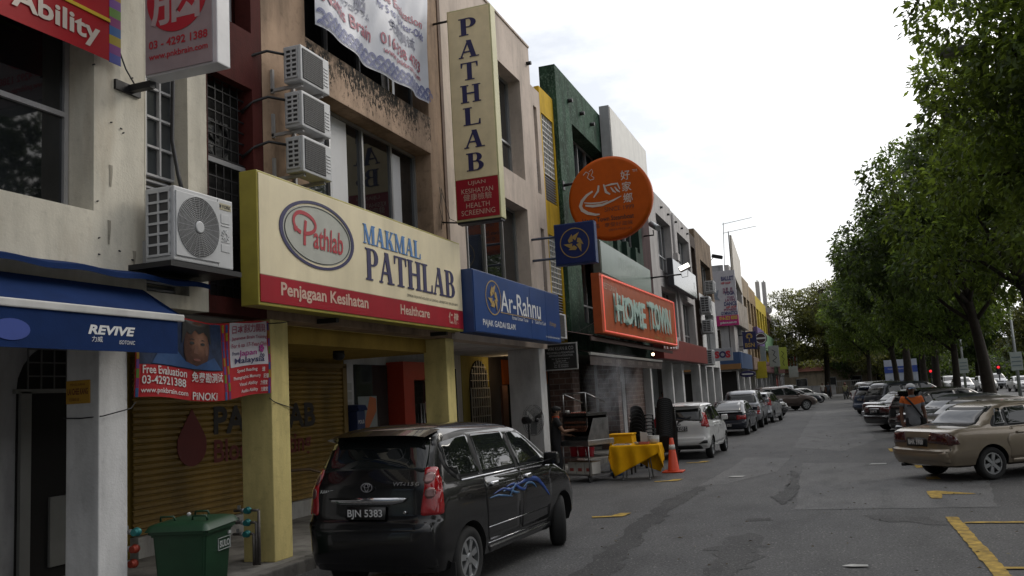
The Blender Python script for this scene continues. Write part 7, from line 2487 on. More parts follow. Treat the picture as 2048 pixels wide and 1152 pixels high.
def chairs(n, x, y, rz, pitch, lean, which, group, first=None):
    for k in range(n):
        w = ORD[k] + (' from the ground' if k else '')
        if k == n - 1:
            w = 'topmost'
        lab = 'black plastic chair, %s in the %s stack' % (w, which)
        lo = (x + lean[0] * k, y + lean[1] * k, pitch * k)
        if first is None:
            first = chair(lab, group)
            first.location = lo; first.rotation_euler = (0, 0, rz); ORG[first] = None
        else:
            copy_tree(first, lo, rz, lab, group=group)
    return first
ch0 = chairs(20, -4.0, 21.95, R_(8), .047, (.001, .006), 'taller', 'stacked chairs, taller stack')
chairs(9, -4.72, 22.6, R_(-20), .09, (.0, .015), 'lower', 'stacked chairs, lower stack', ch0)
tbk = thing('wall_table', 'dark folded table leaning by the brick wall behind the chairs', 'table', (-5.2, 23.3, 0))
mb = MB(); mb.box(-5.6, -4.7, 23.3, 23.36, .05, .75, .01); mb.build('tabletop', mat('table_dark', (.02, .02, .022), .5), tbk)
mb = MB(); mb.box(-5.5, -5.4, 23.28, 23.3, .3, .7); mb.build('label_strip', M_YCL, tbk)
mb = MB(); mb.tube([(-5.5, 23.27, .0), (-5.45, 23.27, .5), (-4.85, 23.27, .5), (-4.8, 23.27, 0)], .015); mb.build('folded_leg', M_STEELD, tbk)

# traffic cone
cn = thing('traffic_cone', 'tall orange traffic cone with a white band', 'cone', (-3.72, 21.1, 0))
M_CONE = mat('cone_orange', (.62, .06, .015), .5, var=.12)
mb = MB(); mb.lathe([(.15, .035), (.135, .05), (.045, .79), (.03, .80), (.0005, .80)], (-3.72, 21.1, 0), 'z', 28); mb.build('cone_body', M_CONE, cn)
mb = MB(); mb.box(-3.96, -3.48, 20.86, 21.34, .004, .036, .012); mb.build('base', M_CONE, cn)
mb = MB(); mb.lathe([(.0795, .53), (.0645, .645), (.062, .645), (.077, .53)], (-3.72, 21.1, 0), 'z', 28); mb.build('band', mat('band_white', (.6, .58, .55), .5), cn)

# pedestal fan
fn_ = thing('pedestal_fan', 'big black pedestal fan in front of the white column', 'fan', (-6.42, 18.6, .15))
mb = MB(); mb.cyl((-6.42, 18.6, .17), (-6.42, 18.6, 1.38), .022, n=10); mb.build('pole', M_DARKM, fn_)
mb = MB(); mb.lathe([(.22, 0), (.21, .03), (.05, .06)], (-6.42, 18.6, .155), 'z', 20); mb.build('base', M_DARKM, fn_)
fr, fu = Vector((.35, .94, 0)).normalized(), ZP
fc = Vector((-6.30, 18.56, 1.44)); fnm = Vector((.94, -.35, 0))
mb = MB(); mb.cyl(fc - fnm * .26, fc - fnm * .03, .085, .075, n=16); mb.build('motor', M_DARKM, fn_)
mb = MB()
for off, sc_r in ((.09, .8), (-.02, 1.0), (.04, 1.0), (.10, .45)):
    mb.ring(fc + fnm * off, fr, fu, .34 * sc_r, .335 * sc_r, .006, 40)
for k in range(44):
    a = 2 * math.pi * k / 44
    dv = fr * math.cos(a) + fu * math.sin(a)
    mb.tube([fc + dv * .03 + fnm * .115, fc + dv * .2 + fnm * .10, fc + dv * .34 + fnm * .03], .0022, 4)
    mb.tube([fc + dv * .06 - fnm * .04, fc + dv * .34 + fnm * .0], .0022, 4)
mb.build('guard', M_DARKM, fn_)
for k in range(3):
    a = 2 * math.pi * k / 3 + .4
    dv = fr * math.cos(a) + fu * math.sin(a); tv = fr * -math.sin(a) + fu * math.cos(a)
    mb = MB(); mb.obox(fc + dv * .17 + fnm * .03, dv, (tv + fnm * .5).normalized(), dv.cross((tv + fnm * .5).normalized()), .14, .075, .003); mb.build('blade', mat('blade_grey', (.05, .05, .05), .4), fn_)
mb = MB(); mb.sph(fc + fnm * .11, .05, (1, 1, 1)); mb.build('hub_cap', M_DARKM, fn_)

# wheelie bin
bn = thing('wheelie_bin', 'dark green wheelie bin with a closed lid and SULO plate', 'bin', (-6.20, 7.40, 0), R_(12))
bn.scale = (1.13, 1.10, 1.0)
M_BIN = mat('bin_green', (.012, .05, .022), .45, var=.25, vscale=4)
mb = MB()
def taper(z0, z1, a0, b0, a1, b1):
    lo = [(-a0, -b0, z0), (a0, -b0, z0), (a0, b0, z0), (-a0, b0, z0)]
    hi = [(-a1, -b1, z1), (a1, -b1, z1), (a1, b1, z1), (-a1, b1, z1)]
    lo = [mb.bm.verts.new(p) for p in lo]; hi = [mb.bm.verts.new(p) for p in hi]
    fs = [mb.bm.faces.new(lo[::-1]), mb.bm.faces.new(hi)] + [mb.bm.faces.new((lo[i], lo[(i + 1) % 4], hi[(i + 1) % 4], hi[i])) for i in range(4)]
    bmesh.ops.bevel(mb.bm, geom=list({e for f in fs for e in f.edges}), offset=.025, segments=3, affect='EDGES')
taper(.05, .84, .20, .22, .25, .265)
taper(.79, .87, .275, .29, .28, .295)
mb.build('bin_body', M_BIN, bn, local=True, smooth=40)
mb = MB()
def lidf(u, v):
    x, y = -.29 + .58 * u, -.31 + .62 * v
    e = max(abs(2 * u - 1), abs(2 * v - 1))
    return (x, y, .885 + .05 * (1 - e ** 4) + .012 * v - (.04 if e > .97 else 0))
mb.grid(lidf, 20, 20); ld = mb.build('lid', M_BIN, bn, local=True, fix=False)
for x, y in ((-.15, -.16), (.15, -.16), (.0, .18)):
    mb = MB(); mb.tube([(x - .07, y, .93), (x - .06, y - .015, .975), (x + .06, y - .015, .975), (x + .07, y, .93)], .011, 6); mb.build('lid_grip', M_BIN, ld, local=True)
mb = MB(); mb.sph((-.1, .12, .955), .02); mb.build('lid_knob', mat('knob_white', (.5, .5, .5)), ld, local=True)
mb = MB(); mb.cyl((-.24, .27, .07), (-.18, .27, .07), .09, n=18); mb.build('wheel', M_TYRE, bn, local=True)
mb = MB(); mb.cyl((.18, .27, .07), (.24, .27, .07), .09, n=18); mb.build('wheel', M_TYRE, bn, local=True)
mb = MB()
xr = .243
for a, b, c, d in ((-.02, .22, .60, .605), (-.02, .22, .715, .72), (-.02, -.015, .60, .72), (.215, .22, .60, .72)):
    mb.box(xr, xr + .008, a, b, c, d)
pl_ = mb.build('maker_plate', mat('bin_letter', (.4, .42, .42), .5), bn, local=True)
text('SULO', (xr + .009, .0, .625), YP, ZP, .20, .07, mat('bin_letter', (.4, .42, .42)), bn, bold=.04, local=True)
mb = MB(); mb.box(.252, .262, .16, .21, .74, .77); mb.build('sticker', mat('bin_letter', (.4, .42, .42)), bn, local=True)

# water meters
M_TEAL = mat('valve_teal', (.02, .17, .17), .4, .3)
M_VRED = mat('valve_red', (.30, .04, .02), .45, .2)
M_PIPE = mat('galvanised_pipe', (.14, .13, .12), .6, .5, var=.4, vscale=10)
def meter(x, y, z, col, cname, lab, group, px):
    t = thing('water_meter', lab, 'water meter', (x, y, z), 0, group)
    mb = MB(); mb.sph((x, y, z), .045, (1.1, .8, 1)); mb.cyl((x, y - .05, z), (x, y + .03, z), .035, n=14); mb.build('meter_body', col, t)
    mb = MB(); mb.cyl((x - .2, y, z - .005), (x - .04, y, z), .016, n=8); mb.cyl((x + .04, y, z), (px, y, z), .016, n=8); mb.build('pipe', M_PIPE, t)
    mb = MB(); mb.cyl((x - .09, y, z), (x - .05, y, z), .026, n=8); mb.build('nut', M_ALU, t)
    mb = MB(); mb.cyl((px, y, z + .0), (px, y, .17), .017, n=8); mb.build('riser', M_PIPE, t)
    mb = MB(); mb.box(x - .15, x - .11, y - .006, y + .006, z + .015, z + .06); mb.build('tap_handle', M_ALU, t)
for k, (z, px, lab) in enumerate(((.80, -6.54, 'uppermost teal water meter at the first yellow column'), (.66, -6.57, 'middle teal water meter at the first yellow column'), (.53, -6.60, 'lowest teal water meter at the first yellow column'))):
    meter(-6.69, 8.95 - .012 * k, z, M_TEAL, 'teal', lab, 'water meters at the yellow column', px)
meter(-6.52, 6.98, .86, M_TEAL, 'teal', 'teal water meter beside the white column, above two red ones', 'water meters at the white column', -6.72)
meter(-6.54, 6.98, .70, M_VRED, 'red', 'upper red water meter beside the white column', 'water meters at the white column', -6.74)
meter(-6.56, 6.98, .56, M_VRED, 'red', 'lower red water meter beside the white column', 'water meters at the white column', -6.76)
gp_ = thing('grey_pipe', 'thick grey upright waste pipe behind the bin', 'pipe', (-6.95, 8.7, .15))
mb = MB(); mb.cyl((-6.95, 8.75, .16), (-6.95, 8.75, .78), .055, n=14); mb.build('pipe_body', M_PIPE, gp_)
mb = MB(); mb.cyl((-6.95, 8.75, .55), (-6.95, 8.75, .60), .065, n=14); mb.build('pipe_collar', M_PIPE, gp_)
rb = thing('hand_rail', 'brown handrail beside the shutter step', 'rail', (-8.3, 12.8, .15))
mb = MB(); mb.tube([(-8.5, 11.6, 1.02), (-8.2, 12.6, .98), (-8.1, 12.9, .88), (-8.1, 12.95, .16)], .025, 8); mb.build('rail', mat('rail_brown', (.09, .05, .02), .5), rb)

# smoke drifting from the grill
m = bpy.data.materials.new('grill_smoke'); m.use_nodes = True
nt = m.node_tree; nt.nodes.remove(nt.nodes['Principled BSDF'])
pv = nt.nodes.new('ShaderNodeVolumePrincipled'); pv.inputs['Color'].default_value = (.82, .84, .9, 1); pv.inputs['Anisotropy'].default_value = .2
tcn = nt.nodes.new('ShaderNodeTexCoord'); grd = nt.nodes.new('ShaderNodeTexGradient'); grd.gradient_type = 'SPHERICAL'
nt.links.new(tcn.outputs['Object'], grd.inputs['Vector'])
nz = nt.nodes.new('ShaderNodeTexNoise'); nz.inputs['Scale'].default_value = 2.4; nz.inputs['Detail'].default_value = 4; nz.inputs['Distortion'].default_value = 1.4
nt.links.new(tcn.outputs['Object'], nz.inputs['Vector'])
r1 = _ramp(nt, nz.outputs['Fac'], [(.40, 0.0), (.70, 1.0)])
r2 = _ramp(nt, grd.outputs['Fac'], [(.0, 0.0), (.6, 1.0)])
mm = nt.nodes.new('ShaderNodeMath'); mm.operation = 'MULTIPLY'
nt.links.new(r1, mm.inputs[0]); nt.links.new(r2, mm.inputs[1])
m2 = nt.nodes.new('ShaderNodeMath'); m2.operation = 'MULTIPLY'; m2.inputs[1].default_value = .8
nt.links.new(mm.outputs[0], m2.inputs[0]); nt.links.new(m2.outputs[0], pv.inputs['Density'])
nt.links.new(pv.outputs[0], nt.nodes['Material Output'].inputs['Volume'])
mb = MB(); mb.sph((0, 0, 0), 1.0, (1, 1, 1), 20, 14)
sm = mb.build('smoke', m)
sm.location = (-4.95, 20.6, 2.0); sm.scale = (.75, .8, 1.15); sm.rotation_euler = (0, R_(14), 0)
tag(sm, 'pale smoke drifting up from the grill', 'smoke', kind='stuff')


# ================================================================== people
def skin_obj(chains, name='tmp', sub=1):
    """chains: list of (points, radii, parent (chain, index) or None): grown as one skinned surface"""
    verts, rad, edges = [], [], []
    start = []
    for pts, rr, par in chains:
        base = len(verts)
        start.append(base)
        prev = None
        if par is not None:
            prev = start[par[0]] + par[1]
        for p, r in zip(pts, rr):
            verts.append(tuple(p)); rad.append(r)
            if prev is not None:
                edges.append((prev, len(verts) - 1))
            prev = len(verts) - 1
    me = bpy.data.meshes.new(name)
    me.from_pydata(verts, edges, [])
    o = bpy.data.objects.new(name, me)
    COL.objects.link(o)
    o.modifiers.new('skin', 'SKIN').use_smooth_shade = True
    sv = me.skin_vertices[0].data
    for i, r in enumerate(rad):
        r = r if isinstance(r, tuple) else (r, r)
        sv[i].radius = r
        sv[i].use_root = False
    sv[0].use_root = True
    ss = o.modifiers.new('sub', 'SUBSURF'); ss.levels = sub; ss.render_levels = sub
    bpy.context.view_layer.update()
    nm = bpy.data.meshes.new_from_object(o.evaluated_get(bpy.context.evaluated_depsgraph_get()))
    bpy.data.objects.remove(o)
    return nm


def join_meshes(lst):
    bm = bmesh.new()
    for me in lst:
        bm.from_mesh(me)
    out = bpy.data.meshes.new('joined')
    bm.to_mesh(out); bm.free()
    out.polygons.foreach_set('use_smooth', [True] * len(out.polygons))
    return out


def V3(*a):
    return Vector(a)


def person(lab, loc, face, pose, skin, shirt, trousers, hair=None, extra=None, scale=1.0, group=None, shoes=None, hairm=None):
    """pose holds joints in the person's frame: x right, y forward, z up (metres, standing about 1.7)"""
    t = thing('person', lab, 'person', loc, -face, group)
    ORG[t] = None
    t.scale = (scale,) * 3
    P = pose
    chains = [([P['pelvis'], P['waist'], P['chest'], P['neck'], P['jaw'], P['head'], P['crown']], [(.13, .10), (.125, .095), (.145, .10), .052, .066, .084, .07], None)]
    for s in 'RL':
        chains.append(([P['sh' + s], P['el' + s], (P['el' + s] * .5 + P['wr' + s] * .5), P['wr' + s], P['pa' + s]], [.058, .043, .04, .028, (.038, .02)], (0, 2)))
    for s in 'RL':
        chains.append(([P['hip' + s], P['kn' + s], P['an' + s], P['to' + s]], [.085, .06, .045, .04], (0, 0)))
    meshes = [skin_obj(chains)]
    for s in 'RL':
        w, p = P['wr' + s], P['pa' + s]
        d = (p - w).normalized()
        side = d.cross(Vector((0, 0, 1)))
        if side.length < .2:
            side = Vector((0, 1, 0)) if s == 'R' else Vector((0, 1, 0))
        side.normalize()
        cu = d.cross(side).normalized()
        for k, (off, L) in enumerate(((-.03, .066), (-.010, .078), (.011, .072), (.03, .056))):
            a = p + side * off
            meshes.append(skin_obj([([a, a + d * L * .5 + cu * .006, a + d * L * .8 + cu * .022, a + d * L + cu * .045], [.009, .0085, .008, .007], None)]))
        a = w + d * .025 - side * .022
        meshes.append(skin_obj([([a, a + d * .03 - side * .028, a + d * .062 - side * .034 + cu * .012], [.0105, .0095, .008], None)]))
    fwd = P.get('look', Vector((0, 1, 0)))
    rt = Vector((fwd.y, -fwd.x, 0)).normalized()
    h = P['head']
    mb = MB()
    mb.sph(h + fwd * .088 - ZP * .012, .014, (1, 1.2, 1.5), 10, 8)
    for s in (-1, 1):
        mb.sph(h + rt * .083 * s - ZP * .01, .02, (.45, .8, 1.3), 8, 6)
    mb.sph(h + fwd * .078 - ZP * .055, .02, (1.3, .5, .35), 8, 6)
    fm = bpy.data.meshes.new('features'); mb.bm.to_mesh(fm); mb.bm.free()
    meshes.append(fm)
    body = bpy.data.objects.new('body', join_meshes(meshes)); COL.objects.link(body)
    body.data.materials.append(skin); body.parent = t
    mb = MB()
    for s in (-1, 1):
        mb.sph(h + fwd * .080 + rt * .03 * s + ZP * .012, .010, (1.2, .6, .7), 8, 6)
    mb.build('eyes', mat('eye_dark', (.03, .02, .02), .3), t, local=True)
    # shirt
    ch = [([P['pelvis'] - ZP * .15, P['waist'], P['chest'], P['chest'] * .35 + P['neck'] * .65], [(.175, .145), (.165, .135), (.172, .128), (.078, .072)], None)]
    for s in 'RL':
        ch.append(([P['sh' + s] + ZP * .0, P['sh' + s] * .38 + P['el' + s] * .62], [.077, .068], (0, 2)))
    sh = bpy.data.objects.new('shirt', skin_obj(ch, sub=2)); COL.objects.link(sh); sh.parent = t
    for q in (shirt if isinstance(shirt, (list, tuple)) else [shirt]):
        sh.data.materials.append(q)
    ch = [([P['waist'] + ZP * .03, P['pelvis'] - ZP * .03], [(.15, .12), (.155, .125)], None)]
    for s in 'RL':
        ch.append(([P['hip' + s], P['kn' + s], P['an' + s] + ZP * .01], [.098, .078, .066], (0, 1)))
    tr = bpy.data.objects.new('trousers', skin_obj(ch, sub=2)); COL.objects.link(tr); tr.parent = t
    tr.data.materials.append(trousers)
    for s in 'RL':
        a, b = P['an' + s], P['to' + s]
        mb = MB()
        d = (b - a); d.z = 0; d.normalize()
        mb.sph(Vector((a.x, a.y, .045)) + d * .07, 1.0, (.048, .048, .045), 12, 8)
        for v in mb.bm.verts:
            q = v.co - (Vector((a.x, a.y, .045)) + d * .07)
            v.co += d * q.dot(d) * 1.9
            v.co.z = max(v.co.z, .004)
        mb.build('shoe', shoes or M_TYRE, t, local=True)
    if hairm is not None:
        mb = MB()
        mb.sph(h + ZP * .028 - fwd * .012, .094, (1, 1.08, .98), 18, 12)
        bmesh.ops.delete(mb.bm, geom=[v for v in mb.bm.verts if (v.co - h).dot(fwd) > .045 and v.co.z < h.z + .06 or v.co.z < h.z - .05], context='VERTS')
        mb.build('hair', hairm, t, local=True)
    if extra:
        extra(t, P, h, fwd, rt)
    return t


def stand(lean=0.0, arms=None, stride=0.0, turn=0.0):
    P = dict(pelvis=V3(0, 0, .93), waist=V3(0, lean * .3, 1.10), chest=V3(0, lean * .7, 1.32), neck=V3(0, lean, 1.47), jaw=V3(0, lean + .025, 1.54), head=V3(0, lean + .02, 1.60), crown=V3(0, lean + .005, 1.66))
    for s, k in (('R', 1), ('L', -1)):
        P['sh' + s] = V3(.175 * k, lean * .8, 1.40)
        P['el' + s] = V3(.23 * k, lean * .6 - .02, 1.12)
        P['wr' + s] = V3(.24 * k, lean * .4 + .05, .88)
        P['pa' + s] = V3(.24 * k, lean * .4 + .075, .80)
        P['hip' + s] = V3(.09 * k, 0, .86)
        P['kn' + s] = V3(.10 * k, stride * k * .8 + .02, .50)
        P['an' + s] = V3(.10 * k, stride * k, .09)
        P['to' + s] = V3(.115 * k, stride * k + .13, .04)
    if arms:
        P.update(arms)
    P['look'] = Vector((math.sin(turn), math.cos(turn), 0))
    return P


SK1 = mat('skin_brown', (.13, .06, .035), .55, var=.1)
SK2 = mat('skin_tan', (.26, .14, .085), .55, var=.1)
# shirt with an orange yoke: colour by height on the garment
m, nt, bsd = _nodes('uniform_shirt')
tcn = nt.nodes.new('ShaderNodeTexCoord'); sp_ = nt.nodes.new('ShaderNodeSeparateXYZ'); nt.links.new(tcn.outputs['Object'], sp_.inputs[0])
ab = nt.nodes.new('ShaderNodeMath'); ab.operation = 'ABSOLUTE'; nt.links.new(sp_.outputs['X'], ab.inputs[0])
zz = nt.nodes.new('ShaderNodeMath'); zz.operation = 'MULTIPLY_ADD'; nt.links.new(ab.outputs[0], zz.inputs[0]); zz.inputs[1].default_value = -.25; nt.links.new(sp_.outputs['Z'], zz.inputs[2])
yk_ = _ramp(nt, zz.outputs[0], [(0.0, 0.0), (1.0, 1.0)])
gt = nt.nodes.new('ShaderNodeMath'); gt.operation = 'GREATER_THAN'; gt.inputs[1].default_value = 1.26; nt.links.new(zz.outputs[0], gt.inputs[0])
lt = nt.nodes.new('ShaderNodeMath'); lt.operation = 'LESS_THAN'; lt.inputs[1].default_value = 1.215; nt.links.new(sp_.outputs['Z'], lt.inputs[0])
sl_ = nt.nodes.new('ShaderNodeMath'); sl_.operation = 'GREATER_THAN'; sl_.inputs[1].default_value = .19; nt.links.new(ab.outputs[0], sl_.inputs[0])
cu_ = nt.nodes.new('ShaderNodeMath'); cu_.operation = 'MULTIPLY'; nt.links.new(lt.outputs[0], cu_.inputs[0]); nt.links.new(sl_.outputs[0], cu_.inputs[1])
mx_ = nt.nodes.new('ShaderNodeMath'); mx_.operation = 'MAXIMUM'; nt.links.new(gt.outputs[0], mx_.inputs[0]); nt.links.new(cu_.outputs[0], mx_.inputs[1])
nt.links.new(_mix(nt, _mix(nt, (.20, .21, .23), _ramp(nt, _tex(nt, 9, 4), [(.3, .8), (.7, 1.1)])), (.60, .13, .02), mx_.outputs[0], 'MIX'), bsd.inputs['Base Color'])
bsd.inputs['Roughness'].default_value = .85
M_UNI = m


def cap_hat(col):
    def f(t, P, h, fwd, rt):
        mb = MB()
        mb.sph(h + ZP * .045, .099, (1, 1.08, .85), 18, 12)
        bmesh.ops.delete(mb.bm, geom=[v for v in mb.bm.verts if v.co.z < h.z + .03], context='VERTS')
        cp = mb.build('cap', col, t, local=True)
        mb = MB()
        mb.grid(lambda u, v: tuple(h + rt * (.075 * (2 * u - 1)) + fwd * (.07 + .085 * v * (1 - .35 * (2 * u - 1) ** 2)) + ZP * (.038 - .015 * v - .02 * (2 * u - 1) ** 2)), 10, 4)
        mb.build('visor', mat('visor_blue', (.22, .34, .52), .6), cp, local=True, fix=False)
    return f


def attendant(t, P, h, fwd, rt):
    cap_hat(mat('cap_white', (.55, .56, .58), .7))(t, P, h, fwd, rt)
    mb = MB()
    mb.tube([(.13, .10, 1.43), (.06, .15, 1.34), (-.05, .155, 1.18), (-.15, .12, 1.02), (-.18, .05, .96)], .022, 6)
    mb.tube([(.13, .10, 1.43), (.1, -.12, 1.36), (-.08, -.15, 1.1), (-.18, -.05, .96)], .022, 6)
    mb.build('bag_strap', mat('strap_black', (.01, .01, .012), .7), t, local=True)
    mb = MB(); mb.box(-.24, -.15, -.14, .1, .78, .98, .02); mb.build('shoulder_bag', mat('strap_black', (.01, .01, .012)), t, local=True)
    mb = MB(); mb.box(.04, .13, .128, .134, 1.24, 1.26); mb.build('pocket_flap', mat('strap_black', (.01, .01, .012)), t, local=True)
    mb = MB()
    for k in (-1, 1):
        mb.prism([(0, 0), (.075 * k, .01), (.055 * k, .055), (.0, .05)], (.0, .085, 1.425), XP, ZP, .01)
    mb.build('collar', mat('collar_grey', (.22, .23, .25), .8), t, local=True)


person('man in a grey and orange uniform shirt and pale cap behind the gold car', (1.62, 21.5, 0), R_(174), stand(.0, None, .06, R_(-8)), SK1, M_UNI, mat('trouser_dark', (.02, .02, .025), .9), extra=attendant, scale=1.03)
# the cook, seen from behind his left side, facing the grill
def cook(t, P, h, fwd, rt):
    mb = MB(); mb.ring(P['neck'] - ZP * .03, XP, YP, .085, .06, .05, 18); mb.build('collar', mat('collar_orange', (.45, .06, .015), .8), t, local=True)
    mb = MB(); mb.sph(h + ZP * .05, .10, (1, 1.08, .62), 16, 10); mb.build('cap', mat('cap_black', (.012, .012, .012), .8), t, local=True)
arms = {'elR': V3(.22, .16, 1.14), 'wrR': V3(.14, .36, 1.16), 'paR': V3(.12, .44, 1.17), 'elL': V3(-.22, .10, 1.10), 'wrL': V3(-.14, .32, 1.04), 'paL': V3(-.11, .40, 1.03)}
person('cook in black with an orange collar turning skewers at the grill', (-6.0, 19.2, 0), R_(68), stand(.03, arms, .05), SK2, mat('shirt_black', (.012, .012, .013), .85), mat('trouser_black', (.01, .01, .012), .9), extra=cook, hairm=mat('hair_black', (.008, .007, .006), .6))
person('person in a red shirt under the walkway beyond the restaurant', (-7.45, 41.0, .15), R_(150), stand(), SK1, mat('shirt_dark_red', (.16, .02, .02), .85), mat('trouser_dark', (.02, .02, .025)), hairm=mat('hair_black', (.008, .007, .006)))
person('distant walker in a pale shirt at the end of the street', (-1.0, 98, 0), R_(180), stand(0, None, .15), SK1, mat('shirt_pale', (.4, .38, .34), .85), mat('trouser_dark', (.02, .02, .025)), hairm=mat('hair_black', (.008, .007, .006)))
person('distant walker in dark clothes at the end of the street', (-.45, 99.5, 0), R_(20), stand(0, None, .12), SK1, mat('shirt_slate', (.06, .07, .09), .85), mat('trouser_dark', (.02, .02, .025)), hairm=mat('hair_black', (.008, .007, .006)))
# motorcycle and rider
mc = thing('motorcycle', 'small motorcycle with a rider by the blue hatchback', 'motorcycle', (1.15, 92.0, 0), R_(-12)); ORG[mc] = None
for y in (-.62, .62):
    mb = MB(); mb.lathe([(.2, -.04), (.28, -.04), (.29, 0), (.28, .04), (.2, .04)], (0, y, .29), 'x', 20); mb.build('wheel', M_TYRE, mc, local=True)
mb = MB(); mb.box(-.12, .12, -.7, .15, .55, .78, .06); mb.box(-.1, .1, -.1, .45, .3, .6, .05); mb.prism([(.3, .5), (.55, .45), (.5, 1.0), (.42, 1.0)], (-.12, 0, 0), YP, ZP, .24); mb.build('bodywork', PT_NAVY, mc, local=True)
mb = MB(); mb.tube([(-.35, .38, 1.02), (0, .5, .98), (.35, .38, 1.02)], .018); mb.build('handlebar', M_DARKM, mc, local=True)
sit = dict(pelvis=V3(0, -.25, .85), waist=V3(0, -.24, 1.0), chest=V3(0, -.18, 1.22), neck=V3(0, -.15, 1.37), jaw=V3(0, -.12, 1.44), head=V3(0, -.12, 1.5), crown=V3(0, -.13, 1.56), look=V3(0, 1, 0))
for s, k in (('R', 1), ('L', -1)):
    sit.update({'sh' + s: V3(.175 * k, -.17, 1.3), 'el' + s: V3(.26 * k, .05, 1.1), 'wr' + s: V3(.3 * k, .28, 1.04), 'pa' + s: V3(.3 * k, .35, 1.04), 'hip' + s: V3(.1 * k, -.2, .8), 'kn' + s: V3(.2 * k, .2, .66), 'an' + s: V3(.2 * k, .05, .28), 'to' + s: V3(.2 * k, .2, .24)})
person('motorcycle rider in an olive shirt near the blue hatchback', (1.15, 92.0, 0), R_(12), sit, SK1, mat('shirt_olive', (.2, .19, .1), .85), mat('trouser_dark', (.02, .02, .025)), extra=lambda t, P, h, f, r: (lambda mb: (mb.sph(h + ZP * .02, .12, (1, 1.1, 1)), mb.build('helmet', mat('helmet_maroon', (.12, .03, .02), .3), t, local=True)))(MB()))

# ================================================================== trees and far things
M_LEAFA = leafmat('leaf_green', (.048, .078, .020), (.20, .27, .035), .42)
M_LEAFB = leafmat('leaf_dark', (.036, .060, .020), (.13, .19, .03), .38)
M_LEAFC = leafmat('leaf_olive', (.058, .068, .022), (.18, .19, .04), .4)
M_BARK = mat('bark', (.035, .028, .022), .95, var=.4, vscale=5, bump=.8, bscale=18)


def leaves(blobs, n, size, seed, droop=.45, fill=.35, aspect=.46):
    """leaf-sized folded blades spread through clumps; blobs = (centre, radii)"""
    g = np.random.default_rng(seed)
    w = np.array([b[1][0] * b[1][1] + b[1][0] * b[1][2] for b in blobs]); w = w / w.sum()
    idx = g.choice(len(blobs), n, p=w)
    C = np.array([b[0] for b in blobs])[idx]; Rr = np.array([b[1] for b in blobs])[idx]
    d = g.normal(size=(n, 3)); d /= np.linalg.norm(d, axis=1)[:, None]
    rad = np.where(g.random(n) < fill, g.random(n) ** .5, 1 - .22 * g.random(n) ** 1.5 + .10 * g.normal(size=n) * .6)
    P = C + d * Rr * rad[:, None]
    out = d * .6 + g.normal(size=(n, 3)) * .6
    out[:, 2] -= droop
    out /= np.linalg.norm(out, axis=1)[:, None]
    up = g.normal(size=(n, 3)) * .45 + np.array([0, 0, 1.0])
    side = np.cross(out, up); side /= np.linalg.norm(side, axis=1)[:, None] + 1e-9
    nrm = np.cross(side, out)
    L = size * (.65 + .7 * g.random(n))[:, None]
    W = L * aspect
    v = np.empty((n, 4, 3))
    v[:, 0] = P
    v[:, 1] = P + out * L * .45 + side * W * .5 + nrm * L * .08
    v[:, 2] = P + out * L
    v[:, 3] = P + out * L * .45 - side * W * .5 + nrm * L * .08
    me = bpy.data.meshes.new('crown')
    me.vertices.add(n * 4)
    me.vertices.foreach_set('co', v.reshape(-1))
    me.loops.add(n * 4)
    me.loops.foreach_set('vertex_index', np.arange(n * 4, dtype=np.int32))
    me.polygons.add(n)
    me.polygons.foreach_set('loop_start', np.arange(0, n * 4, 4, dtype=np.int32))
    me.polygons.foreach_set('loop_total', np.full(n, 4, dtype=np.int32))
    me.update()
    me.validate()
    return me


def clumps(R3, zc, n, seed, rmin=.9, rmax=1.6, inner=.3, flat=.8):
    g = random.Random(seed)
    out = []
    for i in range(n):
        z = 1 - 2 * (i + .5) / n
        a = i * 2.39996 + g.uniform(-.3, .3)
        r = math.sqrt(max(0, 1 - z * z))
        k = g.uniform(.62, .86) if g.random() > inner else g.uniform(.15, .5)
        rr = g.uniform(rmin, rmax)
        out.append(((r * math.cos(a) * R3[0] * k, r * math.sin(a) * R3[1] * k, zc + z * R3[2] * k), (rr, rr, rr * flat)))
    return out


def trunk(mb, base, top, r0, r1, bend=.3, seed=0):
    g = random.Random(seed)
    base, top = Vector(base), Vector(top)
    pts = []
    for k in range(9):
        t = k / 8
        p = base.lerp(top, t) + Vector((bend * math.sin(t * 2.6), bend * .5 * math.sin(t * 4 + 1), 0))
        pts.append(p)
    rings, n = [], 12
    for k, p in enumerate(pts):
        t = k / 8
        r = (r0 + (r1 - r0) * t) * (1 + .55 * max(0, 1 - t * 6) ** 2)
        rings.append([mb.bm.verts.new(p + Vector((math.cos(2 * math.pi * i / n), math.sin(2 * math.pi * i / n), 0)) * r * (1 + .12 * math.sin(i * 2.6 + k * .7))) for i in range(n)])
    for A, B in zip(rings, rings[1:]):
        for i in range(n):
            f = mb.bm.faces.new((A[i], A[(i + 1) % n], B[(i + 1) % n], B[i])); f.smooth = True
    mb.bm.faces.new(rings[-1])
    return pts


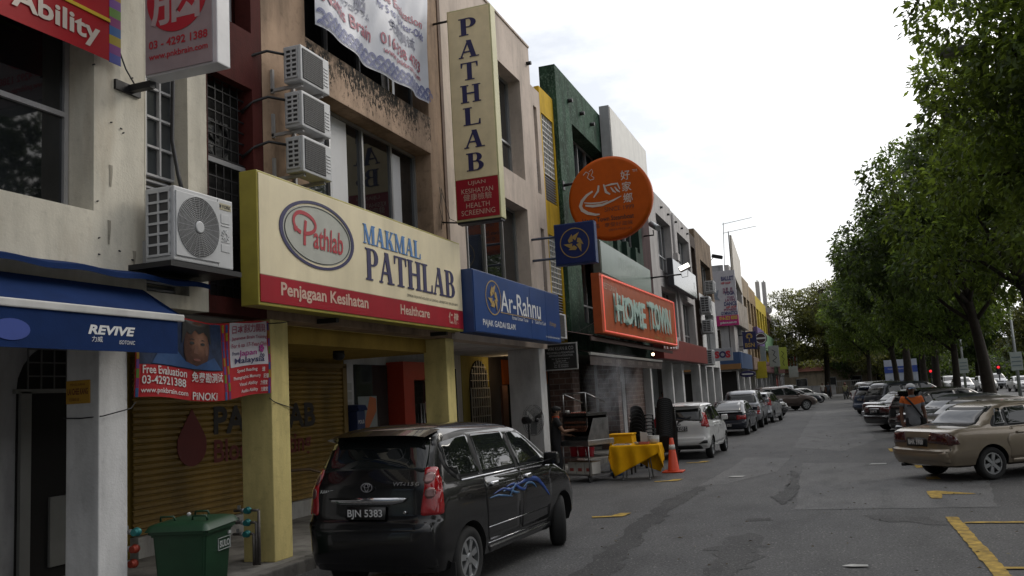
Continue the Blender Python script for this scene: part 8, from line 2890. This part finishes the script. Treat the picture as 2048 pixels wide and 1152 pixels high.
def tree(lab, loc, blobs, crown_me, leafm, r0=.24, lean=(0, 0), htrunk=5.5, seed=0, group=None, name='street_tree', rz=0.0, sc=1.0):
    t = thing(name, lab, 'tree', loc, rz, group)
    ORG[t] = None
    t.scale = (sc,) * 3
    mb = MB()
    top = Vector((lean[0], lean[1], htrunk))
    pts = trunk(mb, (0, 0, -.05), top, r0, r0 * .5, .18, seed)
    g = random.Random(seed)
    for c, r in blobs[::2]:
        c = Vector(c)
        s = pts[g.choice((5, 6, 7, 8))]
        mid = s.lerp(c, .5) + Vector((0, 0, g.uniform(-.2, .5)))
        mb.tube([s, s.lerp(mid, .5) + Vector((g.uniform(-.15, .15), g.uniform(-.15, .15), 0)), mid, mid.lerp(c, .6), c], r0 * .36, 6, .018)
    mb.build('trunk', M_BARK, t, local=True, fix=True)
    c = bpy.data.objects.new('crown', crown_me)
    COL.objects.link(c)
    c.parent = t
    if not crown_me.materials:
        crown_me.materials.append(leafm)
    return t


GTREE = 'street trees along the parked cars'
# nearest tree, trunk just outside the picture
bA = clumps((3.4, 3.9, 4.6), 8.3, 40, 3, .6, 1.45, .2)
tree('big leafy tree nearest the camera filling the upper right corner', (5.75, 22.0, .06), bA, leaves(bA, 44000, .19, 5, fill=.25), M_LEAFA, .26, (.1, 0), 6.0, 1, GTREE)
bB = clumps((3.6, 3.6, 4.0), 7.9, 36, 9, .7, 1.5, .25)
mB = leaves(bB, 26000, .22, 6, fill=.25)
tree('tree with its trunk at the right edge of the picture', (5.75, 30.0, .06), bB, mB, M_LEAFA, .24, (-.2, 0), 5.6, 2, GTREE)
bC = [((c[0] - .95, c[1], c[2]), r) for c, r in clumps((4.2, 3.8, 3.7), 7.7, 36, 14, .6, 1.6, .2)]
mC = leaves(bC, 28000, .22, 7, fill=.25); 
tree('tree with a leaning trunk in front of the white cars on the avenue', (5.55, 37.0, .06), bC, mC, M_LEAFB, .25, (-.75, .2), 6.0, 3, GTREE)
M_LEAFD = leafmat('leaf_bright', (.046, .076, .019), (.17, .24, .035), .42)
bD = clumps((3.7, 3.6, 3.7), 7.0, 30, 21, .7, 1.5, .2)
mD = leaves(bD, 22000, .23, 8)
for i, (lab, x, y, b_, me, lf, rz, sc) in enumerate((('dark tree, second one left of the leaning trunk', 5.4, 45, bD, mD, M_LEAFD, .6, .88), ('tree whose leaning trunk forks, left of centre in the row', 5.3, 52, bC, mC, M_LEAFB, .9, 1.05), ('slim-trunked tree in the middle of the row', 5.4, 60, bD, mD, M_LEAFD, 3.3, 1.08),
                                                   ('thick-trunked tree in front of the blue and white hoarding', 5.4, 72, bC, mC, M_LEAFB, .3, 1.1), ('tree just beyond the hoarding', 5.1, 82, bD, mD, M_LEAFD, 5.2, 1.2), ('small tree beyond the last parked cars', 3.8, 100, bD, mD, M_LEAFD, 1.2, 1.2))):
    tree(lab, (x, y, .06), b_, me, lf, .34 if i == 3 else .22, (-.3, 0), 5.2, 10 + i, GTREE, rz=rz, sc=sc)
tree('unseen street tree beside the camera, added for its reflection and shade', (6.6, 8.5, .06), bB, mB, M_LEAFA, .24, (-.2, 0), 5.6, 71, GTREE, rz=2.0)  # out-of-view tree, added for reflections in the glass and for shade
tree('unseen street tree opposite the yellow columns, added to darken window reflections', (8.4, 14.8, .06), bC, mC, M_LEAFB, .26, (-.2, 0), 5.6, 73, GTREE, rz=3.0, sc=1.25)  # out-of-view tree, added and scaled up so the shop windows reflect dark
tree('unseen street tree behind the camera, added for reflections', (6.4, -1.5, .06), bC, mC, M_LEAFB, .24, (-.2, 0), 5.6, 72, GTREE, rz=2.9)  # out-of-view tree, added for what the glass reflects
# layered tree closing the street
bE = [(c, (r[0] * 1.1, r[1] * 1.1, r[2] * .42)) for c, r in clumps((6.0, 6.0, 5.2), 8.2, 74, 19, 1.0, 1.8, .35)]
g_ = random.Random(4)
for k in range(34):
    z, a = g_.uniform(3.6, 10.5), g_.uniform(0, 6.28)
    q = g_.uniform(4.2, 6.6) * math.sqrt(max(.1, 1 - ((z - 7) / 7.5) ** 2))
    bE.append(((q * math.cos(a), q * math.sin(a), z), (g_.uniform(.9, 1.6), g_.uniform(.9, 1.6), .34)))
mE = leaves(bE, 40000, .27, 12, .15, .5)
tree('tall layered tree closing the end of the street', (-.65, 113, 0), bE, mE, M_LEAFC, .30, (.2, 0), 11.5, 30, name='layered_tree', sc=1.12)
# trees beyond
GF = 'trees beyond the avenue and the street end'
bF = clumps((4.6, 4.6, 4.6), 7.2, 40, 33, 1.2, 2.0, .3)
mF = leaves(bF, 14000, .42, 13)
bG = clumps((5.0, 4.4, 4.0), 6.2, 36, 37, 1.2, 2.0, .3)
mG = leaves(bG, 14000, .42, 14)
ft_ = []
spots = [(-9.5, 132, 1.0), (-4.5, 140, .85), (1.5, 138, .8), (6.5, 134, .95), (12, 142, 1.1), (-16, 142, 1.1), (19, 136, 1.1), (26, 128, 1.15), (26.5, 112, 1.1), (27, 97, 1.1), (27, 84, 1.05), (26.5, 71, 1.05), (27.5, 58, 1.1), (36, 120, 1.4), (37, 98, 1.4), (37, 78, 1.35), (33, 142, 1.4), (45, 140, 1.5), (9.2, 108, .7), (8.6, 118, .8), (-24, 150, 1.4)]
LABS = ['bushy tree right behind the last shophouse', 'low bush-like tree under the gap in the layered tree', 'low tree beside the beige house at the street end', 'round tree left of the small far tree', 'wide tree behind the hoarding', 'tree far behind the shop row', 'tree behind the traffic lights, left', 'tree behind the traffic lights, centre',
        'tree behind the white cars on the avenue, left', 'tree behind the white cars on the avenue, right', 'tree beyond the lamp post with the sign', 'dense tree at the right edge beyond the avenue', 'dark tree nearest beyond the avenue at the right edge', 'tall tree rising behind the avenue row, left', 'tall tree rising behind the avenue row, centre',
        'tall tree rising behind the avenue row, right', 'tall far tree over the crossing', 'farthest tall tree on the right', 'small tree on the verge by the crossing', 'young tree at the end of the verge', 'tree peeping over the far end of the shops']
for i, ((x, y, s), lab) in enumerate(zip(spots, LABS)):
    b_, me, lf = ((bF, mF, M_LEAFB), (bG, mG, M_LEAFC))[i % 2]
    tree(lab, (x, y, 0), b_, me, lf, .28, (.2, 0), 5, 50 + i, GF, 'far_tree', rz=i * 1.3, sc=s)
# hedge mass closing the view low down
mH = leaves([((x, 150 + 4 * math.sin(x), 2.2), (5, 3, 3.2)) for x in range(-60, 80, 5)] + [((40, y, 2.4), (3, 5, 3.6)) for y in range(30, 150, 5)], 52000, .8, 20)
hd = bpy.data.objects.new('hedgerow', mH); COL.objects.link(hd); mH.materials.append(M_LEAFB)
tag(hd, 'dark mass of far greenery closing the view', 'greenery', kind='stuff')
# verge grass
g = np.random.default_rng(3)
n = 9000
px = np.concatenate([g.uniform(7.4, 10.0, n)]); py = g.uniform(14, 110, n) 
v = np.empty((n, 3, 3)); a = g.uniform(0, 6.28, n); hgt = g.uniform(.05, .16, n)
v[:, 0] = np.stack([px - .02 * np.cos(a), py - .02 * np.sin(a), np.full(n, .055)], 1)
v[:, 1] = np.stack([px + .02 * np.cos(a), py + .02 * np.sin(a), np.full(n, .055)], 1)
v[:, 2] = np.stack([px + g.normal(size=n) * .04, py + g.normal(size=n) * .04, .06 + hgt], 1)
me = bpy.data.meshes.new('grass'); me.from_pydata(v.reshape(-1, 3).tolist(), [], np.arange(n * 3).reshape(-1, 3).tolist())
me.materials.append(M_LEAFA)
o = bpy.data.objects.new('grass', me); COL.objects.link(o); tag(o, 'rough short grass on the verge', 'grass', kind='stuff')

# beige house and gate at the end of the street
hs = thing('house', 'low beige house with a reddish roof behind trees at the street end', 'house', (2, 152, 0))
mb = MB(); mb.box(-8, 9, 136.5, 146, 0, 3.4); mb.build('wall', plaster('house_beige', (.33, .28, .21), .2), hs)
mb = MB(); mb.prism([(136, 3.4), (146.5, 3.4), (141, 5.6)], (-8.4, 0, 0), YP, ZP, 17.8); mb.build('roof', mat('house_roof', (.16, .06, .04), .8, var=.3), hs)
mb = MB(); mb.box(1.2, 4.4, 136.1, 136.5, 3.1, 4.2); mb.build('porch_fascia', plaster('porch_grey', (.36, .34, .3), .2), hs)
for x in (-5, -1, 2.5, 6):
    mb = MB(); mb.box(x, x + 1.6, 136.42, 136.49, 1.0, 2.4); w_ = mb.build('window', M_ALU, hs)
    mb = MB(); mb.box(x + .08, x + 1.52, 136.40, 136.43, 1.08, 2.32); mb.build('pane', M_GLASS, w_)
gt_ = thing('gate', 'white barred gate in front of the beige house', 'gate', (2.2, 134, 0))
for k in range(13):
    mb = MB(); mb.box(.6 + k * .25, .64 + k * .25, 134, 134.05, .1, 1.7); mb.build('bar', mat('gate_white', (.4, .4, .4)), gt_)
mb = MB(); mb.box(.5, 3.8, 134.0, 134.06, 1.7, 1.78); mb.build('top_rail', mat('gate_white', (.4, .4, .4)), gt_)
mb = MB(); mb.box(.5, 3.8, 134.0, 134.06, .9, .96); mb.build('mid_rail', mat('gate_white', (.4, .4, .4)), gt_)
wl_ = thing('boundary_wall', 'low grey boundary wall along the street end', 'wall', (-20, 133, 0))
mb = MB(); mb.box(-30, .4, 133.0, 133.2, 0, 1.2); mb.build('wall_panel', P_GREYW, wl_)
mb = MB(); mb.box(-30, .4, 132.96, 133.24, 1.2, 1.28); mb.build('coping', P_GREYW, wl_)

# blue and white hoarding
hb = thing('hoarding', 'big blue and white advertising hoarding between the trunks', 'billboard', (6.5, 95, 0))
mb = MB(); mb.box(5.0, 8.0, 95, 95.12, 1.0, 3.6); mb.build('panel', mat('hoarding_white', (.42, .46, .55), .5), hb)
mb = MB(); mb.box(5.0, 8.0, 94.975, 94.99, 2.3, 2.95); mb.build('blue_band', mat('hoarding_blue', (.04, .08, .34), .5), hb)
mb = MB(); mb.prism(ell(5.5, 1.5, .2, .2), (0, 94.99, 0), XP, ZP, .015); mb.build('seal', mat('hoarding_grey', (.25, .28, .3)), hb)
text('PROJEK', (5.3, 94.97, 2.62), XP, ZP, .5, .14, S_WHT, hb)
text('PEMBANGUNAN', (6.1, 94.97, 2.62), XP, ZP, 1.1, .14, S_WHT, hb)
text('PANDAN INDAH', (5.9, 94.97, 1.4), XP, ZP, 1.8, .18, S_NAVY, hb)
for x in (5.2, 7.8):
    mb = MB(); mb.box(x - .05, x + .05, 95.12, 95.22, 0, 3.5); mb.build('post', M_DARKM, hb)

# lamp posts on the avenue median
def lamp_post(lab, x, y, h, sign=True):
    t = thing('street_lamp', lab, 'street lamp', (x, y, 0), 0, 'lamp posts along the avenue')
    M_POST = mat('post_grey', (.36, .38, .38), .5, .3)
    mb = MB(); mb.cyl((x, y, 0), (x, y, h), .11, .06, n=10); mb.build('pole', M_POST, t)
    for s in (-1, 1):
        mb = MB(); mb.tube([(x, y, h - .1), (x + s * .5, y, h + .7), (x + s * 1.5, y, h + 1.0)], .045, 8); mb.build('arm', M_POST, t)
        mb = MB(); mb.sph((x + s * 1.75, y, h + 1.0), .2, (1.7, .7, .4)); mb.build('lamp_head', M_POST, t)
    if sign:
        mb = MB(); mb.box(x - .32, x + .32, y - .12, y - .07, 1.9, 3.0, .01); sg = mb.build('sign_plate', mat('bunting_grey', (.36, .40, .38), .6), t)
        for k in range(3):
            mb = MB(); mb.box(x - .25, x + .25, y - .13, y - .121, 2.15 + k * .25, 2.22 + k * .25); mb.build('print_line', mat('print_slate', (.15, .2, .22)), sg)
lamp_post('twin-arm lamp post at the right edge with a grey sign plate', 10.5, 60, 6.0)
lamp_post('twin-arm lamp post behind the trees with a grey sign plate', 9.4, 74, 6.8)
lamp_post('twin-arm lamp post farther off, without a sign plate', 9.0, 100, 7.2, False)
# street lamp head among the leaves
sl_ = thing('street_lamp', 'grey street lamp head poking out of the near tree', 'street lamp', (7.2, 20.6, 0), 0, None)
M_POST = mat('post_grey', (.36, .38, .38))
mb = MB(); mb.cyl((7.2, 20.6, 0), (7.2, 20.6, 8.4), .1, .06, n=10); mb.build('pole', M_POST, sl_)
mb = MB(); mb.tube([(7.2, 20.6, 8.4), (6.4, 20.6, 8.95), (4.9, 20.6, 8.95), (3.6, 20.6, 8.9)], .04, 8); mb.build('arm', M_POST, sl_)
mb = MB(); mb.sph((3.25, 20.6, 8.9), .21, (2.1, .8, .5), 16, 10); mb.build('lamp_head', mat('lamp_head_grey', (.22, .22, .23), .5), sl_)
mb = MB(); mb.sph((3.15, 20.6, 8.83), .15, (1.8, .8, .45), 12, 8); mb.build('lens', mat('lens_dull', (.3, .3, .28), .3), sl_)
# traffic lights at red
for lab, x, y, z in (('red traffic light left, near the hoarding', 10.2, 106, 2.1), ('red traffic light beside the leaning trunk', 16.8, 106, 2.1), ('red traffic light farthest right', 20.6, 106, 2.2)):
    t = thing('traffic_light', lab, 'traffic light', (x, y, 0), 0, 'traffic lights at the crossing')
    mb = MB(); mb.cyl((x, y, 0), (x, y, z - .5), .07, n=8); mb.build('post', M_DARKM, t)
    mb = MB(); mb.box(x - .2, x + .2, y, y + .2, z - .55, z + .45, .03); mb.build('lamp_box', M_DARKM, t)
    mb = MB(); mb.lathe([(.04, 0), (.14, .01), (.14, .03)], (x, y - .05, z + .2), 'y', 16); mb.build('red_lens', mat('signal_red', (1, .03, .04), .4, emit=1.0, var=0), t)
    for q in (0, -.3):
        mb = MB(); mb.lathe([(.05, 0), (.13, .01), (.13, .03)], (x, y - .05, z - .1 + q), 'y', 16); mb.build('dark_lens', M_RIMD, t)

# overhead cables at the restaurant
cb = thing('cable', 'thin cable strung from the blue sign end down to the restaurant roof', 'cable', (-6, 21, 3.5))
mb = MB(); mb.tube([(-6.3, 20.2, 3.55), (-6.2, 21.2, 3.45), (-6.1, 22.2, 3.6), (-5.9, 23.5, 3.95)], .008, 5); mb.build('cable_run', M_DARKM, cb)
